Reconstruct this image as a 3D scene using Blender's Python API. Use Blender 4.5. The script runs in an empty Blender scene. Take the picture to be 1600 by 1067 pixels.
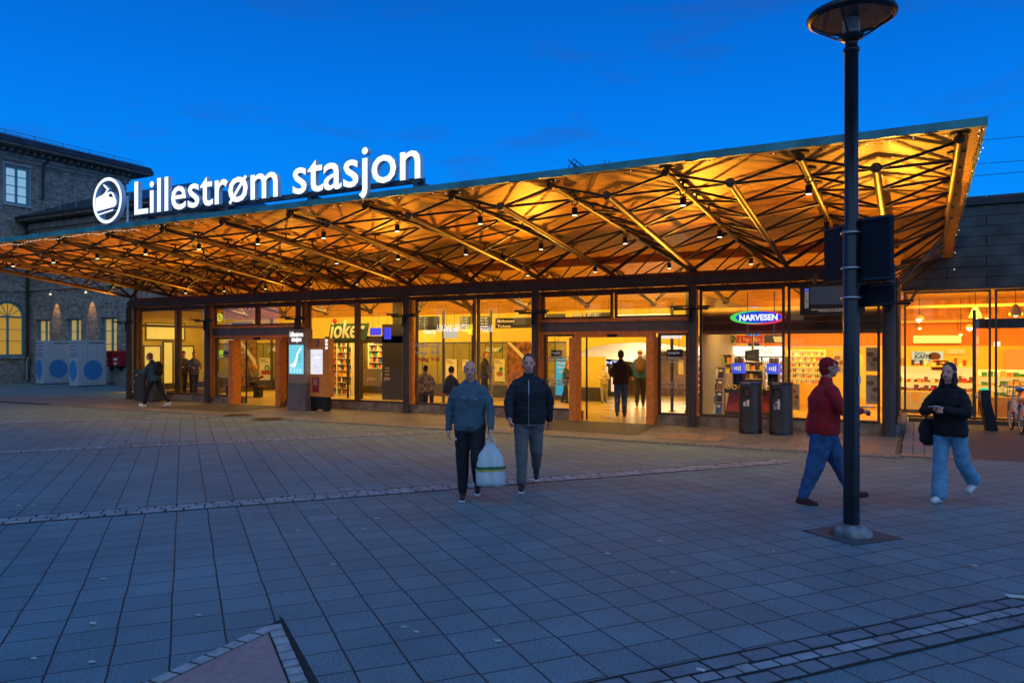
import bpy, bmesh, math, random
from math import sin, cos, tan, atan, pi, radians, sqrt
from mathutils import Vector, Matrix, noise
random.seed(7)
S = bpy.context.scene
COL = S.collection

# ------------------------------------------------------------------ camera
FPX, YAW, HZ, EYE = 1180.0, radians(28.2), 545.0, 1.9   # focal length in photo pixels, heading, horizon row, eye height
cam = bpy.data.objects.new('camera', bpy.data.cameras.new('camera'))
COL.objects.link(cam)
cam.location = (0, 0, EYE)
cam.rotation_euler = (radians(90), 0, YAW)
cam.data.sensor_width = 36
cam.data.lens = FPX / 1600 * 36
cam.data.shift_y = (HZ - 533.5) / 1600
cam.data.clip_end = 2000
S.camera = cam

# ------------------------------------------------------------------ sky
w = bpy.data.worlds.new('World'); S.world = w; w.use_nodes = True
nt = w.node_tree; nt.nodes.clear()
out = nt.nodes.new('ShaderNodeOutputWorld'); bg = nt.nodes.new('ShaderNodeBackground')
sky = nt.nodes.new('ShaderNodeTexSky'); sky.sky_type = 'NISHITA'; sky.sun_disc = False
sky.sun_elevation = radians(-2.0); sky.sun_rotation = radians(200)
sky.ozone_density = 6; sky.air_density = 1.3; sky.dust_density = 0.4
hsv = nt.nodes.new('ShaderNodeHueSaturation'); hsv.inputs['Saturation'].default_value = 1.55
# evening blue: the upper air gradient
tc = nt.nodes.new('ShaderNodeTexCoord'); sep = nt.nodes.new('ShaderNodeSeparateXYZ')
ramp = nt.nodes.new('ShaderNodeValToRGB')
cr = ramp.color_ramp
cr.elements[0].position = 0.0; cr.elements[0].color = (0.006, 0.36, 1.12, 1)
cr.elements[1].position = 1.0; cr.elements[1].color = (0.03, 0.14, 0.46, 1)
e = cr.elements.new(0.12); e.color = (0.001, 0.295, 1.06, 1)
e = cr.elements.new(0.30); e.color = (0.001, 0.19, 0.84, 1)
e = cr.elements.new(0.45); e.color = (0.001, 0.115, 0.55, 1)
mixs = nt.nodes.new('ShaderNodeMix'); mixs.data_type = 'RGBA'; mixs.inputs[0].default_value = 0.5
mul = nt.nodes.new('ShaderNodeVectorMath'); mul.operation = 'SCALE'; mul.inputs['Scale'].default_value = 1.0
L = nt.links.new
L(tc.outputs['Generated'], sep.inputs[0]); L(sep.outputs['Z'], ramp.inputs[0])
L(sky.outputs[0], hsv.inputs['Color']); L(hsv.outputs[0], mul.inputs[0])
add = nt.nodes.new('ShaderNodeMix'); add.data_type = 'RGBA'; add.blend_type = 'ADD'; add.inputs[0].default_value = 1.0
# thin clouds, darker than the sky behind
mp = nt.nodes.new('ShaderNodeMapping'); mp.inputs['Scale'].default_value = (2.2, 2.2, 9)
cn = nt.nodes.new('ShaderNodeTexNoise'); cn.inputs['Scale'].default_value = 1.6; cn.inputs['Detail'].default_value = 7
cn.inputs['Roughness'].default_value = 0.62
c2 = nt.nodes.new('ShaderNodeMapRange'); c2.inputs[1].default_value = 0.54; c2.inputs[2].default_value = 0.74
c2.inputs[3].default_value = 0.0; c2.inputs[4].default_value = 0.55
L(tc.outputs['Generated'], mp.inputs[0]); L(mp.outputs[0], cn.inputs['Vector']); L(cn.outputs[0], c2.inputs[0])
cm = nt.nodes.new('ShaderNodeMix'); cm.data_type = 'RGBA'; cm.inputs[7].default_value = (0.02, 0.085, 0.36, 1)
# the west behind the square still holds a pale afterglow
dt = nt.nodes.new('ShaderNodeVectorMath'); dt.operation = 'DOT_PRODUCT'; dt.inputs[1].default_value = (0.46, -0.86, 0.20)
gm = nt.nodes.new('ShaderNodeMapRange'); gm.interpolation_type = 'SMOOTHSTEP'; gm.inputs[1].default_value = -0.15; gm.inputs[2].default_value = 0.75
L(tc.outputs['Generated'], dt.inputs[0]); L(dt.outputs['Value'], gm.inputs[0])
gl = nt.nodes.new('ShaderNodeMix'); gl.data_type = 'RGBA'; gl.inputs[7].default_value = (0.33, 0.58, 0.98, 1)
L(gm.outputs[0], gl.inputs[0]); L(ramp.outputs[0], gl.inputs[6])
L(c2.outputs[0], cm.inputs[0]); L(gl.outputs[2], cm.inputs[6])
L(cm.outputs[2], add.inputs[6]); L(mul.outputs[0], add.inputs[7])
L(add.outputs[2], bg.inputs['Color']); bg.inputs['Strength'].default_value = 1.0
mul.inputs['Scale'].default_value = 0.05
L(bg.outputs[0], out.inputs[0])

S.view_settings.view_transform = 'Standard'; S.view_settings.look = 'None'
S.view_settings.exposure = 0.0; S.view_settings.gamma = 1.0
S.render.engine = 'CYCLES'
S.cycles.max_bounces = 6; S.cycles.transparent_max_bounces = 12
S.cycles.diffuse_bounces = 3; S.cycles.glossy_bounces = 3
S.cycles.sample_clamp_indirect = 4

# ------------------------------------------------------------------ helpers
def _ray(px): return tan(atan((px - 800) / FPX) - YAW)
def at(px, py, Y):                    # photo pixel -> (X, z) on the plane y = Y
    X = _ray(px) * Y; d = Y * cos(YAW) - X * sin(YAW)
    return X, EYE + (HZ - py) / FPX * d
def gnd(px, py, z=0.0):               # photo pixel -> (X, Y) on the plane z
    d = (EYE - z) * FPX / (py - HZ); r = (px - 800) / FPX * d
    return r * cos(YAW) - d * sin(YAW), d * cos(YAW) + r * sin(YAW)

def mat(name, col, rough=0.6, metal=0.0, var=0.0, vs=6.0, bump=0.0, bs=40.0, emit=None, es=0.0, spec=0.5, coat=0.0, col2=None):
    m = bpy.data.materials.new(name); m.use_nodes = True
    n = m.node_tree; p = n.nodes['Principled BSDF']
    p.inputs['Base Color'].default_value = (*col, 1); p.inputs['Roughness'].default_value = rough
    p.inputs['Metallic'].default_value = metal; p.inputs['Specular IOR Level'].default_value = spec
    if coat: p.inputs['Coat Weight'].default_value = coat
    if var or bump or col2:
        t = n.nodes.new('ShaderNodeTexCoord')
    if var or col2:
        nz = n.nodes.new('ShaderNodeTexNoise'); nz.inputs['Scale'].default_value = vs; nz.inputs['Detail'].default_value = 6
        n.links.new(t.outputs['Object'], nz.inputs['Vector'])
        mx = n.nodes.new('ShaderNodeMix'); mx.data_type = 'RGBA'
        a = col2 if col2 else tuple(c * (1 - var) for c in col); b = col if col2 else tuple(min(1, c * (1 + var)) for c in col)
        mx.inputs[6].default_value = (*a, 1); mx.inputs[7].default_value = (*b, 1)
        mr = n.nodes.new('ShaderNodeMapRange'); mr.inputs[1].default_value = 0.35; mr.inputs[2].default_value = 0.65
        n.links.new(nz.outputs[0], mr.inputs[0]); n.links.new(mr.outputs[0], mx.inputs[0])
        n.links.new(mx.outputs[2], p.inputs['Base Color'])
        ra = n.nodes.new('ShaderNodeMapRange'); ra.inputs[3].default_value = max(0, rough - 0.12); ra.inputs[4].default_value = min(1, rough + 0.12)
        n.links.new(nz.outputs[0], ra.inputs[0]); n.links.new(ra.outputs[0], p.inputs['Roughness'])
    if bump:
        b2 = n.nodes.new('ShaderNodeTexNoise'); b2.inputs['Scale'].default_value = bs; b2.inputs['Detail'].default_value = 5
        n.links.new(t.outputs['Object'], b2.inputs['Vector'])
        bp = n.nodes.new('ShaderNodeBump'); bp.inputs['Strength'].default_value = bump; bp.inputs['Distance'].default_value = 0.02
        n.links.new(b2.outputs[0], bp.inputs['Height']); n.links.new(bp.outputs[0], p.inputs['Normal'])
    if emit:
        p.inputs['Emission Color'].default_value = (*emit, 1); p.inputs['Emission Strength'].default_value = es
    return m

def N(m, kind, **kw):
    nd = m.node_tree.nodes.new(kind)
    for k, v in kw.items(): nd.inputs[k].default_value = v
    return nd

_tmp = bpy.data.scenes.new('workbench')
def eval_mesh(ob):                    # evaluate one object alone, in a scratch scene
    _tmp.collection.objects.link(ob); vl = _tmp.view_layers[0]; vl.update()
    me = bpy.data.meshes.new_from_object(ob.evaluated_get(vl.depsgraph)); _tmp.collection.objects.unlink(ob); return me

class MB:
    """collects shapes; build() links them as ONE mesh object"""
    def __init__(s): s.v = []; s.f = []; s.mi = []; s.sm = []; s.m = 0
    def add(s, vs, fs, smooth=False):
        o = len(s.v); s.v += [tuple(v) for v in vs]
        for f in fs: s.f.append(tuple(i + o for i in f)); s.mi.append(s.m); s.sm.append(smooth)
        return s
    def box(s, x0, x1, y0, y1, z0, z1, rz=0, c=None):
        vs = [(x, y, z) for z in (z0, z1) for (x, y) in ((x0, y0), (x1, y0), (x1, y1), (x0, y1))]
        if rz:
            cx, cy = c if c else ((x0 + x1) / 2, (y0 + y1) / 2)
            vs = [(cx + (x - cx) * cos(rz) - (y - cy) * sin(rz), cy + (x - cx) * sin(rz) + (y - cy) * cos(rz), z) for x, y, z in vs]
        return s.add(vs, [(3, 2, 1, 0), (4, 5, 6, 7), (0, 1, 5, 4), (1, 2, 6, 5), (2, 3, 7, 6), (3, 0, 4, 7)])
    def hexa(s, b, t):
        return s.add(list(b) + list(t), [(3, 2, 1, 0), (4, 5, 6, 7), (0, 1, 5, 4), (1, 2, 6, 5), (2, 3, 7, 6), (3, 0, 4, 7)])
    def bar(s, p0, p1, wx, wz):       # rectangular bar between two points
        p0 = Vector(p0); p1 = Vector(p1); d = (p1 - p0).normalized()
        up = Vector((0, 0, 1)) if abs(d.z) < .95 else Vector((0, 1, 0))
        a = d.cross(up).normalized() * wx / 2; b = a.cross(d).normalized() * wz / 2
        q = [-a - b, a - b, a + b, -a + b]
        return s.hexa([p0 + k for k in q], [p1 + k for k in q])
    def tube(s, p0, p1, r, n=8, r1=None, cap=True):
        p0 = Vector(p0); p1 = Vector(p1); d = (p1 - p0)
        if d.length < 1e-6: return s
        d.normalize(); r1 = r if r1 is None else r1
        up = Vector((0, 0, 1)) if abs(d.z) < .95 else Vector((0, 1, 0))
        a = d.cross(up).normalized(); b = a.cross(d)
        vs = []
        for p, rr in ((p0, r), (p1, r1)):
            vs += [p + (a * cos(2 * pi * i / n) + b * sin(2 * pi * i / n)) * rr for i in range(n)]
        fs = [(i, (i + 1) % n, n + (i + 1) % n, n + i) for i in range(n)]
        s.add(vs, fs, True)
        if cap: s.add(vs, [tuple(range(n - 1, -1, -1)), tuple(range(n, 2 * n))])
        return s
    def path(s, pts, r, n=6):
        for a, b in zip(pts[:-1], pts[1:]): s.tube(a, b, r, n)
        return s
    def lathe(s, c, prof, n=24, sx=1, sy=1, smooth=True):   # prof: (radius, z)
        k = len(prof); vs = []
        for r, z in prof:
            vs += [(c[0] + r * sx * cos(2 * pi * i / n), c[1] + r * sy * sin(2 * pi * i / n), c[2] + z) for i in range(n)]
        fs = [(j * n + i, j * n + (i + 1) % n, (j + 1) * n + (i + 1) % n, (j + 1) * n + i) for j in range(k - 1) for i in range(n)]
        s.add(vs, fs, smooth)
        if prof[0][0] > 1e-4: s.add(vs[:n], [tuple(range(n - 1, -1, -1))])
        if prof[-1][0] > 1e-4: s.add(vs[-n:], [tuple(range(n))])
        return s
    def ball(s, c, r, n=10, k=6, sx=1, sy=1, sz=1):
        vs = [(c[0], c[1], c[2] - r * sz)]; 
        for j in range(1, k):
            a = -pi / 2 + pi * j / k
            vs += [(c[0] + r * sx * cos(a) * cos(2 * pi * i / n), c[1] + r * sy * cos(a) * sin(2 * pi * i / n), c[2] + r * sz * sin(a)) for i in range(n)]
        vs.append((c[0], c[1], c[2] + r * sz)); e = len(vs) - 1
        fs = [(0, 1 + (i + 1) % n, 1 + i) for i in range(n)]
        for j in range(k - 2):
            o = 1 + j * n
            fs += [(o + i, o + (i + 1) % n, o + n + (i + 1) % n, o + n + i) for i in range(n)]
        o = 1 + (k - 2) * n
        fs += [(o + i, o + (i + 1) % n, e) for i in range(n)]
        return s.add(vs, fs, True)
    def ring(s, c, R, r, n=32, k=8, ax='z'):
        vs = []
        for i in range(n):
            a = 2 * pi * i / n
            for j in range(k):
                b = 2 * pi * j / k; q = R + r * cos(b); h = r * sin(b)
                if ax == 'z': v = (q * cos(a), q * sin(a), h)
                elif ax == 'y': v = (q * cos(a), h, q * sin(a))
                else: v = (h, q * cos(a), q * sin(a))
                vs.append((c[0] + v[0], c[1] + v[1], c[2] + v[2]))
        fs = [(i * k + j, ((i + 1) % n) * k + j, ((i + 1) % n) * k + (j + 1) % k, i * k + (j + 1) % k) for i in range(n) for j in range(k)]
        return s.add(vs, fs, True)
    def prism(s, poly, y0, y1):       # poly in (x, z), extruded along y
        n = len(poly)
        vs = [(x, y0, z) for x, z in poly] + [(x, y1, z) for x, z in poly]
        s.add(vs, [(i, (i + 1) % n, n + (i + 1) % n, n + i) for i in range(n)])
        return s.add(vs, [tuple(range(n)), tuple(range(2 * n - 1, n - 1, -1))])
    def build(s, name, m, parent=None, bevel=0, local=False):
        me = bpy.data.meshes.new(name)
        o = Vector((0, 0, 0))
        if parent is not None and not local:
            q = parent
            while q is not None: o = o + Vector(q.location); q = q.parent
        me.from_pydata([Vector(v) - o for v in s.v], [], s.f)
        for k in (m if isinstance(m, (list, tuple)) else [m]): me.materials.append(k)
        me.polygons.foreach_set('material_index', s.mi); me.polygons.foreach_set('use_smooth', s.sm)
        me.update()
        bm = bmesh.new(); bm.from_mesh(me); bmesh.ops.recalc_face_normals(bm, faces=bm.faces)
        if bevel:
            bmesh.ops.remove_doubles(bm, verts=bm.verts, dist=1e-5)
            es = [e for e in bm.edges if e.is_manifold and e.calc_face_angle(0) > 0.6]
            bmesh.ops.bevel(bm, geom=es, offset=bevel, segments=2, affect='EDGES', clamp_overlap=True)
        bm.to_mesh(me); bm.free()
        ob = bpy.data.objects.new(name, me); COL.objects.link(ob)
        if parent is not None: ob.parent = parent
        return ob

def tag(o, label=None, cat=None, group=None, kind=None):
    if label: o['label'] = label
    if cat: o['category'] = cat
    if group: o['group'] = group
    if kind: o['kind'] = kind
    return o
def empty(name, loc=(0, 0, 0), rz=0, label=None, cat=None, group=None):
    o = bpy.data.objects.new(name, None); COL.objects.link(o); o.location = loc; o.rotation_euler = (0, 0, rz)
    o.empty_display_size = .3
    return tag(o, label, cat, group)
def kids(o): return [c for c in bpy.data.objects if c.parent == o]
def copy_tree(o, parent=None):
    c = o.copy(); COL.objects.link(c); c.parent = parent
    for ch in kids(o): copy_tree(ch, c)
    return c

def text_mb(body, size, M, extr=0.0, shear=0.0, off=0.0, align='CENTER', width=None, sp=1.0, mb=None):
    """letters as mesh; M places the text's own XY plane in the world"""
    cu = bpy.data.curves.new('t', 'FONT'); cu.body = body; cu.size = size; cu.extrude = extr; cu.shear = shear; cu.offset = off
    cu.align_x = align; cu.resolution_u = 3; cu.space_character = sp
    ob = bpy.data.objects.new('t', cu); me = eval_mesh(ob)
    vs = [v.co.copy() for v in me.vertices]; fs = [tuple(p.vertices) for p in me.polygons]
    bpy.data.objects.remove(ob); bpy.data.curves.remove(cu); bpy.data.meshes.remove(me)
    if width and vs:
        x0 = min(v.x for v in vs); x1 = max(v.x for v in vs); k = width / (x1 - x0)
        for v in vs: v.x *= k
    mb = mb or MB(); mb.add([M @ v for v in vs], fs)
    return mb
def facing(x, y, z, rz=0): return Matrix.Translation((x, y, z)) @ Matrix.Rotation(rz, 4, 'Z') @ Matrix.Rotation(pi / 2, 4, 'X')

def spot(name, loc, to, power, col, size, blend=0.6, r=0.05):
    l = bpy.data.lights.new(name, 'SPOT'); l.energy = power; l.color = col; l.spot_size = radians(size); l.spot_blend = blend; l.shadow_soft_size = r
    o = bpy.data.objects.new(name, l); COL.objects.link(o); o.location = loc
    o.rotation_euler = (Vector(to) - Vector(loc)).to_track_quat('-Z', 'Y').to_euler(); return o
def area(name, loc, to, power, col, sx, sy):
    l = bpy.data.lights.new(name, 'AREA'); l.shape = 'RECTANGLE'; l.size = sx; l.size_y = sy; l.energy = power; l.color = col
    o = bpy.data.objects.new(name, l); COL.objects.link(o); o.location = loc
    o.rotation_euler = (Vector(to) - Vector(loc)).to_track_quat('-Z', 'Y').to_euler(); return o

# ------------------------------------------------------------------ materials
def glass(name, tint=(1, 1, 1), f=1.0, gz=.9):
    m = bpy.data.materials.new(name); m.use_nodes = True; n = m.node_tree; n.nodes.clear()
    o = n.nodes.new('ShaderNodeOutputMaterial'); mx = n.nodes.new('ShaderNodeMixShader')
    tr = n.nodes.new('ShaderNodeBsdfTransparent'); tr.inputs[0].default_value = (*tint, 1)
    gl = n.nodes.new('ShaderNodeBsdfGlossy'); gl.inputs['Roughness'].default_value = 0.01
    fr = n.nodes.new('ShaderNodeLayerWeight'); fr.inputs[0].default_value = .5
    pw = n.nodes.new('ShaderNodeMath'); pw.operation = 'POWER'; pw.inputs[1].default_value = 5
    n.links.new(fr.outputs['Facing'], pw.inputs[0])
    ma = n.nodes.new('ShaderNodeMath'); ma.operation = 'MULTIPLY_ADD'; ma.inputs[1].default_value = gz; ma.inputs[2].default_value = .055 * f
    n.links.new(pw.outputs[0], ma.inputs[0]); n.links.new(ma.outputs[0], mx.inputs[0])
    n.links.new(tr.outputs[0], mx.inputs[1]); n.links.new(gl.outputs[0], mx.inputs[2]); n.links.new(mx.outputs[0], o.inputs[0])
    return m
GLASS = glass('window_glass', (0.95, 0.96, 0.94), 1.5)
STEEL = mat('dark_painted_steel', (0.055, 0.055, 0.06), 0.45, var=.15, vs=3)
STEEL2 = mat('grey_steel_panel', (0.16, 0.14, 0.13), 0.4, 0.3, var=.12, vs=4)
BLACK = mat('black_paint', (0.012, 0.012, 0.014), 0.35)
WOOD = mat('oiled_pine', (0.72, 0.25, 0.045), 0.42, var=.15, vs=9, bump=.1, bs=30)
WOODR = mat('dark_red_wood', (0.20, 0.055, 0.022), 0.5, var=.25, vs=7)
TUBE = mat('ochre_painted_tube', (0.13, 0.075, 0.028), 0.5, 0.1, var=.12, vs=3)
STRUT = mat('dark_bronze_strut', (0.035, 0.025, 0.018), 0.42, 0.2, var=.15, vs=5)
WHITE = mat('white_paint', (0.78, 0.78, 0.76), 0.45)
CHROME = mat('brushed_metal', (0.5, 0.5, 0.5), 0.3, 0.9)
RUBBER = mat('black_rubber', (0.015, 0.015, 0.015), 0.7)
COPPER = mat('green_copper_fascia', (0.04, 0.26, 0.29), 0.5, 0.0, var=.3, vs=2.5, bump=.05, bs=8)
CONC = mat('concrete_plinth', (0.17, 0.155, 0.14), 0.75, var=.35, vs=5, bump=.3, bs=60)
def em(name, col, s, base=None):
    return mat(name, base or (0.8, 0.8, 0.8), 0.5, emit=col, es=s)
SIGNW = em('lit_white_acrylic', (0.93, 0.97, 1.0), 1.15)
LAMPW = em('lamp_disc_glow', (1.0, 0.86, 0.6), 2.2)
FAIRY = em('fairy_bulb_glow', (1.0, 0.88, 0.72), 1.6)
SCRB = em('blue_screen_glow', (0.05, 0.06, 0.9), 1.0, (0.01, 0.01, 0.05))
TXTW = em('screen_text_glow', (0.7, 0.75, 0.85), 0.35)
PRINTW = mat('white_print', (0.8, 0.79, 0.75), 0.5)
# ------------------------------------------------------------------ ground
PA = radians(51.7); UX, UY = cos(PA), sin(PA)          # paving axes: u runs along the bands, v across
def uv2w(u, v): return (u * UX - v * UY, u * UY + v * UX)
def w2uv(x, y): return (x * UX + y * UY, -x * UY + y * UX)

def paving(name, rot, bw, rh, cA, cB, mortar, off=0.5, ms=0.012, rough=0.62, sh=(0, 0)):
    m = bpy.data.materials.new(name); m.use_nodes = True; n = m.node_tree; p = n.nodes['Principled BSDF']
    t = n.nodes.new('ShaderNodeTexCoord'); mp = n.nodes.new('ShaderNodeMapping'); mp.vector_type = 'POINT'
    mp.inputs['Rotation'].default_value = (0, 0, rot); mp.inputs['Location'].default_value = (sh[0], sh[1], 0)
    # slight wobble so joints are not ruler straight
    wz = N(m, 'ShaderNodeTexNoise', Scale=1.7, Detail=2.0); va = n.nodes.new('ShaderNodeVectorMath'); va.operation = 'MULTIPLY_ADD'
    va.inputs[1].default_value = (.025, .025, 0)
    n.links.new(t.outputs['Object'], wz.inputs['Vector']); n.links.new(wz.outputs['Color'], va.inputs[0]); n.links.new(t.outputs['Object'], va.inputs[2])
    n.links.new(va.outputs[0], mp.inputs[0])
    b = n.nodes.new('ShaderNodeTexBrick'); b.offset = off; b.offset_frequency = 2; b.squash = 1
    b.inputs['Scale'].default_value = 1; b.inputs['Brick Width'].default_value = bw; b.inputs['Row Height'].default_value = rh
    b.inputs['Mortar Size'].default_value = ms; b.inputs['Mortar Smooth'].default_value = 0.15; b.inputs['Bias'].default_value = 0
    b.inputs['Color1'].default_value = (*cA, 1); b.inputs['Color2'].default_value = (*cB, 1); b.inputs['Mortar'].default_value = (*mortar, 1)
    n.links.new(mp.outputs[0], b.inputs['Vector'])
    # grit and stains
    g = N(m, 'ShaderNodeTexNoise', Scale=60.0, Detail=6.0, Roughness=.85); n.links.new(t.outputs['Object'], g.inputs['Vector'])
    gr = n.nodes.new('ShaderNodeMapRange'); gr.inputs[1].default_value = .3; gr.inputs[2].default_value = .7; gr.inputs[3].default_value = .2; gr.inputs[4].default_value = 2.0
    n.links.new(g.outputs[0], gr.inputs[0])
    st = N(m, 'ShaderNodeTexNoise', Scale=0.8, Detail=6.0, Roughness=.65); n.links.new(t.outputs['Object'], st.inputs['Vector'])
    sr = n.nodes.new('ShaderNodeMapRange'); sr.inputs[1].default_value = .3; sr.inputs[2].default_value = .7; sr.inputs[3].default_value = .74; sr.inputs[4].default_value = 1.2
    n.links.new(st.outputs[0], sr.inputs[0])
    mm = n.nodes.new('ShaderNodeMath'); mm.operation = 'MULTIPLY'; n.links.new(gr.outputs[0], mm.inputs[0]); n.links.new(sr.outputs[0], mm.inputs[1])
    mu = n.nodes.new('ShaderNodeVectorMath'); mu.operation = 'SCALE'; n.links.new(b.outputs['Color'], mu.inputs[0]); n.links.new(mm.outputs[0], mu.inputs['Scale'])
    # pale chewing gum spots
    vo = n.nodes.new('ShaderNodeTexVoronoi'); vo.inputs['Scale'].default_value = 1.7; n.links.new(t.outputs['Object'], vo.inputs['Vector'])
    lt = n.nodes.new('ShaderNodeMath'); lt.operation = 'LESS_THAN'; lt.inputs[1].default_value = .035; n.links.new(vo.outputs['Distance'], lt.inputs[0])
    vc = n.nodes.new('ShaderNodeSeparateColor'); n.links.new(vo.outputs['Color'], vc.inputs[0])
    g3 = n.nodes.new('ShaderNodeMath'); g3.operation = 'GREATER_THAN'; g3.inputs[1].default_value = .55; n.links.new(vc.outputs[0], g3.inputs[0])
    g4 = n.nodes.new('ShaderNodeMath'); g4.operation = 'MULTIPLY'; n.links.new(lt.outputs[0], g4.inputs[0]); n.links.new(g3.outputs[0], g4.inputs[1])
    g5 = n.nodes.new('ShaderNodeMath'); g5.operation = 'MULTIPLY'; g5.inputs[1].default_value = .5; n.links.new(g4.outputs[0], g5.inputs[0])
    mx = n.nodes.new('ShaderNodeMix'); mx.data_type = 'RGBA'; mx.inputs[7].default_value = (.32, .31, .3, 1)
    n.links.new(g5.outputs[0], mx.inputs[0]); n.links.new(mu.outputs[0], mx.inputs[6]); n.links.new(mx.outputs[2], p.inputs['Base Color'])
    rr = n.nodes.new('ShaderNodeMapRange'); rr.inputs[3].default_value = rough - .1; rr.inputs[4].default_value = rough + .12
    n.links.new(st.outputs[0], rr.inputs[0]); n.links.new(rr.outputs[0], p.inputs['Roughness'])
    # relief
    inv = n.nodes.new('ShaderNodeMath'); inv.operation = 'MULTIPLY_ADD'; inv.inputs[1].default_value = -1.0; n.links.new(b.outputs['Fac'], inv.inputs[0])
    g6 = n.nodes.new('ShaderNodeMath'); g6.operation = 'MULTIPLY'; g6.inputs[1].default_value = .22; n.links.new(g.outputs[0], g6.inputs[0]); n.links.new(g6.outputs[0], inv.inputs[2])
    bp = n.nodes.new('ShaderNodeBump'); bp.inputs['Strength'].default_value = .8; bp.inputs['Distance'].default_value = .012
    n.links.new(inv.outputs[0], bp.inputs['Height']); n.links.new(bp.outputs[0], p.inputs['Normal'])
    return m
PAVE = paving('concrete_pavers', -PA + pi / 2, 0.333, 0.333, (0.098, 0.172, 0.200), (0.124, 0.205, 0.234), (0.020, 0.022, 0.026), off=0.06, ms=0.0065, sh=(.12, .06))
STRIP = paving('forecourt_slabs', 0, 0.7, 0.42, (0.125, 0.14, 0.15), (0.20, 0.205, 0.205), (0.05, 0.045, 0.04), off=0.35, ms=0.012, rough=.5)
DIRT = mat('dark_joint_soil', (0.022, 0.022, 0.02), 0.9, var=.4, vs=40, bump=.5, bs=120)
COB = mat('granite_sett', (0.34, 0.38, 0.42), 0.6, vs=3.5, bump=.35, bs=70, col2=(0.19, 0.22, 0.25))
COB2 = mat('worn_paver_stone', (0.175, 0.22, 0.26), 0.65, vs=2.5, bump=.35, bs=70, col2=(0.12, 0.15, 0.18))
PINK = mat('pink_concrete', (0.36, 0.23, 0.22), 0.7, var=.12, vs=20, bump=.3, bs=150)
TAN = mat('tan_tactile_slab', (0.27, 0.20, 0.16), 0.65, var=.15, vs=8, bump=.2, bs=80)
ASPH = mat('dark_door_mat_paving', (0.07, 0.078, 0.085), 0.6, var=.2, vs=10, bump=.4, bs=200)

g = MB(); g.add([(-300, -200, 0), (300, -200, 0), (300, 400, 0), (-300, 400, 0)], [(0, 1, 2, 3)])
tag(g.build('plaza_paving', PAVE), kind='structure')

def stone(mb, cx, cy, l, wd, ang, z0, h, rnd=.12):
    """one sett: an irregular chamfered block"""
    q = []
    for sx, sy in ((-1, -1), (1, -1), (1, 1), (-1, 1)):
        q.append((sx * l / 2 * (1 - random.random() * rnd), sy * wd / 2 * (1 - random.random() * rnd)))
    def w(x, y, z): return (cx + x * cos(ang) - y * sin(ang), cy + x * sin(ang) + y * cos(ang), z)
    tl = [random.uniform(-.003, .003) for _ in q]
    b = [w(x, y, z0) for x, y in q]; m1 = [w(x, y, z0 + h * .55) for x, y in q]
    k = 1 - .014 / max(.04, min(l, wd)) * 1.6
    t = [w(x * k, y * k, z0 + h + d) for (x, y), d in zip(q, tl)]
    vs = b + m1 + t
    mb.add(vs, [(0, 1, 5, 4), (1, 2, 6, 5), (2, 3, 7, 6), (3, 0, 4, 7), (4, 5, 9, 8), (5, 6, 10, 9), (6, 7, 11, 10), (7, 4, 8, 11), (8, 9, 10, 11)])

def band(v0, v1, u0, u1, rows, name='cobble_band'):
    """a drain band of setts crossing the plaza along u; rows: (centre offset, width, mean length, material index)"""
    d = MB(); P = [uv2w(u0, v0), uv2w(u1, v0), uv2w(u1, v1), uv2w(u0, v1)]
    d.m = 0; d.add([(x, y, .004) for x, y in P], [(0, 1, 2, 3)])
    for c, wd, ln, mi in rows:
        u = u0; d.m = mi
        while u < u1:
            l = ln * random.uniform(.75, 1.3); x, y = uv2w(u + l / 2, c + random.uniform(-.006, .006))
            stone(d, x, y, l - .009, wd - .008 + random.uniform(-.012, .004), PA + random.uniform(-.02, .02), .004, .007)
            u += l
    tag(d.build(name, [DIRT, COB, COB2]), kind='structure')
band(3.33, 3.78, -6, 8.5, [(3.42, .14, .24, 2), (3.555, .10, .15, 1), (3.69, .14, .26, 2)])
band(9.66, 10.08, -12, 9.2, [(9.76, .13, .2, 1), (9.88, .10, .14, 1), (9.99, .10, .2, 1)])
band(16.30, 16.62, -12, 7.2, [(16.38, .12, .2, 1), (16.52, .12, .16, 1)])
band(22.75, 23.05, -14, 3.5, [(22.83, .12, .2, 1), (22.96, .12, .2, 1)])

# strip of larger slabs in front of the glass front, its edging and the patches in it
st = MB(); st.add([(-33, 15.45, .004), (-.35, 14.95, .004), (-.35, 18.3, .004), (-33, 18.3, .004)], [(0, 1, 2, 3)])
tag(st.build('forecourt_pavement', STRIP), kind='structure')
ed = MB(); ed.m = 0
ed.add([(-33, 15.15, .006), (-.2, 14.68, .006), (-.2, 14.98, .006), (-33, 15.48, .006)], [(0, 1, 2, 3)])
ed.m = 1
for r in range(2):
    x = -26.0
    while x < -.3:
        l = random.uniform(.12, .22); yb = 15.15 - (x + 33) / 32.8 * .47 + .08 + r * .15
        stone(ed, x + l / 2, yb, l - .012, .13, -.0143, .006, .008); x += l
tag(ed.build('cobble_edging', [DIRT, COB2]), kind='structure')
cp = MB(); cp.m = 0; cp.add([(-.28, 15.0, .005), (.75, 15.0, .005), (.75, 22.2, .005), (-.28, 22.2, .005)], [(0, 1, 2, 3)])
cp.m = 1
y = 15.05
while y < 22.1:
    x = -.25
    while x < .7:
        stone(cp, x + .09, y + .12, .178, .238, random.uniform(-.03, .03), .005, .008, .05); x += .185
    y += .25
cp.m = 2
for (x0, x1, y0, y1) in ((-.27, .74, 15.02, 15.28), (-.27, .74, 17.0, 17.25)):
    cp.box(x0, x1, y0, y1, .005, .018)
tag(cp.build('cobble_patch', [DIRT, COB2, TAN]), kind='structure')
tc_ = MB()
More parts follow.
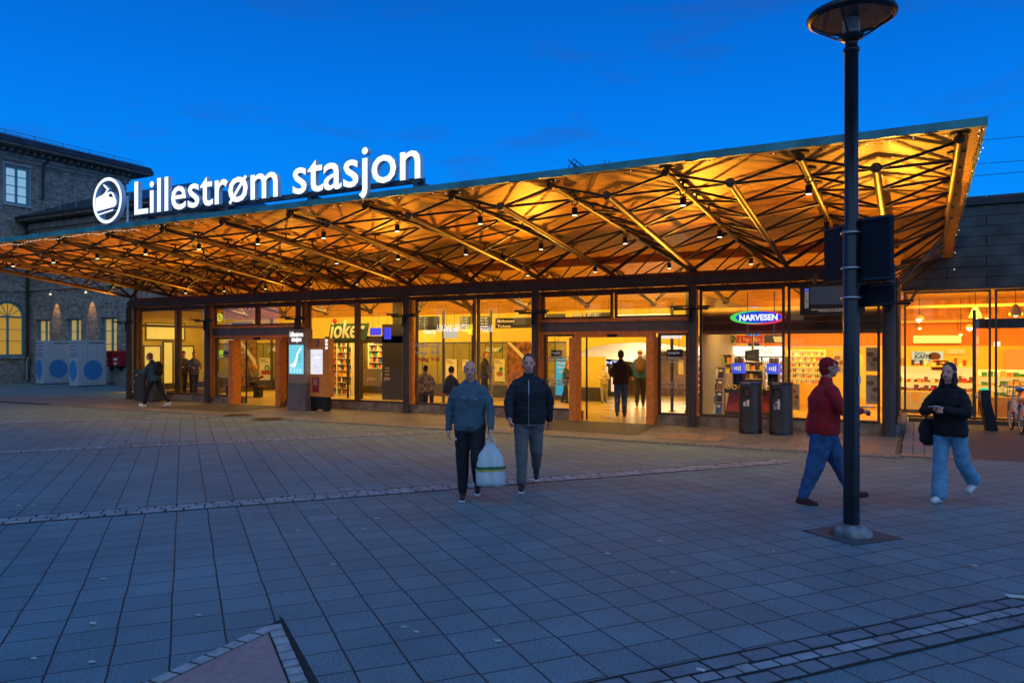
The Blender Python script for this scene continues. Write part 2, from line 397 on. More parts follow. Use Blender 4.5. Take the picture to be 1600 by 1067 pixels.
for i in range(2): tc_.box(-1.35 + i * .42, -1.05 + i * .42, 15.2, 17.2, .004, .0085)
for i in range(3): tc_.box(-4.9 + i * .45, -4.5 + i * .45, 15.6, 16.6, .004, .0085)
tag(tc_.build('tan_slabs', TAN), kind='structure')
dm = MB()
for x0, x1 in ((-8.6, -5.4), (-21.7, -17.9)): dm.add([(x0, 15.9, .009), (x1, 15.9, .009), (x1 - .3, 18.35, .009), (x0 + .3, 18.35, .009)], [(0, 1, 2, 3)])
tag(dm.build('door_apron', ASPH), kind='structure')
sf = MB(); sf.add([(-.35, 15.3, .003), (14, 15.1, .003), (14, 22.3, .003), (-.35, 22.3, .003)], [(0, 1, 2, 3)])
tag(sf.build('side_pavement', ASPH), kind='structure')

# manhole covers
IRON = mat('rusty_cast_iron', (0.10, 0.06, 0.035), 0.55, 0.4, var=.4, vs=12, bump=.5, bs=60)
for i, (px, py) in enumerate(((371, 649), (421, 655))):
    x, y = gnd(px, py)
    e = empty('manhole_cover', (x, y, .004), 0, ['round rusty manhole cover further left in front of the left entrance', 'round rusty manhole cover nearer the wooden map board'][i], 'manhole cover', 'manhole covers by the left door')
    a = MB(); a.lathe((0, 0, 0), [(.46, 0), (.46, .006), (.40, .008)], 32); a.build('frame', IRON, e, local=True)
    b = MB(); b.lathe((0, 0, 0), [(.385, .008), (.385, .012)], 32)
    for k in range(-4, 5):
        for j in range(-4, 5):
            if k * k + j * j < 17: b.box(k * .08 - .025, k * .08 + .025, j * .08 - .025, j * .08 + .025, .012, .016)
    b.build('lid', IRON, e, local=True)

# pink triangular bed edged with setts, lower left
A = Vector(gnd(438, 968)); B = Vector(gnd(225, 1067)); C = Vector(gnd(484, 1067))
def ext(p, q, k): return p + (q - p) * k
B2 = ext(A, B, 2.2); C2 = ext(A, C, 2.6)
bd = MB(); bd.m = 0; bd.add([(*A, .004), (*B2, .004), (*C2, .004)], [(0, 1, 2)])
dk = MB(); off = (C2 - A).normalized(); nrm = Vector((off.y, -off.x))
if nrm.dot(B2 - A) > 0: nrm = -nrm
bd.m = 0; bd.add([(*(A - off * .1), .0045), (*C2, .0045), (*(C2 + nrm * .09), .0045), (*(A + nrm * .02), .0045)], [(0, 1, 2, 3)])
ce = (A + B2 + C2) / 3
inner = []
for p in (A, B2, C2): inner.append(p + (ce - p) * (.17 if p is A else .08))
def side(P, Q):
    d = (Q - P).normalized(); n2 = Vector((-d.y, d.x))
    if n2.dot(ce - P) < 0: n2 = -n2
    return d, n2
d1, n1 = side(A, B2); d2, n2 = side(A, C2)
# inner triangle = offset lines
def inter(P, d, Q, e2):
    det = d.x * (-e2.y) + e2.x * d.y
    t = ((Q - P).x * (-e2.y) + e2.x * (Q - P).y) / det
    return P + d * t
w1 = .115
IA = inter(A + n1 * w1, d1, A + n2 * w1, d2)
bd.m = 2; L1 = (B2 - A).length; L2 = (C2 - A).length
bd.add([(*IA, .009), (*(A + n1 * w1 + d1 * L1 * .93), .009), (*(A + n2 * w1 + d2 * L2 * .93), .009)], [(0, 1, 2)])
bd.m = 1
for d, nn, LL in ((d1, n1, L1), (d2, n2, L2)):
    t = .09 if d is d2 else .14
    while t < LL * .95:
        l = random.uniform(.105, .15); p = A + d * (t + l / 2) + nn * .056
        stone(bd, p.x, p.y, l - .014, .095, math.atan2(d.y, d.x), .004, .011); t += l
tag(bd.build('edged_pink_bed', [DIRT, mat('pale_sett', (.34, .36, .37), .6, var=.2, vs=9, bump=.3, bs=80), PINK]), kind='structure')

# litter: pale scraps and cigarette ends
PAP = mat('paper_scrap', (.55, .55, .52), .8)
for i in range(26):
    px, py = random.uniform(20, 1580), random.uniform(700, 1050)
    x, y = gnd(px, py)
    if i == 0: x, y = gnd(1588, 936)
    m = MB(); r = .012 + random.random() * .012 if i else .05; a = random.random() * 3
    z = .010 if i else .02
    q = [(x + r * 1.7 * cos(a + k), y + r * sin(a + k * 1.1), z + random.random() * .008) for k in (0, 1.3, 2.9, 4.4)]
    q2 = [(vx, vy, vz - .003) for vx, vy, vz in q]
    m.hexa(q2, q)
    o = m.build('litter_scrap', PAP)
    tag(o, 'crumpled pale blue scrap on the cobbled band at the lower right' if i == 0 else 'tiny pale scrap of litter lying on the paving stones', 'litter', None if i == 0 else 'scraps of litter on the paving')
# drain slab round the lamp foot
sl = MB(); c = Vector((-.59, 8.45))
sl.box(c.x - .33, c.x + .33, c.y - .33, c.y + .33, .002, .010, rz=radians(52))
tag(sl.build('lamp_foot_slab', mat('rusty_steel_plate', (.07, .085, .10), .6, .2, var=.25, vs=5)), kind='structure')
# ------------------------------------------------------------------ the station hall
BAY = 4.29; HB = BAY / 2
PX = [-.54 - BAY * k for k in range(7)]          # columns, right to left
XL, XR = PX[6], PX[0]
YG = 18.62                                        # glass line
stn = empty('station_building', (-13.4, 18.4, 0), 0, 'long low glass fronted station hall with wide sloping timber canopy on dark columns', 'station building')
SOF = bpy.data.materials.new('orange_plywood_soffit'); SOF.use_nodes = True
def _sof():
    n = SOF.node_tree; p = n.nodes['Principled BSDF']; t = n.nodes.new('ShaderNodeTexCoord')
    mp = n.nodes.new('ShaderNodeMapping'); mp.inputs['Location'].default_value = (.3, 0, 0)
    b = n.nodes.new('ShaderNodeTexBrick'); b.offset = .5; b.inputs['Scale'].default_value = 1
    b.inputs['Brick Width'].default_value = 2.44; b.inputs['Row Height'].default_value = 1.22; b.inputs['Mortar Size'].default_value = .006
    b.inputs['Color1'].default_value = (.70, .31, .035, 1); b.inputs['Color2'].default_value = (.78, .37, .05, 1); b.inputs['Mortar'].default_value = (.22, .09, .02, 1)
    n.links.new(t.outputs['Object'], mp.inputs[0]); n.links.new(mp.outputs[0], b.inputs['Vector'])
    m2 = n.nodes.new('ShaderNodeMapping'); m2.inputs['Scale'].default_value = (.8, 5, 1); n.links.new(t.outputs['Object'], m2.inputs[0])
    z = N(SOF, 'ShaderNodeTexNoise', Scale=2.2, Detail=8.0, Roughness=.6, Distortion=.8); n.links.new(m2.outputs[0], z.inputs['Vector'])
    r = n.nodes.new('ShaderNodeMapRange'); r.inputs[1].default_value = .3; r.inputs[2].default_value = .7; r.inputs[3].default_value = .6; r.inputs[4].default_value = 1.25
    n.links.new(z.outputs[0], r.inputs[0])
    s = n.nodes.new('ShaderNodeVectorMath'); s.operation = 'SCALE'; n.links.new(b.outputs['Color'], s.inputs[0]); n.links.new(r.outputs[0], s.inputs['Scale'])
    n.links.new(s.outputs[0], p.inputs['Base Color']); p.inputs['Roughness'].default_value = .55
_sof()
CX0, CX1 = -28.6, .80
def zs(y):                                        # underside of the roof
    pts = [(12.1, 5.01), (16.5, 4.80), (18.5, 4.66), (20.5, 4.50), (22.5, 4.22), (24.2, 3.75), (25.6, 3.28)]
    for (a, za), (b, zb) in zip(pts[:-1], pts[1:]):
        if y <= b: return za + (zb - za) * (y - a) / (b - a)
    return pts[-1][1]
canopy = MB()
ys = [12.16, 14.3, 16.5, 18.5, 20.5, 22.38]
vs = []
for y in ys: vs += [(CX0, y, zs(y)), (CX1, y, zs(y))]
canopy.add(vs, [(2 * i, 2 * i + 1, 2 * i + 3, 2 * i + 2) for i in range(len(ys) - 1)])
ysi = [22.38, 23.3, 24.2, 25.0, 25.6]
vs = []
for y in ysi: vs += [(CX0, y, zs(y)), (-.38, y, zs(y))]
canopy.add(vs, [(2 * i, 2 * i + 1, 2 * i + 3, 2 * i + 2) for i in range(len(ysi) - 1)], True)
can = canopy.build('canopy', SOF, stn)
m = MB(); m.add([(CX0, 12.16, 5.05), (CX1, 12.16, 5.05), (CX1, 22.38, 4.98), (CX0, 22.38, 4.98)], [(3, 2, 1, 0)])
m.add([(CX0, 22.38, 4.98), (-.38, 22.38, 4.98), (-.38, 30, 4.6), (CX0, 30, 4.6)], [(3, 2, 1, 0)])
m.build('roof_covering', mat('dark_roofing_felt', (.04, .045, .05), .8, var=.2), stn)
# fascia: folded copper lengths with visible laps
m = MB(); x = CX0 - .04
while x < CX1 + .04:
    x2 = min(x + 2.6, CX1 + .04); j = random.uniform(-.003, .003)
    m.box(x + .003, x2 - .003, 12.09 + j, 12.16, 4.935, 5.055); m.box(x2 - .014, x2 + .01, 12.08, 12.165, 4.93, 5.06); x = x2
m.hexa([(CX1, 12.16, 4.93), (CX1 + .045, 12.16, 4.93), (CX1 + .045, 22.36, 4.6), (CX1, 22.36, 4.6)], [(CX1, 12.16, 5.06), (CX1 + .045, 12.16, 5.06), (CX1 + .045, 22.36, 4.99), (CX1, 22.36, 4.99)])
m.build('fascia', COPPER, can)
# space frame
TX = [.535 - HB * j for j in range(14)]           # upper chords
BX = [XR - HB * j for j in range(13)]             # lower chords
def zt(y): return 4.88 - .068 * (y - 12.6)
def zb(y): return 4.60 - .127 * (y - 12.6) if y < 18.5 else 3.85 - .165 * (y - 18.5)
YB = [12.6 + .974 * i for i in range(7)]          # lower nodes
YT = [12.6 + .974 * i for i in range(7)]
for j, x in enumerate(TX):
    m = MB(); ye = 22.3 if x < -.3 else 21.9
    m.tube((x, 12.52, zt(12.52)), (x, ye, zt(ye)), .052, 10)
    m.ball((x, 12.5, zt(12.5)), .075); m.build('upper_chord', TUBE, can)
    for y in YT:
        m = MB(); m.tube((x, y, zt(y)), (x, y, zs(y) - .002), .022, 8); m.lathe((x, y, zs(y) - .022), [(.13, 0), (.13, .016)], 14); m.build('roof_stud', STRUT, can)
for j, x in enumerate(BX):
    m = MB(); m.tube((x, 12.55, zb(12.55)), (x, 18.46, zb(18.46)), .058, 12); m.ball((x, 12.55, zb(12.55)), .082, 12, 8)
    if j < 12: m.tube((x, 18.46, zb(18.46)), (x, 22.0, zb(22.0)), .055, 10); m.ball((x, 22.0, zb(22.0)), .11)
    m.build('lower_chord', TUBE, can)
    for s, tx in ((1, TX[j]), (-1, TX[j + 1])):
        m = MB()
        for i, y in enumerate(YB[:-1]):
            for k in (i, i + 1):
                yt = YT[k]
                m.tube((x, y, zb(y)), (tx, yt, zt(yt)), .025, 6)
        m.tube((x, 18.44, zb(18.44)), (tx, 18.3, zt(18.3)), .045, 8)
        if j < 12:
            for yb_, yt in ((19.6, 18.9), (19.6, 20.2), (20.8, 20.2), (20.8, 21.5), (22.0, 21.5), (22.0, 22.2)):
                m.tube((x, yb_, zb(yb_)), (tx, yt, zt(yt)), .022, 6)
        m.build('bracing', STRUT, can)
m = MB(); m.box(CX0 + 2.3, -.38, 20.2, 20.42, 4.30, 4.52); m.build('purlin', WOODR, can)

# front beam, timber on top of it, columns
m = MB(); m.box(XL - .15, XR + .12, 18.36, 18.56, 3.47, 3.70); m.box(XL - .15, XR + .12, 18.34, 18.58, 3.47, 3.485); m.box(XL - .15, XR + .12, 18.34, 18.58, 3.69, 3.705)
m.build('front_beam', STEEL, stn)
m = MB(); m.box(XL - .1, XR + .1, 18.42, 18.66, 3.71, 3.80); m.build('beam_capping', WOODR, stn)
m = MB(); m.box(XL - .02, XR + .1, 18.6, 18.68, 3.36, 3.462); m.build('head_rail', WOODR, stn)
for i, x in enumerate(PX):
    m = MB(); m.tube((x, 18.33, 0), (x, 18.33, 3.465), .095 if i else .13, 20)
    m.box(x - .14, x + .14, 18.2, 18.46, .003, .02)
    if i == 0:
        m.tube((x, 18.33, 3.46), (x, 18.33, 3.72), .13, 20)
    o = m.build('column', STEEL, stn)
    if i: 
        b = MB(); b.box(x - .05, x + .05, 18.2, 18.3, 2.55, 2.85); b.build('junction_box', BLACK, o)
# clerestory glass between beam and soffit
def gpane(x0, x1, z0, z1, par, y=YG, nm='pane'):
    a = MB(); a.add([(x0, y, z0), (x1, y, z0), (x1, y, z1), (x0, y, z1)], [(0, 1, 2, 3)]); return a.build(nm, GLASS, par)
# plinth (gaps at the doors)
DOORS = [(-7.87, -5.97), (-20.61, -18.61)]
m = MB(); xs = [XL - .1, -20.66, -18.56, -7.92, -5.90, XR + .28]
for a, b in ((XL - .1, -20.66), (-18.56, -7.92), (-5.90, XR + .2)):
    m = MB(); m.hexa([(a, 18.44, 0), (b, 18.44, 0), (b, 18.86, 0), (a, 18.86, 0)], [(a, 18.50, .24), (b, 18.50, .24), (b, 18.86, .24), (a, 18.86, .24)]); m.build('plinth', CONC, stn, bevel=.008)
m = MB(); m.box(XR + .0, XR + .32, 18.9, 22.3, 0, .237); m.build('plinth', CONC, stn, bevel=.008)

def win(x0, x1, z0, z1, name='window', fw=.055, fm=None, y=YG, sp=None):
    fm = fm or WOODR
    a = MB(); d = .05
    a.box(x0, x0 + fw, y - d, y + d, z0, z1); a.box(x1 - fw, x1, y - d, y + d, z0, z1)
    a.box(x0 + fw, x1 - fw, y - d + .003, y + d - .003, z0, z0 + fw); a.box(x0 + fw, x1 - fw, y - d + .003, y + d - .003, z1 - fw, z1)
    f = a.build(name, fm, sp or stn); gpane(x0 + fw * .6, x1 - fw * .6, z0 + fw * .6, z1 - fw * .6, f, y); return f
ZW0, ZW1 = .245, 3.36
STG = mat('taupe_aluminium_frame', (.12, .085, .065), .4, .4, var=.15)
for a, b in ((-26.0, -23.85), (-23.78, -22.14),           # far left bay
             (-17.5, -15.52), (-15.45, -13.6), (-13.25, -11.18), (-11.1, -9.22),
             (-4.72, -2.73), (-2.66, -.72)):
    win(a, b, ZW0, ZW1, fm=STG)
# timber posts behind columns
for x in (-26.1, -22.05, -17.6, -13.42, -9.1, -4.83): m = MB(); m.box(x - .05, x + .05, 18.56, 18.72, .24, 3.4); m.build('timber_jamb', WOOD, stn)
# doorways
PATF = mat('frosted_manifestation', (.62, .56, .42), .7)
for k, (d0, d1) in enumerate(DOORS):
    b0, b1 = (-9.03, -4.90) if k == 0 else (-21.92, -17.72)
    dr = MB(); dr.box(b0, b1, 18.50, 18.72, 2.36, 2.60); head = dr.build('door_header', STEEL2, stn)
    a = MB(); a.box(b0, b1, 18.46, 18.70, 2.605, 2.69); a.box(b0, b1, 18.47, 18.71, 2.295, 2.355)
    a.box(d0 - .12, d1 + .12, 18.40, 18.7, 2.2, 2.292)
    a.box(b0, b0 + .07, 18.48, 18.7, .1, 2.29); a.box(b1 - .07, b1, 18.48, 18.7, .1, 2.29)
    a.build('door_frame', WOOD, head)
    for x0, x1 in ((d0 - .2, d0), (d1, d1 + .2)):
        j = MB(); j.box(x0, x1, 18.22, 18.6, 0, 2.196); j.build('door_jamb', WOOD, head, bevel=.006)
    s = MB(); s.box((d0 + d1) / 2 - .13, (d0 + d1) / 2 + .13, 18.33, 18.42, 2.2, 2.28); s.build('door_sensor', BLACK, head)
    mid = (b0 + b1) / 2
    win(b0, mid - .03, 2.70, 3.36, 'transom_window', sp=head); win(mid + .03, b1, 2.70, 3.36, 'transom_window', sp=head)
    for x0, x1 in ((b0 + .08, d0 - .2), (d1 + .2, b1 - .08)):
        f = win(x0, x1, .24, 2.29, 'side_light', fm=STG, sp=head)
        for z in (.92, 1.55):
            p = MB()
            n_ = max(2, int((x1 - x0) / .17)); q = (x1 - x0 - .14) / n_
            for i in range(n_):
                xa = x0 + .07 + q * i
                p.box(xa, xa + q - .012, 18.588, 18.592, z, z + .025); p.box(xa, xa + q - .012, 18.588, 18.592, z + .125, z + .15)
                p.ring((xa + q / 2, 18.59, z + .075), .045, .012, 14, 4, 'y')
            p.build('frosted_band', PATF, head)
    # open sliding leaf edge
    f = MB(); f.box(d0 + .06, d0 + .10, 18.74, 18.78, .02, 2.2); f.box(d1 - .03, d1 - .0, 18.74, 18.78, .02, 2.2); f.build('sliding_leaf', BLACK, head)

# left end wall, right return wall (glass)
m = MB()
for y in (18.6, 20.4, 22.3, 25.5): m.box(XL - .04, XL + .04, y - .04, y + .04, 0, zs(y) - .02)
m.box(XL - .05, XL + .05, 18.6, 25.5, 2.75, 2.85); m.box(XL - .06, XL + .06, 18.6, 25.5, 0, .24); m.build('end_frame', STG, stn)
m = MB(); m.add([(XL, 18.6, .24), (XL, 25.5, .24), (XL, 25.5, 3.3), (XL, 22.3, 4.2), (XL, 18.6, 4.6)], [(0, 1, 2, 3, 4)]); m.build('end_pane', GLASS, stn)
m = MB()
for y in (18.55, 20.4, 22.3): m.box(XR + .08, XR + .17, y - .04, y + .04, .24, 3.46)
m.box(XR + .08, XR + .17, 18.55, 22.3, 3.36, 3.46); m.box(XR + .07, XR + .18, 18.55, 22.3, .24, .29); m.build('return_frame', STG, stn)
m = MB(); m.add([(XR + .12, 18.5, .28), (XR + .12, 22.3, .28), (XR + .12, 22.3, 3.4), (XR + .12, 18.5, 3.4)], [(0, 1, 2, 3)]); m.build('return_pane', GLASS, stn)
m = MB(); m.bar((XR + .14, 18.5, 3.15), (XR + .2, 21.0, 3.75), .06, .06); m.bar((XR + .3, 22.2, 3.0), (XR + .55, 22.2, 3.42), .07, .07)
for i in range(6): m.tube((XR + .05, 18.45 + i * .05, 3.1 + i * .12), (.535, 19.2 + i * .45, 4.42 - i * .05), .022, 6)
m.build('corner_brace', STG, stn)

# ------------------------------------------------------------------ inside of the hall
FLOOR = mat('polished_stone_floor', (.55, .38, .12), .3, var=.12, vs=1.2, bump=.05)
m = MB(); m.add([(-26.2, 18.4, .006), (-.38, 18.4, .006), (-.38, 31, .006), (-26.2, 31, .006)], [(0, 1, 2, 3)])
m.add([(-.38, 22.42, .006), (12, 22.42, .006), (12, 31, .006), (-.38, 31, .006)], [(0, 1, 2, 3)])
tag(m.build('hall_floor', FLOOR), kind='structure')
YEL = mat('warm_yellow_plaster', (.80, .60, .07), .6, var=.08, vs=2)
OLIVE = mat('olive_cladding', (.30, .24, .03), .6, var=.15, vs=3)
DKW = mat('dark_wainscot', (.06, .055, .05), .5, var=.2)
VAULT = mat('white_vault_plaster', (.78, .72, .58), .6)
YW = 25.6
m = MB(); m.box(-26.2, -10.4, YW, YW + .1, 2.15, 3.4); m.box(-30.9, -26.2, YW, YW + .1, 2.15, 3.9); m.build('upper_wall', YEL, stn)
m = MB(); m.box(-30.9, -11.3, YW - .02, YW + .08, .5, 2.15); m.build('wall_cladding', OLIVE, stn)
m = MB()
for i in range(25): m.box(-29.9 + i * .75, -29.87 + i * .75, YW - .028, YW - .02, .5, 2.15)
m.box(-30.9, -11.3, YW - .03, YW - .02, 2.12, 2.17); m.build('cladding_joints', DKW, stn)
m = MB(); m.box(-30.9, -11.3, YW - .05, YW + .05, 0, .5); m.build('wainscot', DKW, stn)
# wall with the shallow arch into the passage
def arch_z(x):  t = (x + 8.7) / 2.3; return 1.62 + .50 * max(0, 1 - t * t) ** .5
m = MB(); n_ = 24; xa, xb = -11.0, -6.4
pts = [xa + (xb - xa) * i / n_ for i in range(n_ + 1)]
for p, q in zip(pts[:-1], pts[1:]):
    m.hexa([(p, YW - .08, arch_z(p)), (q, YW - .08, arch_z(q)), (q, YW, arch_z(q)), (p, YW, arch_z(p))], [(p, YW - .08, 3.38), (q, YW - .08, 3.38), (q, YW, 3.38), (p, YW, 3.38)])
m.box(-11.4, -11.0, YW - .08, YW, 0, 3.38); m.box(-6.4, -4.95, YW - .08, YW, .62, 3.38); m.build('arch_wall', YEL, stn)
m = MB(); m.box(-11.0, -9.9, YW - .02, YW + .06, .5, 1.62); m.build('arch_side_wall', YEL, stn)
m = MB(); m.box(-6.9, -6.4, YW - .02, YW + .06, .62, 1.62); m.build('arch_side_wall', YEL, stn)
m = MB(); m.box(-6.9, -4.95, YW - .1, YW - .01, 0, .62); m.build('arch_base', DKW, stn)
m = MB(); m.box(-11.0, -9.9, YW - .1, YW, 0, .5); m.build('arch_base', DKW, stn)
m = MB(); vs = []
for y, dz, sx in ((YW, 0, 1), (27.4, -.14, .82), (29.5, -.30, .66)):
    for i in range(n_ + 1):
        x = pts[i]; vs.append((-8.4 + (x + 8.4) * sx + (.35 if y > 26 else 0), y, arch_z(x) + dz))
k = n_ + 1; m.add(vs, [(r * k + i, r * k + i + 1, (r + 1) * k + i + 1, (r + 1) * k + i) for r in range(2) for i in range(n_)], True); m.build('vault', VAULT, stn)
m = MB(); m.box(-11.2, -4.9, 30.2, 30.3, 0, 2.4); m.build('passage_back_wall', mat('passage_shopfront', (.22, .12, .06), .5, var=.5, vs=2), stn)
m = MB(); m.box(-8.0, -5.0, 30.12, 30.19, .9, 2.3); m.build('passage_blue_panel', mat('deep_blue_panel', (.01, .02, .16), .4), stn)
m = MB(); m.box(-4.98, -4.90, 19.6, 25.6, 0, 3.3); m.build('shop_side_wall', mat('beige_side_wall', (.42, .33, .16), .6), stn)
# mezzanine bulkhead over the kiosk
m = MB(); m.box(-4.9, -.4, 19.7, 19.8, 2.27, 2.95); m.build('bulkhead', mat('brown_bulkhead', (.13, .08, .035), .5, var=.3, vs=3), stn)
m = MB(); m.box(-4.9, -.4, 19.62, 19.69, 2.27, 2.36); m.box(-4.9, -.4, 19.62, 19.69, 2.55, 2.58); m.build('bulkhead_rail', mat('brass_rail', (.35, .25, .12), .4, .6), stn)

# ------------------------------------------------------------------ right wing
wing = empty('shop_wing', (6, 22.4, 0), 0, 'low dark slate clad shop wing with tall windows lit orange from inside', 'building')
SLATE = mat('dark_slate_panel', (.055, .06, .065), .5, var=.45, vs=2.2, bump=.15, bs=12)
m = MB(); z = 3.46; r = 0
while z < 5.5:
    h = .255; x = -.36 - (r % 2) * .0; first = True
    while x < 13:
        l = (1.05 if r % 2 else 1.9) if first else 1.9; first = False; x2 = min(13, x + l)
        m.box(x + .008, x2 - .008, 22.34 + random.uniform(-.004, .004), 22.44, z + .006, z + h - .006); x = x2
    z += h; r += 1
m.build('slate_cladding', SLATE, wing)
m = MB(); m.box(-.36, 13, 22.44, 22.6, 3.42, 5.5); m.box(-.36, -.26, 22.6, 34, 3.42, 5.5); m.box(-.36, 13, 34, 34.1, 0, 5.5)
m.build('wall', STEEL, wing)
m = MB(); m.box(-.42, 13, 22.26, 22.5, 5.52, 5.69); m.box(-.42, 13, 22.5, 34, 5.52, 5.6); m.build('parapet', mat('dark_zinc', (.03, .035, .045), .5, .4, var=.2), wing)
m = MB(); m.box(-.36, 13, 22.28, 22.33, 3.40, 3.455); m.box(-.2, 13, 22.2, 22.6, 0, .10); m.build('lintel_trim', STG, wing)
for i, (a, b) in enumerate(((-.30, 1.64), (1.72, 3.6), (3.68, 5.6), (5.68, 7.6))):
    win(a, b, .12, 3.39, y=22.42, sp=wing, fm=STG, fw=.05)
m = MB(); m.box(1.25, 1.33, 22.55, 22.62, .1, 2.9); m.box(1.33, 3.4, 22.55, 22.6, 2.42, 2.66); m.build('inner_door_frame', STEEL, wing)
# shop room (kiosk + wing)
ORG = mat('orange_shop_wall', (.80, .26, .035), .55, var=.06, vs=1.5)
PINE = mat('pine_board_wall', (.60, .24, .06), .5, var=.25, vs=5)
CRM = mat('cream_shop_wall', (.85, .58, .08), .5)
YS = 27.6
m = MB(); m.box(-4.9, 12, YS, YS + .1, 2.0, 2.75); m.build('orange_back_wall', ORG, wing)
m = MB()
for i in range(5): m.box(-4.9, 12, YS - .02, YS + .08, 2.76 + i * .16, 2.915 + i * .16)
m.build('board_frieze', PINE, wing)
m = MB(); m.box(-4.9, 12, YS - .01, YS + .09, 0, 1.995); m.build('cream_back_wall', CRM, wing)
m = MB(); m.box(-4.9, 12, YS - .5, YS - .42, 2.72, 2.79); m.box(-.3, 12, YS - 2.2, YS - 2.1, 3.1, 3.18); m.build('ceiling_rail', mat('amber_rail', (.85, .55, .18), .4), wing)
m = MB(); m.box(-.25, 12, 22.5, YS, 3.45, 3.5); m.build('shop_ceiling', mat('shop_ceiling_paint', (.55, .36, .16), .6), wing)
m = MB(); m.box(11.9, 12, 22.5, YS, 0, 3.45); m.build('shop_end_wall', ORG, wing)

# lights of the interior (ceiling lights and added fill)
WARM = (1.0, .62, .14)
# lit link between the hall and the stone annex, seen through the far left bay
m = MB(); m.box(-31.0, -30.9, 21.9, 30, .3, 3.7); m.build('link_wall', YEL, stn)
m = MB(); m.box(-31.2, -31.0, 21.8, 25.6, 0, 3.75); m.build('link_outer_wall', STEEL2, stn)
m = MB(); m.box(-31.2, -28.7, 21.8, 27, 3.75, 3.8); m.build('link_ceiling', mat('link_ceiling_paint', (.5, .36, .10), .6), stn)
tag(MB().add([(-31, 20.6, .005), (-26.2, 20.6, .005), (-26.2, 27, .005), (-31, 27, .005)], [(0, 1, 2, 3)]).build('link_floor', FLOOR), kind='structure')
for y0, y1, z0, z1 in ((22.3, 23.1, .9, 2.0), (23.3, 23.75, .3, 2.2), (24.0, 24.9, .9, 2.0), (22.4, 24.4, 2.35, 3.05)):
    f = MB(); [f.box(-30.9, -30.84, a, b, c, d) for a, b, c, d in ((y0 - .06, y0, z0 - .06, z1 + .06), (y1, y1 + .06, z0 - .06, z1 + .06), (y0, y1, z0 - .06, z0), (y0, y1, z1, z1 + .06))]; o = f.build('link_window', STG, stn)
    p = MB(); p.box(-30.89, -30.87, y0, y1, z0, z1); p.build('pane', em('lit_yellow_opening', (1.0, .66, .05), .5), o)
area('link_light', (-28.6, 23.2, 3.4), (-28.6, 23.3, 0), 70, (1.0, .62, .12), 3, 3)
for x in (-24, -19.5, -15, -10.8, -6.8):
    area('hall_light', (x, 22.2, 3.7), (x, 22.9, 0), 120, (1.0, .64, .13), 3.0, 1.4)
    area('wall_wash_light', (x, 22.6, 3.4), (x, 25.6, 2.2), 40, (1.0, .68, .12), 3.0, .4)
area('ceiling_wash_light', (-13, 19.6, 3.0), (-13, 24.5, 4.6), 240, (1.0, .50, .05), 25, .3)
spot('vault_fill', (-8.5, 26.6, .25), (-8.5, 26.9, 2.2), 150, (1.0, .84, .55), 165, .3, .05)  # unseen spot near the floor, added to brighten the vault
area('passage_light', (-8.5, 28.6, .9), (-8.5, 26.9, 2.2), 60, (1.0, .80, .45), 3, .5)
area('passage_floor_light', (-8.3, 27.5, 1.5), (-8.3, 27.5, 0), 14, (1.0, .8, .5), 3, 2)
for x, p in ((-2.8, 80), (1.6, 120), (5.5, 120)):
    area('shop_light', (x, 24.2, 3.2 if x > 0 else 2.9), (x, 26, 0), p * 2.1, (1.0, .45, .04), 2.6, 1.6)
area('kiosk_front_light', (-2.8, 20.6, 2.9), (-2.8, 22.2, 1.0), 120, (1.0, .70, .28), 3.4, .5)

# floodlights on brackets at the columns, washing the canopy
FL = (1.0, .39, .025)
floods = []
for i, x in enumerate(PX):
    e = empty('floodlight', (x, 18.22, 2.86), 0, None, 'floodlight', 'floodlights bracketed to the columns')
    a = MB(); a.box(-.42, .42, -.06, .0, -.02, .03); a.box(-.05, .05, -.02, .06, -.16, .02); a.build('bracket', BLACK, e, local=True)
    for s in (-1, 1):
        a = MB(); a.box(s * .34 - .14, s * .34 + .14, -.20, -.02, .035, .075); a.build('lamp_head', BLACK, e, local=True, bevel=.006)
    a = MB(); a.box(-.22, .22, -.62, -.21, .055, .062); a.build('beam_shield', BLACK, e, local=True)  # plate added to keep the beams from spilling onto the plaza
    floods.append(e)
for e, w_ in zip(floods, ('on the thick round corner column right of the bins', 'on the column just right of the wide central entrance', 'on the column just left of the wide central entrance', 'on the column left of the opening hours window', 'on the column behind the grey map pylon', 'on the column right of the two standing men indoors', 'on the far left corner column above the bins')):
    e['label'] = 'black twin floodlight ' + w_
for i, x in enumerate(PX):
    for s in (-1, 1): spot('flood_beam', (x + s * .2, 17.93, 2.965), (x + s * 1.5, 12.3, 5.02), 1150, FL, 50, 1.0, .02)
    spot('flood_fill', (x, 17.93, 2.965), (x, 13.4, 5.1), 330, FL, 130, .8, .02)
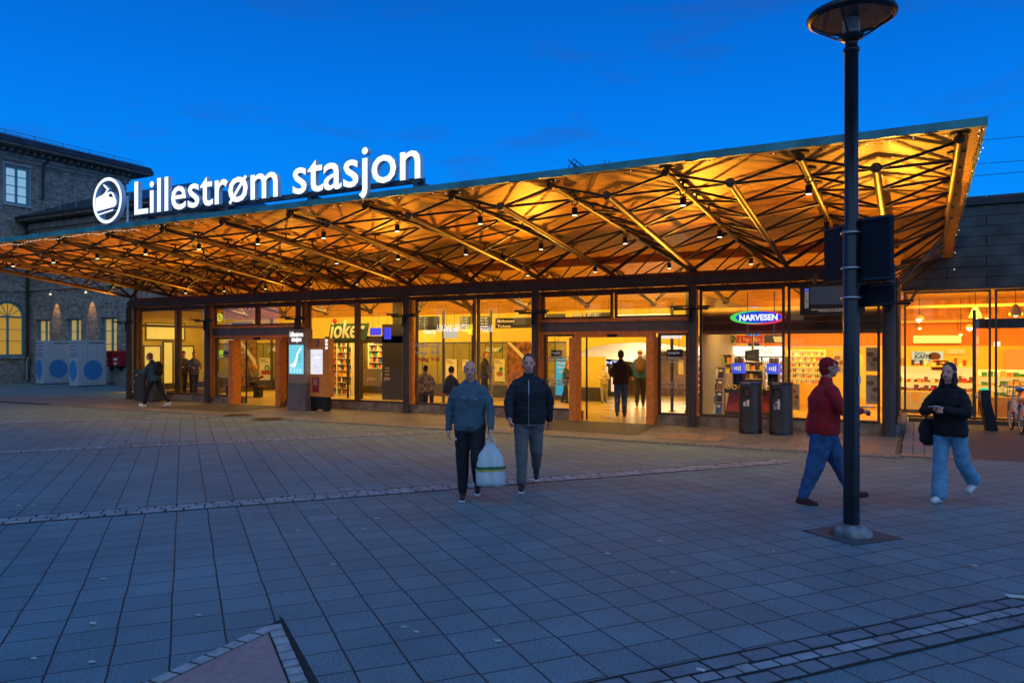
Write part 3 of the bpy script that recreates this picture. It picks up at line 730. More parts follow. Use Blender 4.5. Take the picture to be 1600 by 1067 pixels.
# downlights hung from the upper chords
DL = []
for j in range(1, 13):
    for yi in (13.6, 16.5, 20.0):
        if j % 2 == 0 and yi == 16.5 and j > 7: continue
        DL.append((TX[j], yi))
tpl = None
word = {13.6: 'in the front canopy row', 16.5: 'in the middle canopy row', 20.0: 'in the rear canopy row'}
ordn = ['first', 'second', 'third', 'fourth', 'fifth', 'sixth', 'seventh', 'eighth', 'ninth', 'tenth', 'eleventh', 'twelfth']
cnt = {13.6: 0, 16.5: 0, 20.0: 0}
for x, y in DL:
    z = zt(y) - .05
    if tpl is None:
        tpl = empty('canopy_downlight', (x, y, z), 0, 'x', 'downlight', 'downlights hung under the canopy')
        a = MB(); a.lathe((0, 0, 0), [(.052, -.25), (.057, -.245), (.057, -.11), (.048, -.10)], 16); a.build('housing', BLACK, tpl, local=True)
        a = MB(); a.tube((0, 0, -.11), (0, 0, .0), .008, 6); a.ring((0, 0, 0), .062, .012, 12, 6, 'y'); a.build('hanger', BLACK, tpl, local=True)
        a = MB(); a.lathe((0, 0, 0), [(.047, -.262), (.047, -.251)], 16); a.build('lamp_disc', LAMPW, tpl, local=True); o = tpl
    else:
        o = copy_tree(tpl); o.location = (x, y, z)
    o['label'] = 'black cylinder downlight %s, %s from the right' % (word[y], ordn[cnt[y]]); cnt[y] += 1
    if y < 20: spot('downlight_beam', (x, y, z - .28), (x, y + .3, 0), 105 if y > 14 else 115, (1.0, .56, .17), 112, .8, .05)
for x, y in [(v, 17.6) for v in TX[1:12]]:
    pass
# fairy lights along the fascia and the right edge
m = MB()
def bulb(x, y, z, r): m.ball((x, y, z), r, 4, 3)
x = CX0
fl = MB()
while x < CX1:
    s = .055 + .03 * sin(x * 1.3); lump = .5 + .5 * sin(x * .9 + 1)
    d = abs(noise.noise(Vector((x * 1.1, 0, 0)))) * .12 + .015
    lit = -28 < x < -17 or random.random() < .22
    (m if lit else fl).ball((x, 12.14 + random.uniform(-.02, .02), 4.92 - d * (1 if x < -17 else .5) - random.random() * .03), .0085, 4, 3)
    x += .062 if x < -17 else .10
y = 12.2
while y < 22.2:
    for k in range(random.randint(1, 4)):
        (m if random.random() < .02 else fl).ball((CX1 - .01 + random.uniform(-.04, .04), y + random.uniform(-.05, .05), zs(y) - .05 - k * .07 + random.uniform(-.03, .03)), .0085, 4, 3)
    y += .085
for k in range(16): (m if k % 7 == 3 else fl).ball((CX1 + .02 + random.uniform(-.03, .03), 22.05, 4.5 - k * .06), .012, 4, 3)
fe = empty('fairy_light_string', (-13, 12.14, 4.9), 0, 'string of tiny white icicle fairy lights hung along the canopy edge', 'fairy lights')
tag(m.build('lit_bulbs', FAIRY, fe), kind='stuff'); tag(fl.build('unlit_bulbs', mat('unlit_bulb', (.12, .10, .08), .4), fe), kind='stuff')
a = MB(); x = CX0
while x < CX1 - .3: a.tube((x, 12.14, 4.905 - .012 * sin(x * 3)), (x + .4, 12.14, 4.905 - .012 * sin((x + .4) * 3)), .004, 4); x += .4
a.build('cable', BLACK, fe)
# ------------------------------------------------------------------ roof sign
LET = mat('white_letter_side', (.72, .74, .8), .4)
sg = empty('station_name_sign', (-12.8, 12.1, 5.05), 0, 'glowing white block letters reading Lillestrøm stasjon standing on the canopy edge', 'roof sign')
# letters laid out one by one so every letter is a part
cu = bpy.data.curves.new('t', 'FONT'); txt = 'Lillestrøm stasjon'
def letter_x(body, size, off):
    mb = text_mb(body, size, Matrix.Identity(4), off=off, align='LEFT'); xs = [v[0] for v in mb.v]; return (min(xs), max(xs)) if xs else (0, 0)
SZ = 1.08; full = letter_x(txt, SZ, .02); KX = 8.56 / (full[1] - full[0])
cap = text_mb('L', SZ, Matrix.Identity(4), align='LEFT'); capz = max(v[1] for v in cap.v); KZ = .79 / capz
for i, ch in enumerate(txt):
    if ch == ' ': continue
    l1 = letter_x(txt[:i + 1], SZ, .02)[1]; own = letter_x(ch, SZ, .02)
    x0 = -16.98 + (l1 - own[1] - full[0]) * KX
    mb = MB(); Mx = Matrix.Translation((x0, 12.04, 5.2)) @ Matrix.Rotation(pi / 2, 4, 'X') @ Matrix.Diagonal((KX, KZ, 1, 1))
    mb.m = 0; text_mb(ch, SZ, Mx, extr=.055, off=.010, align='LEFT', mb=mb)
    vm = MB(); vm.v = mb.v; vm.f = []; 
    for f in mb.f:
        p = [Vector(mb.v[k]) for k in f]; nrm = (p[1] - p[0]).cross(p[2] - p[0])
        front = abs(nrm.normalized().y) > .9 and p[0].y < 12.04
        vm.f.append(f); vm.mi.append(0 if front else 1); vm.sm.append(False)
    o = vm.build('letter', [SIGNW, LET], sg); o['label'] = 'white letter ' + ch
m = MB(); m.box(-17.0, -8.46, 12.12, 12.2, 5.14, 5.24)
for x in (-16.7, -13.9, -11.4, -8.65):
    m.box(x - .05, x + .05, 12.12, 12.2, 5.06, 5.14); m.bar((x, 12.2, 5.16), (x + .0, 12.6, 5.04), .05, .05); m.bar((x + .1, 12.16, 5.14), (x + .3, 12.45, 5.05), .04, .04)
m.build('mounting_rail', mat('bluish_rail', (.09, .11, .14), .5, .3), sg)
# round train symbol
rs = empty('train_symbol_sign', (-18.06, 12.1, 5.05), 0, 'glowing white ring sign with a train front symbol left of the letters', 'roof sign')
def annulus(mb, cx, cz, r0, r1, y0, y1, n=48):
    vs = []
    for y in (y0, y1):
        for r in (r0, r1): vs += [(cx + r * cos(2 * pi * i / n), y, cz + r * sin(2 * pi * i / n)) for i in range(n)]
    for i in range(n):
        j = (i + 1) % n
        mb.m = 0; mb.add([vs[i], vs[j], vs[n + j], vs[n + i]], [(0, 1, 2, 3)])
        mb.m = 1; mb.add([vs[2 * n + i], vs[2 * n + j], vs[3 * n + j], vs[3 * n + i]], [(3, 2, 1, 0)])
        mb.add([vs[i], vs[j], vs[2 * n + j], vs[2 * n + i]], [(0, 1, 2, 3)]); mb.add([vs[n + i], vs[n + j], vs[3 * n + j], vs[3 * n + i]], [(0, 1, 2, 3)])
m = MB(); annulus(m, -18.06, 5.65, .50, .58, 12.0, 12.12); m.build('ring', [SIGNW, LET], rs)
def lit_poly(name, poly, y0=12.02, y1=12.12):
    a = MB(); n = len(poly); vs = [(x, y0, z) for x, z in poly] + [(x, y1, z) for x, z in poly]
    a.m = 0; a.add(vs, [tuple(range(n))]); a.m = 1; a.add(vs, [(i, (i + 1) % n, n + (i + 1) % n, n + i) for i in range(n)] + [tuple(range(2 * n - 1, n - 1, -1))]); return a.build(name, [SIGNW, LET], rs)
cx, cz = -18.06, 5.65
# loco body: chord of the ring on the left, rounded nose on the right with a window notch
body = [(-.49, .10), (-.10, .20), (.05, .20), (.09, .12), (.19, .10), (.17, .18), (.12, .215), (.20, .20), (.28, .08), (.34, -.04), (.33, -.13), (.26, -.18), (-.46, -.26), (-.50, -.12)]
body = [(-.49, .10), (-.06, .205), (.10, .215), (.20, .19), (.28, .08), (.345, -.05), (.33, -.13), (.26, -.175), (-.45, -.235), (-.50, -.10)]
lit_poly('train_body', [(cx + a, cz + b) for a, b in body])
w0 = MB(); w0.prism([(cx + .07, cz + .16), (cx + .16, cz + .16), (cx + .215, cz + .06), (cx + .06, cz + .09)], 12.005, 12.019); w0.build('train_window', BLACK, rs)
lit_poly('track', [(cx + a, cz + b) for a, b in ((-.43, -.31), (.22, -.235), (.20, -.27), (-.40, -.345))])
lit_poly('pantograph', [(cx + a, cz + b) for a, b in ((-.20, .41), (-.15, .43), (.0, .32), (.06, .29), (-.12, .17), (-.17, .17), (-.04, .28))])
m = MB()
for x in (cx - .42, cx + .52): m.tube((x, 12.2, 5.04), (x, 12.2, 5.75), .028, 8); m.lathe((x, 12.2, 5.05), [(.06, 0), (.06, .02)], 12)
m.bar((cx - .42, 12.2, 5.7), (cx + .52, 12.2, 5.7), .03, .03); m.build('stand', WHITE, rs)

# ------------------------------------------------------------------ kiosk sign NARVESEN
ns = empty('kiosk_oval_sign', (-3.39, 19.1, 2.55), 0, 'oval blue lit sign with white lettering, green left tip and red lower edge', 'shop sign')
def ellipse(cx, cz, a, b, n=40, t0=0, t1=2 * pi): return [(cx + a * cos(t0 + (t1 - t0) * i / n), cz + b * sin(t0 + (t1 - t0) * i / n)) for i in range(n)]
sc = at(1184, 496.5, 19.1); sa = (at(1225, 496, 19.1)[0] - at(1142, 496, 19.1)[0]) / 2; scx, scz = sc
m = MB(); m.prism(ellipse(scx + .02, scz + .0, sa * .98, .165), 19.1, 19.2); m.build('red_rim', em('red_sign_glow', (.9, .05, .08), 1.0, (.5, .02, .02)), ns)
m = MB(); m.prism(ellipse(scx - .12, scz + .012, sa * .86, .158), 19.08, 19.097); m.build('green_tip', em('green_sign_glow', (.08, .75, .12), 1.0, (.02, .4, .05)), ns)
m = MB(); m.prism(ellipse(scx + .02, scz + .012, sa * .86, .140), 19.06, 19.077); m.build('blue_face', em('blue_sign_glow', (.01, .05, .75), 1.0, (.01, .03, .4)), ns)
text_mb('NARVESEN', .2, facing(scx + .02, 19.055, scz - .062), extr=.004, off=.007, width=.90).build('lettering', SIGNW, ns)
m = MB()
for x in (scx - .25, scx + .38): m.tube((x, 19.15, 2.2), (x, 19.15, 3.3), .012, 6)
m.build('hanging_rod', CHROME, ns)

# ------------------------------------------------------------------ departure screen hung from the beam
ds = empty('departure_screen', (-1.62, 17.6, 3.0), 0, 'black departure screen with a dark blue panel hanging from the front beam', 'departure screen')
m = MB(); m.box(-2.26, -.97, 17.56, 17.68, 2.63, 3.30); m.build('housing', BLACK, ds, bevel=.01)
m = MB(); m.box(-2.06, -1.0, 17.548, 17.558, 2.86, 3.24); m.build('display', em('dim_display_glow', (.015, .035, .07), .5, (.01, .015, .03)), ds)
m = MB(); m.box(-2.16, -2.08, 17.55, 17.558, 3.15, 3.21); m.build('line_badge', em('badge_glow', (.08, .12, .7), .8, (.02, .03, .3)), ds)
mb = MB()
for i in range(8): text_mb('%02d:%02d' % (21 + (i > 4), (48 + 7 * i) % 60), .055, facing(-2.12, 17.548, 3.10 - i * .045), width=.075, mb=mb)
for i in range(2): text_mb('Trykk på skjermen for mer informasjon om avganger', .03, facing(-1.58, 17.548, 2.74 - i * .035), width=.9 - .3 * i, mb=mb)
mb.build('screen_text', TXTW, ds)
m = MB(); m.box(-1.98, -1.94, 17.6, 18.36, 3.52, 3.56); m.box(-1.99, -1.93, 17.58, 17.66, 3.29, 3.56); m.box(-1.3, -1.24, 17.58, 17.66, 3.29, 3.56); m.box(-1.29, -1.25, 17.6, 18.36, 3.52, 3.56); m.box(-2.04, -1.88, 17.54, 17.7, 3.40, 3.45)
m.build('hanger', STEEL, ds)

# ------------------------------------------------------------------ street lamp
LX, LY = -.59, 8.43
lp = empty('street_lamp', (LX, LY, 0), 0, 'tall dark blue lamp post with an unlit conical glass head', 'street lamp')
DKB = mat('midnight_blue_paint', (.010, .012, .020), .3, var=.3, vs=4, bump=.05, bs=30)
m = MB(); m.lathe((LX, LY, 0), [(.079, .06), (.079, 3.12), (.067, 3.14), (.067, 4.92), (.077, 4.925), (.077, 4.96), (.06, 4.965), (.06, 5.02)], 24); m.build('pole', DKB, lp)
m = MB(); m.lathe((LX, LY, 0), [(.20, .008), (.195, .05), (.17, .09), (.12, .115), (.09, .12)], 28); m.build('foot', mat('scuffed_grey_cast_foot', (.30, .31, .33), .6, vs=7, col2=(.05, .05, .055), bump=.3), lp)
hz = 5.02
m = MB(); m.lathe((LX, LY, hz), [(.05, 0), (.09, .025), (.13, .055), (.125, .07), (.0, .07)], 24); m.build('collar', BLACK, lp)
m = MB(); m.lathe((LX, LY, hz), [(.40, .235), (.425, .245), (.43, .27), (.415, .30), (.32, .35), (.14, .39), (.0, .40)], 48)
m.lathe((LX, LY, hz), [(.385, .225), (.40, .235)], 48); keep = [i for i, f in enumerate(m.f) if len(f) == 4]; m.f = [m.f[i] for i in keep]; m.mi = [0] * len(keep); m.sm = [True] * len(keep); hood = m.build('hood', BLACK, lp)
m = MB(); m.lathe((LX, LY, hz), [(.0, .33), (.25, .31), (.395, .25), (.40, .24)], 40); m.build('reflector', mat('lamp_reflector', (.12, .115, .11), 1.0, 0, spec=0.0), lp)
LG = glass('lamp_glass', (.93, .94, .95), .6, .12)
m = MB(); m.lathe((LX, LY, hz), [(.125, .065), (.395, .235)], 40); m.f = [f for f in m.f if len(f) == 4]; m.mi = m.mi[:len(m.f)]; m.sm = m.sm[:len(m.f)]; m.build('glass_cone', LG, lp)
for a in (radians(20), radians(140), radians(260)):
    m = MB(); m.tube((LX + .12 * cos(a), LY + .12 * sin(a), hz + .06), (LX + .40 * cos(a), LY + .40 * sin(a), hz + .24), .012, 6); m.build('rib', BLACK, lp)
m = MB()
for i in range(9): m.lathe((LX, LY, hz + .075 + i * .025), [(.078, 0), (.082, .004), (.082, .014), (.074, .018)], 20)
m.lathe((LX, LY, hz + .075), [(.06, 0), (.06, .24)], 16); m.build('louvre', mat('pale_louvre', (.55, .56, .56), .4), lp)
m = MB()
for z in (2.42, 2.72, 3.08): m.ring((LX, LY, z), .09, .014, 20, 6)
m.build('clamp', CHROME, lp)
m = MB(); m.box(LX + .066, LX + .088, LY - .06, LY - .03, 1.55, 1.62); m.build('sticker', mat('blue_sticker', (.3, .45, .6), .5), lp)
# boards fixed to it, seen from the back
NAVY = mat('navy_board_back', (.008, .012, .022), .75, var=.2, spec=.25)
def board(lbl, px0, d0, px1, d1, z0, z1, th=.05, name='wayfinding_board'):
    def wp(px, d): r = (px - 800) / FPX * d; return Vector((r * cos(YAW) - d * sin(YAW), d * cos(YAW) + r * sin(YAW), 0))
    a, b = wp(px0, d0), wp(px1, d1); dr = (b - a).normalized(); nn = Vector((-dr.y, dr.x, 0)) * th
    e = empty(name, ((a + b) / 2 + Vector((0, 0, z0))), 0, lbl, 'sign board')
    m = MB(); m.hexa([(a.x, a.y, z0), (b.x, b.y, z0), (b.x + nn.x, b.y + nn.y, z0), (a.x + nn.x, a.y + nn.y, z0)], [(a.x, a.y, z1), (b.x, b.y, z1), (b.x + nn.x, b.y + nn.y, z1), (a.x + nn.x, a.y + nn.y, z1)]); m.build('panel', NAVY, e, bevel=.008)
    for z in (z0 + .02, z1 - .02):
        m = MB(); m.hexa([(a.x, a.y, z - .012), (b.x, b.y, z - .012), (b.x - nn.x * .2, b.y - nn.y * .2, z - .012), (a.x - nn.x * .2, a.y - nn.y * .2, z - .012)], [(a.x, a.y, z + .012), (b.x, b.y, z + .012), (b.x - nn.x * .2, b.y - nn.y * .2, z + .012), (a.x - nn.x * .2, a.y - nn.y * .2, z + .012)])
        m.build('stiffener', BLACK, e)
    return e
board('tall dark board clamped to the left side of the lamp post', 1287, 8.35, 1322, 7.95, 2.60, 3.22)
board('larger tall dark board clamped to the right side of the lamp post', 1336, 7.72, 1389, 7.40, 2.58, 3.22, .09)
bl = board('long low dark board on the lamp post below the two tall ones', 1322, 7.9, 1395, 7.5, 2.33, 2.56)

# ------------------------------------------------------------------ map pylon and wooden map board
TIMB = mat('weathered_larch', (.34, .24, .19), .7, var=.25, vs=14, bump=.2, bs=50)
GALV = mat('grey_fibre_cement', (.14, .14, .15), .6, var=.2, vs=6, bump=.1)
x0 = at(450, 600, 17.3)[0]; x1 = at(477, 600, 17.3)[0]
py_ = empty('map_pylon', ((x0 + x1) / 2, 17.45, 0), 0, 'tall square timber and grey pylon with a glowing turquoise route map', 'information pylon')
m = MB(); m.box(x0, x1, 17.3, 17.62, .85, 2.5)
for i in range(1, 4): m.box(x0 + (x1 - x0) * i / 4 - .004, x0 + (x1 - x0) * i / 4 + .004, 17.297, 17.31, .86, 2.49)
m.build('timber_body', TIMB, py_, bevel=.006)
m = MB(); m.box(x0 - .01, x1 + .01, 17.29, 17.63, .004, .85); m.build('base', GALV, py_, bevel=.006)
text_mb('Lillestrøm', .2, facing((x0 + x1) / 2, 17.292, 2.28), extr=.003, off=.006, width=(x1 - x0) * .76).build('title', SIGNW, py_)
text_mb('stasjon', .2, facing((x0 + x1) / 2, 17.292, 2.13), extr=.003, off=.006, width=(x1 - x0) * .56).build('title', SIGNW, py_)
m = MB(); m.box(x0 + .06, x1 - .07, 17.285, 17.299, 1.13, 2.02); scn = m.build('screen', em('turquoise_map_glow', (.16, .62, .75), 1.0, (.1, .4, .5)), py_)
m = MB(); w_ = x1 - x0
coast = [(.14, 1.38), (.32, 1.33), (.45, 1.36), (.55, 1.55), (.60, 1.72), (.78, 1.90), (.80, 1.97), (.66, 1.88), (.52, 1.74), (.47, 1.60), (.36, 1.46), (.2, 1.44)]
m.prism([(x0 + w_ * a, z) for a, z in coast], 17.280, 17.284)
for i in range(5):
    for j in range(4): m.box(x0 + w_ * (.17 + .18 * j), x0 + w_ * (.17 + .18 * j) + .055, 17.281, 17.284, 1.17 + .03 * i, 1.18 + .03 * i)
m.build('map_print', em('map_land_glow', (.85, .92, .95), 1.1), scn)
m = MB()
for i in range(4): m.box(x0 + w_ * .62, x0 + w_ * .78, 17.281, 17.284, 1.5 + .075 * i, 1.515 + .075 * i)
m.build('map_labels', em('map_label_dark', (.03, .12, .2), .6, (.02, .1, .15)), scn)
# wooden board with lit map
KX0 = at(483, 600, 17.5)[0]; KX1 = at(514, 600, 17.5)[0]; kw = KX1 - KX0
kb = empty('map_board', ((KX0 + KX1) / 2, 17.6, 0), 0, 'orange wooden town map board with a lit map on a dark foot', 'map board')
m = MB(); m.box(KX0, KX1, 17.5, 17.72, .44, 2.22); m.build('timber_body', mat('oiled_oak_board', (.75, .30, .05), .45, var=.12, vs=12, bump=.1), kb, bevel=.008)
m = MB(); m.box(KX0 + .03, KX1 - .1, 17.53, 17.70, .06, .438); m.box(KX0 + .06, KX0 + .16, 17.5, 17.72, .004, .058); m.box(KX1 - .24, KX1 - .14, 17.5, 17.72, .004, .058); m.build('foot', BLACK, kb)
m = MB(); m.box(KX0 + .06, KX0 + kw * .68, 17.49, 17.499, 1.13, 1.88); s_ = m.build('map', em('lit_paper_map', (.66, .70, .78), 1.0), kb)
m = MB()
random.seed(3)
for i in range(60):
    a = KX0 + .12 + random.random() * kw * .48; z = 1.2 + random.random() * .55
    m.box(a, a + random.uniform(.01, .05), 17.485, 17.489, z, z + random.uniform(.004, .012))
m.build('map_streets', em('map_street_ink', (.2, .28, .42), .8, (.2, .2, .3)), s_)
m = MB(); m.box(KX0 + .25, KX0 + .42, 17.484, 17.488, 1.62, 1.66); m.build('map_title', em('map_title_ink', (.95, .95, 1), 1.2), s_)
m = MB(); m.box(KX0 + .07, KX0 + .10, 17.484, 17.488, 1.16, 1.86); m.build('map_legend', em('map_legend_ink', (.5, .52, .3), .8), s_)
cxk = KX0 + kw * .42
m = MB(); m.prism([(cxk - .075, 2.17), (cxk + .075, 2.17), (cxk + .075, 2.04), (cxk, 1.95), (cxk - .075, 2.04)], 17.49, 17.499); cr_ = m.build('crest', mat('dark_red_enamel', (.22, .01, .015), .4), kb)
m = MB()
for i, (a, z) in enumerate(((-.03, 2.12), (.012, 2.09), (-.02, 2.05), (.02, 2.015))): m.box(cxk + a - .02, cxk + a + .022, 17.484, 17.489, z, z + .022)
m.build('crest_figure', PRINTW, cr_)
m = MB()
for z in (2.11, 2.0, 1.89): m.box(KX0 + kw * .83, KX0 + kw * .93, 17.49, 17.499, z, z + .075)
m.build('pictogram', SIGNW, kb)
m = MB(); m.box(KX0 + .14, KX0 + .40, 17.488, 17.499, .58, 1.03); n_ = m.build('notice', mat('crimson_notice', (.28, .01, .03), .5), kb)
mb = MB()
for i, t in enumerate(('HVEM VET', 'HVA SOM', 'SKJER I', 'BYEN?')): text_mb(t, .06, facing(KX0 + .27, 17.485, .95 - .055 * i), width=.16, mb=mb)
mb.build('notice_text', PRINTW, n_)

# ------------------------------------------------------------------ waste bins
def bin_(x, y, lbl, top, symbol, rz=0):
    e = empty('waste_bin', (x, y, 0), rz, lbl, 'waste bin', 'round grey waste bins')
    G = BINM; n = 40; r = .25
    # shell with a round hole in the front
    m = MB(); hz_, hr = .93, .10
    cols = n; rows = [.09, .3, .5, .7, .79, .83, .87, .90, .93, .96, .99, 1.03, 1.07, 1.11]
    vs = []; 
    for z in rows: vs += [(r * sin(2 * pi * i / n), -r * cos(2 * pi * i / n), z) for i in range(n)]
    fs = []
    for j in range(len(rows) - 1):
        zc = (rows[j] + rows[j + 1]) / 2
        for i in range(n):
            a = 2 * pi * (i + .5) / n; a = a - 2 * pi if a > pi else a
            if (a * r) ** 2 + (zc - hz_) ** 2 < hr ** 2 * .9: continue
            fs.append((j * n + i, j * n + (i + 1) % n, (j + 1) * n + (i + 1) % n, (j + 1) * n + i))
    m.add(vs, fs, True); m.build('shell', G, e, local=True)
    m = MB(); pts = []
    for k in range(24):
        a = 2 * pi * k / 24; u = .103 * sin(a) / r; pts.append((r * 1.006 * sin(u), -r * 1.006 * cos(u), hz_ + .103 * cos(a)))
    m.path(pts + pts[:1], .012, 6); m.build('hole_rim', BLACK, e, local=True)
    m = MB(); m.lathe((0, 0, 0), [(.21, .5), (.21, 1.05)], 24); m.build('liner', mat('bin_liner', (.16, .11, .06), .6), e, local=True)
    m = MB(); m.lathe((0, 0, 0), [(.255, .0), (.255, .09), (.25, .095)], 40); m.build('base_ring', BLACK, e, local=True)
    m = MB(); m.lathe((0, 0, 0), [(.252, 1.1), (.258, 1.11), (.258, 1.145), (.24, 1.155), (.0, 1.16)], 40); m.build('lid', top, e, local=True)
    m = MB()
    if symbol == 'man':
        y_ = -.256
        def f(x0, x1, z0, z1): m.box(x0, x1, y_ - .002, y_ + .004, z0, z1)
        m.ball((.045, y_, .775), .02, 8, 6, 1, .2, 1); f(.015, .075, .66, .75); f(.02, .042, .57, .66); f(.05, .072, .57, .66); m.bar((.02, y_, .74), (-.03, y_, .71), .006, .016)
        f(-.06, -.05, .57, .65); f(-.02, -.01, .57, .65); f(-.06, -.01, .57, .58); m.bar((-.06, y_, .65), (-.045, y_, .68), .006, .01)
    else:
        y_ = -.256
        def f(x0, x1, z0, z1): m.box(x0, x1, y_ - .002, y_ + .008, z0, z1)
        f(-.06, -.005, .62, .70); f(-.04, -.005, .70, .72); f(.02, .075, .62, .76)
    s_ = m.build('symbol', PRINTW, e, local=True)
    mb = text_mb('RESTAVFALL' if symbol == 'man' else 'PAPIR · PAPER', .035, Matrix.Translation((0, -.262, 1.118)) @ Matrix.Rotation(pi / 2, 4, 'X'), width=.2)
    mb.build('lid_text', PRINTW, e, local=True)
    return e
BINM = mat('graphite_bin_paint', (.085, .085, .09), .38, .5, var=.08, vs=3)
BLUEL = mat('blue_lid', (.012, .03, .16), .4)
bin_(-3.32, 17.62, 'grey round waste bin with a blue rim and paper symbol by the kiosk window', BLUEL, 'paper', radians(-12))
bin_(-2.67, 17.66, 'grey round waste bin with a black rim and litter man symbol by the kiosk window', BLACK, 'man', radians(-12))
bin_(-24.95, 17.95, 'grey round waste bin with a green edged lid beside the far left corner column', mat('green_lid', (.02, .12, .06), .4), 'paper', radians(-45))
bin_(-24.30, 17.95, 'grey round waste bin behind the person in the teal puffer jacket', BLACK, 'man', radians(-45))
# ------------------------------------------------------------------ old stone station building on the left
def rubble(name, cA, cB, mortar, bw=.42, rh=.105):
    m = bpy.data.materials.new(name); m.use_nodes = True; n = m.node_tree; p = n.nodes['Principled BSDF']; t = n.nodes.new('ShaderNodeTexCoord')
    sx = n.nodes.new('ShaderNodeSeparateXYZ'); n.links.new(t.outputs['Object'], sx.inputs[0])
    ad = n.nodes.new('ShaderNodeMath'); ad.operation = 'ADD'; n.links.new(sx.outputs[0], ad.inputs[0]); n.links.new(sx.outputs[1], ad.inputs[1])
    cx = n.nodes.new('ShaderNodeCombineXYZ'); n.links.new(ad.outputs[0], cx.inputs[0]); n.links.new(sx.outputs[2], cx.inputs[1])
    wz = N(m, 'ShaderNodeTexNoise', Scale=1.2, Detail=3.0); n.links.new(t.outputs['Object'], wz.inputs['Vector'])
    va = n.nodes.new('ShaderNodeVectorMath'); va.operation = 'MULTIPLY_ADD'; va.inputs[1].default_value = (.12, .07, 0)
    n.links.new(wz.outputs['Color'], va.inputs[0]); n.links.new(cx.outputs[0], va.inputs[2])
    b = n.nodes.new('ShaderNodeTexBrick'); b.offset = .43; b.squash = .6; b.squash_frequency = 3; b.inputs['Scale'].default_value = 1
    b.inputs['Brick Width'].default_value = bw; b.inputs['Row Height'].default_value = rh; b.inputs['Mortar Size'].default_value = .009; b.inputs['Mortar Smooth'].default_value = .4
    b.inputs['Color1'].default_value = (*cA, 1); b.inputs['Color2'].default_value = (*cB, 1); b.inputs['Mortar'].default_value = (*mortar, 1)
    n.links.new(va.outputs[0], b.inputs['Vector'])
    z = N(m, 'ShaderNodeTexNoise', Scale=5.0, Detail=6.0, Roughness=.7); n.links.new(t.outputs['Object'], z.inputs['Vector'])
    r = n.nodes.new('ShaderNodeMapRange'); r.inputs[1].default_value = .3; r.inputs[2].default_value = .7; r.inputs[3].default_value = .5; r.inputs[4].default_value = 1.5
    n.links.new(z.outputs[0], r.inputs[0]); s = n.nodes.new('ShaderNodeVectorMath'); s.operation = 'SCALE'
    n.links.new(b.outputs['Color'], s.inputs[0]); n.links.new(r.outputs[0], s.inputs['Scale']); n.links.new(s.outputs[0], p.inputs['Base Color'])
    h = n.nodes.new('ShaderNodeMath'); h.operation = 'MULTIPLY_ADD'; h.inputs[1].default_value = -1.3; n.links.new(b.outputs['Fac'], h.inputs[0]); n.links.new(z.outputs[0], h.inputs[2])
    bp = n.nodes.new('ShaderNodeBump'); bp.inputs['Strength'].default_value = .8; bp.inputs['Distance'].default_value = .04
    n.links.new(h.outputs[0], bp.inputs['Height']); n.links.new(bp.outputs[0], p.inputs['Normal']); p.inputs['Roughness'].default_value = .8
    return m
STONE = rubble('grey_rubble_stone', (.26, .22, .19), (.46, .40, .34), (.10, .085, .075))
TRIM = mat('cut_granite_trim', (.38, .35, .31), .75, vs=4, col2=(.2, .185, .165), bump=.4, bs=30)
TEAL = mat('teal_window_paint', (.07, .30, .34), .45)
ROOFD = mat('dark_sheet_roof', (.03, .035, .045), .4, .3, var=.3, vs=1.5)
SOFW = mat('weathered_eaves_board', (.12, .10, .08), .7, var=.4, vs=3)
LITY = em('lit_room_yellow', (1.0, .52, .03), .36, (.5, .3, .1))
LITC = em('lit_room_cream', (1.0, .60, .14), .36, (.5, .4, .2))
PALE = mat('pale_sky_pane', (.35, .5, .6), .15, spec=1.0)
XM = -45.1
old = empty('old_station_building', (-46, 25, 0), 0, 'tall grey stone station building with wide dark eaves at the far left', 'building')
YA, YB2 = 0.0, 31.3
# wall facing the square, pierced by the arched window and the upper window
holes = [(23.2, 24.95, 1.5, 4.57, True), (23.85, 25.2, 10.1, 12.2, False), (19.5, 20.85, 10.1, 12.2, False), (18.8, 20.55, 1.5, 4.57, True)]
def wallx(mb, X, y0, y1, z0, z1, hs, t=.35):
    yc = sorted({y0, y1, *[h[0] for h in hs], *[h[1] for h in hs]})
    for a, b in zip(yc[:-1], yc[1:]):
        inn = sorted([(h[2], h[3]) for h in hs if h[0] <= a and h[1] >= b]); z = z0
        for za, zb_ in inn:
            mb.box(X - t, X, a, b, z, za); z = zb_
        mb.box(X - t, X, a, b, z, z1)
m = MB(); wallx(m, XM, YA, YB2, 0, 13.0, holes)
m.box(-60, XM - .36, YB2 - .35, YB2, 0, 13.0); m.build('wall', STONE, old)
m = MB(); m.box(XM, XM + .10, YA, YB2 + .1, 12.55, 12.75); m.box(XM, XM + .18, YA, YB2 + .18, 12.75, 12.95); m.box(XM, XM + .06, YA, 25.1, 5.15, 5.36); m.box(XM, XM + .08, YA, 25.1, 0, 1.0)
y = YA
while y < YB2: m.box(XM + .18, XM + .55, y, y + .14, 12.98, 13.14); y += .42
m.build('cornice', TRIM, old)
m = MB(); m.hexa([(-60, YA, 13.16), (XM + 1.15, YA, 13.16), (XM + 1.15, YB2 + 1.1, 13.16), (-60, YB2 + 1.1, 13.16)], [(-60, YA, 13.30), (XM + 1.15, YA, 13.30), (XM + 1.15, YB2 + 1.1, 13.30), (-60, YB2 + 1.1, 13.30)]); m.build('eaves', SOFW, old)
m = MB(); m.hexa([(-60, YA, 13.31), (XM + 1.2, YA, 13.31), (XM + 1.2, YB2 + 1.15, 13.31), (-60, YB2 + 1.15, 13.31)], [(-60, YA, 17.0), (XM + 1.05, YA, 13.68), (XM + 1.05, YB2 + 1.0, 13.68), (-60, YB2 - 8, 17.0)])
rf = m.build('roof', ROOFD, old)
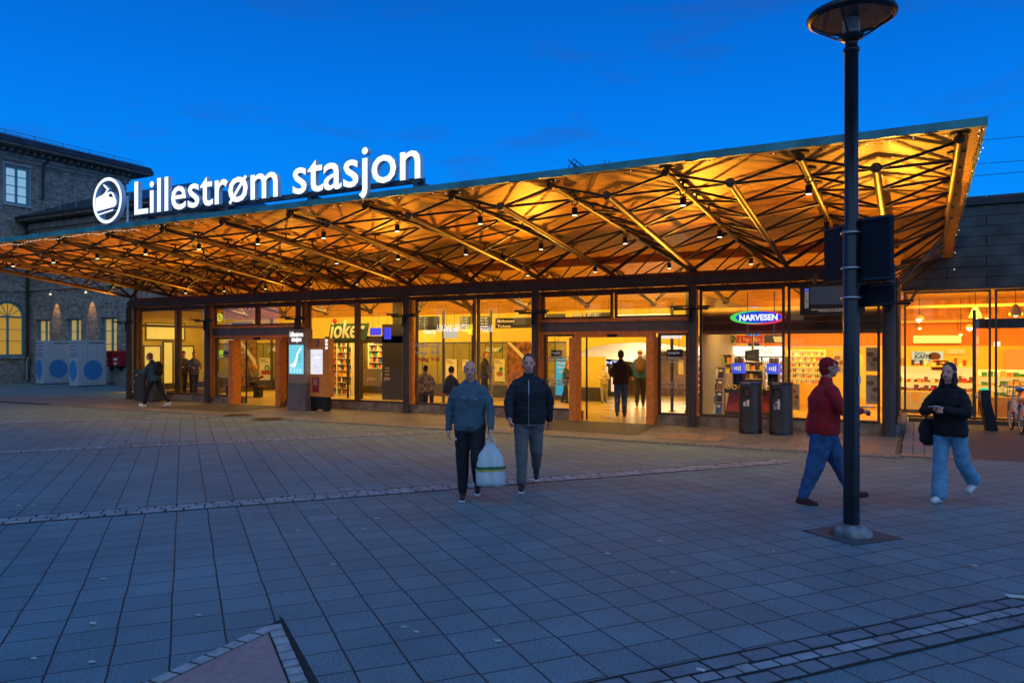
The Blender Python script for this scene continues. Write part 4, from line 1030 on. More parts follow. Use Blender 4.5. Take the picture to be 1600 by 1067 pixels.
m = MB()
for k in (.0, .16): m.tube((XM + .95, YA, 13.76 + k), (XM + .95, YB2 + .6, 13.76 + k), .018, 5)
y = 1.0
while y < YB2: m.tube((XM + .95, y, 13.68), (XM + .95, y, 13.98), .02, 5); y += 1.6
m.build('snow_guard', mat('galvanised_rail', (.12, .2, .24), .5, .5), rf)
# arched windows
def arched(y0, y1, z0, z1, X):
    r = (y1 - y0) / 2; yc = (y0 + y1) / 2; zc = z1 - r
    f = MB(); n_ = 16
    for i in range(n_):
        a, b = pi * i / n_, pi * (i + 1) / n_
        f.bar((X - .08, yc + (r - .05) * cos(a), zc + (r - .05) * sin(a)), (X - .08, yc + (r - .05) * cos(b), zc + (r - .05) * sin(b)), .1, .12)
    for yy in (y0 + .05, y1 - .05, yc): f.box(X - .13, X - .03, yy - .05, yy + .05, z0, zc)
    for zz in (z0 + .04, zc): f.box(X - .14, X - .02, y0, y1, zz - .05, zz + .05)
    for zz in (z0 + .85, z0 + 1.5): f.box(X - .12, X - .05, y0, y1, zz - .015, zz + .015)
    for a in (35, 65, 90, 115, 145): f.bar((X - .08, yc, zc), (X - .08, yc + r * .9 * cos(radians(a)), zc + r * .9 * sin(radians(a))), .03, .03)
    o = f.build('arched_window', TEAL, old)
    p = MB(); vs = [(X - .12, y0, z0), (X - .12, y1, z0)] + [(X - .12, yc + r * cos(pi * i / n_), zc + r * sin(pi * i / n_)) for i in range(n_ + 1)]
    p.add(vs, [tuple(range(len(vs)))]); p.build('pane', LITY, o)
    q = MB(); n2 = 18                               # filling above the arch inside the square hole
    for i in range(n2):
        a, b = pi * i / n2, pi * (i + 1) / n2
        A_ = (yc + r * cos(a), zc + r * sin(a)); B_ = (yc + r * cos(b), zc + r * sin(b))
        q.add([(X - .002, A_[0], A_[1]), (X - .002, A_[0], z1 + .01), (X - .002, B_[0], z1 + .01), (X - .002, B_[0], B_[1])], [(0, 1, 2, 3)])
    q.build('spandrel', STONE, old)
    v = MB()
    for i in range(13):
        a, b = pi * (i + .06) / 13, pi * (i + .94) / 13; ro, ri = r + .42, r + .01
        P = [(yc + k * cos(t), zc + k * sin(t)) for k, t in ((ri, a), (ro, a), (ro, b), (ri, b))]
        v.hexa([(X - .01, u, w_) for u, w_ in P], [(X + .05, u, w_) for u, w_ in P])
    v.build('arch_stones', TRIM, old)
    s_ = MB(); s_.box(X, X + .1, y0 - .1, y1 + .1, z0 - .16, z0 - .02); s_.build('sill', TRIM, old)
arched(23.2, 24.95, 1.5, 4.57, XM); arched(18.8, 20.55, 1.5, 4.57, XM)
for y0, y1 in ((23.85, 25.2), (19.5, 20.85)):
    f = MB(); z0, z1 = 10.1, 12.2; X = XM
    for yy in (y0 + .06, y1 - .06, (y0 + y1) / 2): f.box(X - .12, X - .02, yy - .06, yy + .06, z0, z1)
    for zz in (z0 + .05, z1 - .05): f.box(X - .13, X - .01, y0, y1, zz - .05, zz + .05)
    for k in (1, 2, 3): f.box(X - .11, X - .03, y0, y1, z0 + k * .52 - .018, z0 + k * .52 + .018)
    o = f.build('upper_window', TEAL, old)
    p = MB(); p.add([(X - .10, y0, z0), (X - .10, y1, z0), (X - .10, y1, z1), (X - .10, y0, z1)], [(0, 1, 2, 3)]); p.build('pane', em('sky_reflection_glow', (.35, .6, .75), .55, (.3, .5, .6)), o)  # pane glows to stand in for the reflected sky
    t_ = MB(); t_.box(X - .01, X + .05, y0 - .07, y0, z0, z1 + .1); t_.box(X - .01, X + .05, y1, y1 + .07, z0, z1 + .1); t_.box(X - .01, X + .07, y0 - .12, y1 + .12, z1 + .1, z1 + .2); t_.box(X - .01, X + .1, y0 - .1, y1 + .1, z0 - .12, z0); t_.build('surround', mat('pale_window_trim', (.42, .42, .42), .6), o)
m = MB(); m.path([(XM + .15, 26.35, 13.1), (XM + .15, 25.95, 12.6), (XM + .15, 25.9, 10.6)], .07, 8); m.path([(XM + .2, 24.85, 9.3), (XM + .2, 25.0, 8.0), (XM + .2, 25.0, 1.6), (XM + .2, 25.0, .2)], .07, 8)
m.build('downpipe', BLACK, old)

# lower annex in front of its flank
ann = empty('stone_annex', (-39, 25.2, 0), 0, 'lower grey stone annex with hipped roof and narrow teal windows behind the lockers', 'building')
AX0, AX1, AY = XM + .02, -32.4, 25.2
wn = [(-44.35, -43.1), (-41.45, -40.2), (-38.42, -37.12), (-35.6, -34.4)]
m = MB(); xs = [AX0] + [v for w_ in wn for v in w_] + [AX1]
for i in range(0, len(xs), 2): m.box(xs[i], xs[i + 1], AY, AY + .3, 0, 9.1)
for a, b in wn: m.box(a, b, AY, AY + .3, 0, 1.46); m.box(a, b, AY, AY + .3, 3.56, 9.1)
m.box(AX1 - .3, AX1, AY + .3, 33, 0, 9.1); m.build('wall', STONE, ann)
for a, b in wn:
    f = MB(); z0, z1 = 1.46, 3.56
    for xx in (a + .07, b - .07): f.box(xx - .07, xx + .07, AY + .12, AY + .22, z0, z1)
    f.box((a + b) / 2 - .05 + .1, (a + b) / 2 + .05 + .1, AY + .11, AY + .21, z0, z1)
    for zz in (z0 + .05, z1 - .04): f.box(a, b, AY + .115, AY + .225, zz - .05, zz + .04)
    for k in (1, 2): f.box(a, b, AY + .14, AY + .19, z0 + k * .7 - .015, z0 + k * .7 + .015)
    o = f.build('window', TEAL, ann)
    p = MB(); p.add([(a, AY + .19, z0), (b, AY + .19, z0), (b, AY + .19, z1), (a, AY + .19, z1)], [(0, 1, 2, 3)]); p.build('pane', LITC, o)
    v = MB(); n_ = 9                                  # flat splayed stone lintel
    for i in range(n_):
        q0, q1 = i / n_ + .008, (i + 1) / n_ - .008; w_ = b - a
        v.hexa([(a - .08 + (w_ + .16) * q0, AY - .05, z1 + .01), (a - .08 + (w_ + .16) * q1, AY - .05, z1 + .01), (a - .08 + (w_ + .16) * q1, AY + .05, z1 + .01), (a - .08 + (w_ + .16) * q0, AY + .05, z1 + .01)],
               [(a - .22 + (w_ + .44) * q0, AY - .05, z1 + .42), (a - .22 + (w_ + .44) * q1, AY - .05, z1 + .42), (a - .22 + (w_ + .44) * q1, AY + .05, z1 + .42), (a - .22 + (w_ + .44) * q0, AY + .05, z1 + .42)])
    xc = (a + b) / 2
    for i in range(11):                               # relieving arch
        t0, t1 = radians(25 + 130 * (i + .06) / 11), radians(25 + 130 * (i + .94) / 11)
        P = [(xc + k * cos(t), z1 + .30 + k * .82 * sin(t)) for k, t in ((.62, t0), (.98, t0), (.98, t1), (.62, t1))]
        v.hexa([(x, AY - .04, z) for x, z in P], [(x, AY + .05, z) for x, z in P])
    v.build('lintel_stones', TRIM, ann)
m = MB(); m.box(AX0, AX1 + .12, AY - .12, AY, 5.22, 5.36); m.box(AX0, AX1 + .2, AY - .18, AY, 8.7, 9.0); m.box(AX0, AX1 + .08, AY - .08, AY, 0, .9); m.build('string_course', TRIM, ann)
m = MB(); m.box(AX0, AX1 + .7, AY - .75, 33, 9.1, 9.24); m.build('eaves', SOFW, ann)
m = MB(); m.add([(AX0, AY - .8, 9.25), (AX1 + .75, AY - .8, 9.25), (AX1 + .75, 33, 9.25), (AX0, 33, 9.25), (AX0, AY - .8, 9.36), (AX1 + .75, AY - .8, 9.36), (AX1 + .75, 33, 9.36), (AX0, AY + 3.6, 11.2), (AX1 - 3.5, AY + 3.6, 11.2), (AX1 - 3.5, 33, 11.2), (AX0, 33, 11.2)],
    [(0, 1, 5, 4), (1, 2, 6, 5), (4, 5, 8, 7), (5, 6, 9, 8), (7, 8, 9, 10), (0, 3, 2, 1)]); r2 = m.build('roof', ROOFD, ann)
m = MB(); x = AX0 + .6
while x < AX1: m.tube((x, AY - .4, 9.55), (x, AY - .4, 10.0), .02, 5); x += 1.5
m.tube((AX0, AY - .4, 9.85), (AX1, AY - .4, 9.85), .015, 5); m.build('snow_guard', mat('pale_galvanised_rail', (.3, .36, .4), .5, .5), r2)
m = MB(); m.path([(XM + .35, 24.9, .1), (XM + .35, 24.9, 1.25), (XM + .25, 25.05, 1.4)], .075, 8); m.build('downpipe_foot', CHROME, ann)
m = MB(); m.box(-38.5, -37.05, AY - .10, AY - .085, .12, 1.42); m.build('pale_panel', mat('mottled_render_panel', (.42, .42, .40), .8, var=.3, vs=9), ann)
# small wall lamps washing the stone
for x, nm in ((-42.4, 'left of the middle window of the stone annex'), (-39.2, 'right of the middle window of the stone annex')):
    e = empty('wall_lamp', (x, AY - .2, 5.0), 0, 'small hooked white wall lamp ' + nm, 'wall lamp')
    m = MB(); m.path([(0, .18, .0), (0, .1, .12), (0, -.08, .14), (0, -.16, .08), (0, -.16, -.02)], .02, 6); m.build('arm', WHITE, e, local=True)
    m = MB(); m.lathe((0, -.16, -.12), [(.07, 0), (.06, .06), (.025, .1)], 12); m.build('lamp_shade', em('shade_glow', (1, .75, .4), 1.0), e, local=True)
    spot('wall_wash', (x, AY - .36, 4.84), (x, AY - .0, 3.9), 80, (1.0, .48, .08), 46, .8, .04)

# ------------------------------------------------------------------ parcel lockers and letter boxes
LOCK = mat('pale_blue_grey_locker', (.50, .54, .60), .45, var=.05)
LOCKB = mat('bright_blue_disc', (.05, .27, .62), .45)
def locker(x0, y0, lbl):
    e = empty('parcel_locker', (x0, y0, 0), 0, lbl, 'parcel locker', 'parcel lockers by the stone annex')
    wx, wy, h = .72, 1.5, 2.34
    m = MB(); m.box(0, wx, 0, wy, .04, h); m.build('cabinet', LOCK, e, bevel=.012, local=True)
    m = MB(); m.box(.02, wx - .02, .02, wy - .02, 0, .04); m.build('plinth', BLACK, e, local=True)
    m = MB()
    for z in (.3, .6, .9, 1.2, 1.5, 1.62, 1.8, 1.98, 2.16):
        m.box(.03, wx - .03, -.004, .002, z, z + .012)
        if z > 1.3: m.box(.05, wx * .45, -.012, .002, z + .04, z + .07); m.box(wx * .55, wx - .05, -.012, .002, z + .04, z + .07)
    m.box(wx / 2 - .006, wx / 2 + .006, -.004, .002, .1, 2.2)
    for y_ in (.5, 1.0): m.box(wx - .002, wx + .004, y_ - .004, y_ + .004, .08, 2.1)
    m.box(wx - .002, wx + .006, .1, wy - .1, 2.16, 2.168); m.box(wx - .002, wx + .02, .55, 1.35, 2.2, 2.24)
    m.build('door_seams', mat('seam_grey', (.12, .13, .15), .5), e, local=True)
    m = MB()
    n_ = 40; r = .50
    for yc, zc in ((.78, .82),):
        vs = [(wx + .006, yc + r * cos(2 * pi * i / n_), zc + r * sin(2 * pi * i / n_)) for i in range(n_)]; m.add(vs, [tuple(range(n_))])
    for xc in (.02,):
        vs = []
        for i in range(n_):
            x = xc + .42 + .30 * cos(2 * pi * i / n_) * 1.0; z = .82 + r * sin(2 * pi * i / n_); vs.append((min(x - .12, wx), -.006, z))
        m.add(vs, [tuple(range(n_))])
    m.build('disc', LOCKB, e, local=True); return e
locker(-41.72, 23.66, 'pale grey parcel locker with blue discs, nearest the arched window')
locker(-37.62, 22.98, 'pale grey parcel locker with blue discs, nearest the red letter boxes')
REDM = mat('red_letterbox', (.42, .015, .02), .35)
for x, l in ((-37.3, 'red letter box on the stone wall, the left one of the pair'), (-36.55, 'red letter box on the stone wall, the one nearer the glass front')):
    e = empty('letter_box', (x, AY - .45, 1.0), 0, l, 'letter box', 'red letter boxes')
    m = MB(); m.box(-.33, .33, 0, .44, 0, .72); m.lathe((0, .22, .70), [(.0, 0)], 3) if 0 else None
    m.hexa([(-.33, 0, .721), (.33, 0, .721), (.33, .44, .721), (-.33, .44, .721)], [(-.31, .06, .80), (.31, .06, .80), (.31, .40, .80), (-.31, .40, .80)]); m.build('box', REDM, e, bevel=.015, local=True)
    m = MB(); m.box(-.25, .25, -.012, .002, .60, .64); m.build('slot', BLACK, e, local=True)
    m = MB(); m.box(-.15, .12, -.01, .002, .30, .42); m.box(-.12, .1, -.01, .002, .08, .2); m.build('notice', PRINTW, e, local=True)
    m = MB(); m.box(-.04, .04, .2, .45, -.25, 0); m.build('support', STEEL, e, local=True)

# ------------------------------------------------------------------ behind the roof: mast head and overhead lines
e = empty('catenary_gantry', (-9, 45, 0), 0, 'dark lattice railway gantry arm showing above the canopy roof', 'gantry')
m = MB(); p0 = at(888, 250, 46); p1 = at(914, 262, 44)
a0 = Vector((p0[0], 46, p0[1])); a1 = Vector((p1[0], 44, p1[1] - .3))
for o in ((0, 0, 0), (0, 0, -.45), (.4, 0, 0), (.4, 0, -.45)): m.tube(a0 + Vector(o), a1 + Vector(o), .035, 5)
for i in range(6):
    q = a0.lerp(a1, i / 5); m.tube(q, q + Vector((.4, 0, -.45)), .025, 5); m.tube(q + Vector((0, 0, -.45)), q + Vector((.4, 0, 0)), .025, 5)
m.build('lattice_arm', BLACK, e)
m = MB(); m.tube((a1.x + .3, 44, 0), (a1.x + .3, 44, a1.z + .1), .12, 8); 
for px in (945, 952): q = at(px, 253, 44); m.tube((q[0], 44, q[1] - 1.6), (q[0], 44, q[1] + .1), .03, 5)
m.build('mast', BLACK, e)
e = empty('overhead_lines', (8, 60, 12), 0, 'thin dark overhead wires crossing the sky at the right edge', 'power lines')
for ya, yb in ((220, 213), (256, 251), (275, 268)):
    q0 = at(1480, ya + 4, 60); q1 = at(1640, yb - 3, 60); m = MB(); m.tube((q0[0], 60, q0[1]), (q1[0], 60, q1[1]), .018, 4); m.tube((q1[0], 60, q1[1]), (q1[0] + 60, 60, q1[1] + 1.5), .018, 4); m.build('wire', BLACK, e)
# ------------------------------------------------------------------ posters, boards and writing indoors
CREAM = mat('cream_poster', (.72, .62, .36), .5); GRN = mat('green_print', (.02, .22, .07), .5); REDP = mat('red_print', (.45, .02, .015), .5)
TEXTD = mat('dark_print', (.03, .03, .03), .5); BRN = mat('brown_food_print', (.30, .13, .04), .5, var=.5, vs=12); YELP = mat('yellow_print', (.85, .62, .12), .5)
POST = []
def poster(x0, x1, z0, z1, y, lbl, kind):
    e = empty('poster', ((x0 + x1) / 2, y, z0), 0, lbl, 'poster')
    m = MB(); m.box(x0, x1, y - .02, y, z0, z1); m.build('sheet', CREAM, e)
    w_, h = x1 - x0, z1 - z0; xc = (x0 + x1) / 2
    m = MB(); m.box(x0 + .08 * w_, x0 + .5 * w_, y - .026, y - .021, z1 - .12 * h, z1 - .08 * h); m.box(x0 + .08 * w_, x0 + .7 * w_, y - .026, y - .021, z1 - .2 * h, z1 - .175 * h); m.build('heading', TEXTD, e)
    m = MB()
    if kind == 'bag':
        m.prism([(xc - .36 * w_, z0 + .25 * h), (xc + .36 * w_, z0 + .25 * h), (xc + .38 * w_, z0 + .42 * h), (xc - .36 * w_, z0 + .44 * h)], y - .03, y - .022); m.build('red_bag_picture', REDP, e)
        m = MB(); m.ring((xc + .12 * w_, y - .026, z0 + .55 * h), .15 * w_, .04 * w_, 20, 5, 'y'); m.build('wreath_picture', GRN, e)
    elif kind == 'bowl':
        m.prism(ellipse(xc, z0 + .34 * h, .32 * w_, .18 * h * .6), y - .03, y - .022); m.build('food_picture', BRN, e)
        m = MB(); m.prism(ellipse(xc + .15 * w_, z0 + .55 * h, .17 * w_, .10 * h), y - .034, y - .031); m.build('green_badge', GRN, e)
    else:
        m.ring((xc, y - .026, z0 + .38 * h), .22 * w_, .05 * w_, 20, 5, 'y'); m.build('ring_picture', YELP, e)
    return e
YP = 25.56
def r4(a, b, c, d, Y): p, q = at(a, c, Y), at(b, d, Y); return p[0], q[0], min(p[1], q[1]), max(p[1], q[1])
poster(*r4(406, 425, 559, 594, YP), YP, 'tall cream poster with a red bag picture seen through the left doorway', 'bag')
poster(*r4(697, 714, 561, 595, YP), YP, 'cream poster with a yellow ring behind the seated pair', 'ring')
poster(*r4(723, 733, 562, 580, YP), YP, 'small cream and green poster right of the yellow ring poster', 'bowl')
poster(*r4(773, 789, 561, 596, YP), YP, 'cream poster with a food bowl and green badge below the joker lettering', 'bowl')
poster(*r4(441, 447, 563, 596, YP), YP, 'narrow cream poster half hidden by the timber door jamb', 'ring')
poster(*r4(1060, 1068, 562, 585, YP), YP, 'small framed notice on the wall right of the central entrance', 'ring')
def wordmark(px0, px1, pyb, Y, lbl, body='joker', mt=None, back=True, h=None):
    x0, z = at(px0, pyb, Y); x1, _ = at(px1, pyb, Y)
    e = empty('wall_lettering', ((x0 + x1) / 2, Y, z), 0, lbl, 'shop sign')
    w_ = x1 - x0
    mb = text_mb(body, w_ * .42, facing((x0 + x1) / 2, Y - .03, z), extr=.008, shear=.22, off=w_ * .006, width=w_)
    mb.build('lettering', mt or PRINTW, e)
    if back:
        m = MB(); m.prism([(x0 - .02, z - .02), (x0 + w_ * .3, z - .02), (x0 + w_ * .36, z + w_ * .22), (x0 + .02, z + w_ * .22)], Y - .02, Y - .005); m.prism([(x1 - w_ * .3, z - .02), (x1, z - .02), (x1 + .03, z + w_ * .2), (x1 - w_ * .26, z + w_ * .2)], Y - .02, Y - .005); m.build('green_backing', GRN, e)
        m = MB(); m.ball((x0 + w_ * .17, Y - .035, z + w_ * .38), w_ * .055, 10, 6, 1, .3, 1); m.build('red_dot', REDP, e)
    return e
def advert(px0, px1, py0, py1, lbl, tx):
    x0, x1, z0, z1 = r4(px0, px1, py1, py0, YP); e = empty('advert_panel', ((x0 + x1) / 2, YP, z0), 0, lbl, 'advert panel')
    m = MB(); m.box(x0, x1, YP - .03, YP, z0, z1); m.build('panel', mat('food_photo_print', (.42, .16, .04), .5, vs=5, col2=(.05, .02, .01)), e)
    m = MB(); m.prism([(x0, z1 - .02), (x0 + .15, z1 - .02), (x1, z0 + (z1 - z0) * .55), (x1, z0 + (z1 - z0) * .42)], YP - .038, YP - .032); m.build('white_flash', CREAM, e)
    for i, t in enumerate(tx): text_mb(t, .2, facing(x0 + (x1 - x0) * .35, YP - .045, z1 - .5 - i * .26), width=(x1 - x0) * .5).build('lettering', PRINTW, e)
advert(793, 832, 534, 606, 'large brown food photograph panel on the wall left of the central entrance', [])
advert(371, 401, 527, 606, 'large brown food photograph panel with white lettering seen through the left doorway', ['20 kr', 'middag'])
wordmark(758, 783, 549, YP, 'white joker lettering on green shapes on the olive wall above the standing person')
wordmark(419, 441, 549, YP, 'white joker lettering on the wall seen through the left doorway')

# the grocery shop front behind the glass
YJ = 22.6
gs = empty('grocery_shopfront', (at(545, 600, YJ)[0], YJ, 0), 0, 'small grocery shop with dark fascia, joker lettering and shelves full of goods', 'shopfront')
xa, xb = at(508, 600, YJ)[0], at(628, 600, YJ)[0]; ztop = at(540, 532, YJ)[1]; zsn = at(540, 507, YJ)[1]
m = MB(); m.box(xa, xb, YJ, YJ + .12, ztop - .1, ztop + .16); m.box(xa, xa + .1, YJ, YJ + .1, 0, ztop); m.box(at(597, 600, YJ)[0], xb, YJ, YJ + .1, 0, ztop + .6); m.box(at(540, 600, YJ)[0] - .03, at(540, 600, YJ)[0] + .03, YJ + .1, YJ + .16, 0, ztop); m.box(at(563, 600, YJ)[0] - .05, at(563, 600, YJ)[0] + .05, YJ, YJ + .1, 0, ztop); m.build('frame', TEXTD, gs)
jx0, jz0 = at(514, 531, YJ); jx1, jz1 = at(573, 505, YJ)
m = MB(); m.prism([(jx0, jz0 - .02), (jx1, jz0 - .02), (jx1 + .15, jz1), (jx0 + .15, jz1)], YJ - .06, YJ - .02); m.build('fascia_board', mat('dark_green_board', (.03, .10, .05), .5), gs)
text_mb('joker', .95, facing((jx0 + jx1) / 2, YJ - .09, jz0 + .08), extr=.02, shear=.22, off=.012, width=(jx1 - jx0) * .95).build('lettering', PRINTW, gs)
m = MB(); m.ball((jx0 + (jx1 - jx0) * .2, YJ - .1, jz1 + .12), .12, 10, 6, 1, .3, 1); m.build('red_dot', REDP, gs)
m = MB(); m.box(at(568, 600, YJ)[0], at(595, 600, YJ)[0], YJ - .03, YJ, .5, 1.15); m.build('grey_door_panel', mat('taupe_panel', (.25, .22, .16), .4), gs)
text_mb('joker', .2, facing(at(581, 600, YJ)[0], YJ - .04, .72), shear=.2, width=.42).build('lettering', PRINTW, gs)
text_mb('joker', .2, facing(at(605, 600, YJ)[0], YJ - .01, .74), shear=.2, width=.3).build('lettering', PRINTW, gs)
mb = MB(); [text_mb(t, .1, facing(at(605, 600, YJ)[0], YJ - .01, 1.16 - i * .12), width=.2, mb=mb) for i, t in enumerate(('Åpent', '6-23', 'hver dag'))]; mb.build('hours', PRINTW, gs)
GOODS = [mat('pack_' + n_, c, .45) for n_, c in (('red', (.55, .04, .02)), ('yellow', (.75, .5, .06)), ('white', (.75, .7, .6)), ('green', (.08, .3, .05)), ('brown', (.22, .09, .03)), ('blue', (.04, .12, .4)), ('orange', (.75, .25, .03)), ('dark', (.04, .03, .03)))]
def shelf(x0, x1, y, z0, z1, rows, lbl, name='goods_shelf', fm=None, gw=(.035, .095), goods=GOODS, group=None, glbl=None, d=.35, bottle=False, back=None):
    e = empty(name, ((x0 + x1) / 2, y, z0), 0, lbl, 'shelf', group)
    m = MB(); h = (z1 - z0) / rows
    for i in range(rows + 1): m.box(x0, x1, y, y + d, z0 + i * h - .015, z0 + i * h)
    m.box(x0 - .04, x0, y, y + d, z0 - (0 if z0 > .4 else z0), z1); m.box(x1, x1 + .04, y, y + d, z0 - (0 if z0 > .4 else z0), z1); m.build('rack', fm or CREAM, e)
    m = MB(); m.box(x0, x1, y + d, y + d + .03, z0, z1); m.build('back_panel', back or CREAM, e)
    m = MB()
    for i in range(rows):
        x = x0 + .02
        while x < x1 - .06:
            w_ = random.uniform(*gw); hh = h * random.uniform(.45, .85); m.m = random.randrange(len(goods))
            if random.random() < .93:
                if bottle: m.lathe((x + w_ / 2, y + .08, z0 + i * h + .002), [(w_ * .42, 0), (w_ * .42, hh * .62), (w_ * .16, hh * .8), (w_ * .16, hh)], 8)
                else: m.box(x, x + w_ - .008, y + .02 + random.random() * .05, y + .2, z0 + i * h + .002, z0 + i * h + hh)
            x += w_ * random.choice((1, 1, 1, 1.2))
    o = m.build('goods', goods, e); o['kind'] = 'stuff'; return e
shelf(at(512, 600, 24.2)[0], at(532, 600, 24.2)[0], 24.4, .05, 2.25, 9, 'left crowded grocery shelf behind the sliding shop door', group='grocery shelves')
shelf(at(534, 600, 24.2)[0], at(556, 600, 24.2)[0], 23.9, .05, 2.25, 9, 'middle crowded grocery shelf with a pale trolley before it', group='grocery shelves')
shelf(at(571, 600, 23.6)[0], at(594, 600, 23.6)[0], 23.8, .9, 2.3, 6, 'right grocery shelf with curved rows of packets above the taupe panel', group='grocery shelves')
area('grocery_light', ((xa + xb) / 2, 23.2, 2.5), ((xa + xb) / 2, 24.4, 1.0), 70, (1, .72, .3), 3.5, .8)

# opening hours on the glass
oh = empty('opening_hours', (-12.9, 18.56, 1.6), 0, 'white and red opening hours lettering stuck on the window', 'window lettering')
for i, (t, h_, mt) in enumerate((('Man-fre.', '6-23', PRINTW), ('Lørdag', '8-23', PRINTW), ('Søndag', '9-23', mat('red_vinyl', (.6, .02, .02), .5)))):
    z = at(660, 543 + i * 10.5, 18.56)[1]
    mb = text_mb(t, .19, facing(at(648, 540, 18.56)[0], 18.565, z), align='LEFT', off=.006, width=[.52, .42, .5][i]); text_mb(h_, .17, facing(at(673, 540, 18.56)[0], 18.565, z), align='LEFT', off=.006, width=.31, mb=mb)
    mb.build('lettering_line', mt, oh)
# hanging boards in the upper windows
def hang(px0, px1, py0, py1, Y, lbl, mt, cat='hanging sign', tx=None, name='hanging_board', tm=None):
    x0, x1, z0, z1 = r4(px0, px1, py1, py0, Y); e = empty(name, ((x0 + x1) / 2, Y, z0), 0, lbl, cat)
    m = MB(); m.box(x0, x1, Y, Y + .08, z0, z1); m.build('panel', mt, e)
    m = MB(); m.tube((x0 + .1, Y + .04, z1), (x0 + .1, Y + .04, z1 + .5), .006, 5); m.tube((x1 - .1, Y + .04, z1), (x1 - .1, Y + .04, z1 + .5), .006, 5); m.build('hanger', BLACK, e)
    if tx:
        mb = MB(); n_ = len(tx)
        for i, t in enumerate(tx): text_mb(t, (z1 - z0) / n_ * .7, facing(x0 + .06 * (x1 - x0), Y - .006, z1 - (i + .85) * (z1 - z0) / n_), align='LEFT', width=min((x1 - x0) * .8, len(t) * (z1 - z0) / n_ * .42), mb=mb)
        mb.build('lettering', tm or TXTW, e)
    return e
TM = ['%02d:%02d  L1  Spor %d' % (21 + i // 4, (12 + i * 9) % 60, 1 + i % 5) for i in range(8)]
hang(650, 685, 494, 516, 23.5, 'black departure board with white rows above the seated pair', BLACK, 'departure board', TM, 'departure_board')
hang(719, 734, 494, 514, 23.5, 'black departure board just left of the pipe and mullion', BLACK, 'departure board', TM, 'departure_board')
hang(750, 764, 494, 516, 23.4, 'narrow black departure board right of the mullion', BLACK, 'departure board', TM[:5], 'departure_board')
hang(774, 830, 496, 513, 22.6, 'long black overhead sign with orange ticket symbol', BLACK, 'hanging sign', ['Billetter', 'Tickets'], tm=em('orange_sign_text', (1, .4, .1), .8))
hang(853, 882, 490, 500, 23, 'black overhead sign with white lettering left over the central entrance', BLACK, 'hanging sign', None)
hang(894, 910, 489, 500, 23.3, 'grey blank overhead sign over the central entrance', STEEL2)
hang(915, 955, 488, 500, 23.2, 'dark blue departure board over the central entrance', BLACK, 'departure board', TM[:4], 'departure_board')
hang(965, 1050, 490, 497, 24.6, 'pale lit band high over the central entrance', em('lit_band_glow', (1, .85, .4), 1.1), 'light band', None, 'light_band')
hang(578, 594, 512, 524, 21.6, 'blue glowing screen left of the pillar in the grocery bay', SCRB, 'screen', None, 'blue_screen')
hang(600, 609, 512, 530, 21.9, 'smaller blue glowing screen beside the grey pillar', SCRB, 'screen', None, 'blue_screen')
hang(352, 393, 503, 510, 22.5, 'dark overhead sign with an orange dot above the left doorway', STEEL, 'hanging sign', ['Billetter', 'Tickets'])
hang(693, 713, 513, 528, 20.6, 'small white lit sign with a green stripe in the hall', em('white_green_sign', (.9, 1, .95), .45, (.3, .3, .3)), 'hanging sign', None)
hang(1030, 1064, 521, 529, 20.2, 'white sign with a blue round symbol right of the central entrance', em('white_wc_sign', (.9, .95, 1), .8), 'hanging sign', None)
hang(1042, 1066, 546, 562, 19.6, 'dark notice reading Åpningstider on the glass beside the central entrance', TEXTD, 'notice', ['Åpningstider', 'Stasjon'])
hang(861, 877, 547, 560, 19.4, 'small black notice on the side light left of the central entrance', BLACK, 'notice', ['Ingen', 'røyking'])
hang(338, 346, 547, 558, 19.2, 'lime green square sticker on the left side light', em('lime_glow', (.5, .8, .02), .6, (.4, .6, .02)), 'sticker', None)
hang(349, 359, 548, 558, 19.2, 'dark square sticker beside the lime green one', TEXTD, 'sticker', None)
# yellow-green lit disc high in the left bay
x_, z_ = at(343, 496, 19.4); m = MB(); m.ring((x_, 19.4, z_), .13, .03, 24, 6, 'y'); m.bar((x_ - .1, 19.4, z_ - .1), (x_ + .1, 19.4, z_ + .1), .03, .03)
tag(m.build('round_lit_sign', em('lime_ring_glow', (.65, .8, .05), .8)), 'round yellow green lit sign hanging in the left bay', 'hanging sign')
# ticket banner, ticket pillar, pillars
x0, x1, z0, z1 = r4(868, 878, 617, 560, 24.6)
e = empty('banner', ((x0 + x1) / 2, 24.6, z0), 0, 'tall bright blue banner with white lines beside the passage', 'banner')
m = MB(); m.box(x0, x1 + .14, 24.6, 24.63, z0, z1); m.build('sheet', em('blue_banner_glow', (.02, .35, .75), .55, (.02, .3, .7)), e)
mb = MB(); [text_mb(t, .14, facing(x0 + .08, 24.592, z1 - .2 - i * .15), align='LEFT', width=.34 - .03 * i, mb=mb) for i, t in enumerate(('Kjøp', 'billetten', 'i appen'))]; mb.build('lettering', PRINTW, e)
m = MB(); m.tube((at(767, 600, 21)[0], 21, 0), (at(767, 600, 21)[0], 21, 1.75), .05, 10); m.box(at(767, 600, 21)[0] - .1, at(767, 600, 21)[0] + .1, 20.9, 21, 1.1, 1.35)
tag(m.build('validator_post', mat('grey_post', (.35, .35, .33), .4, .4)), 'slim grey post with a card reader standing in the hall', 'card reader')
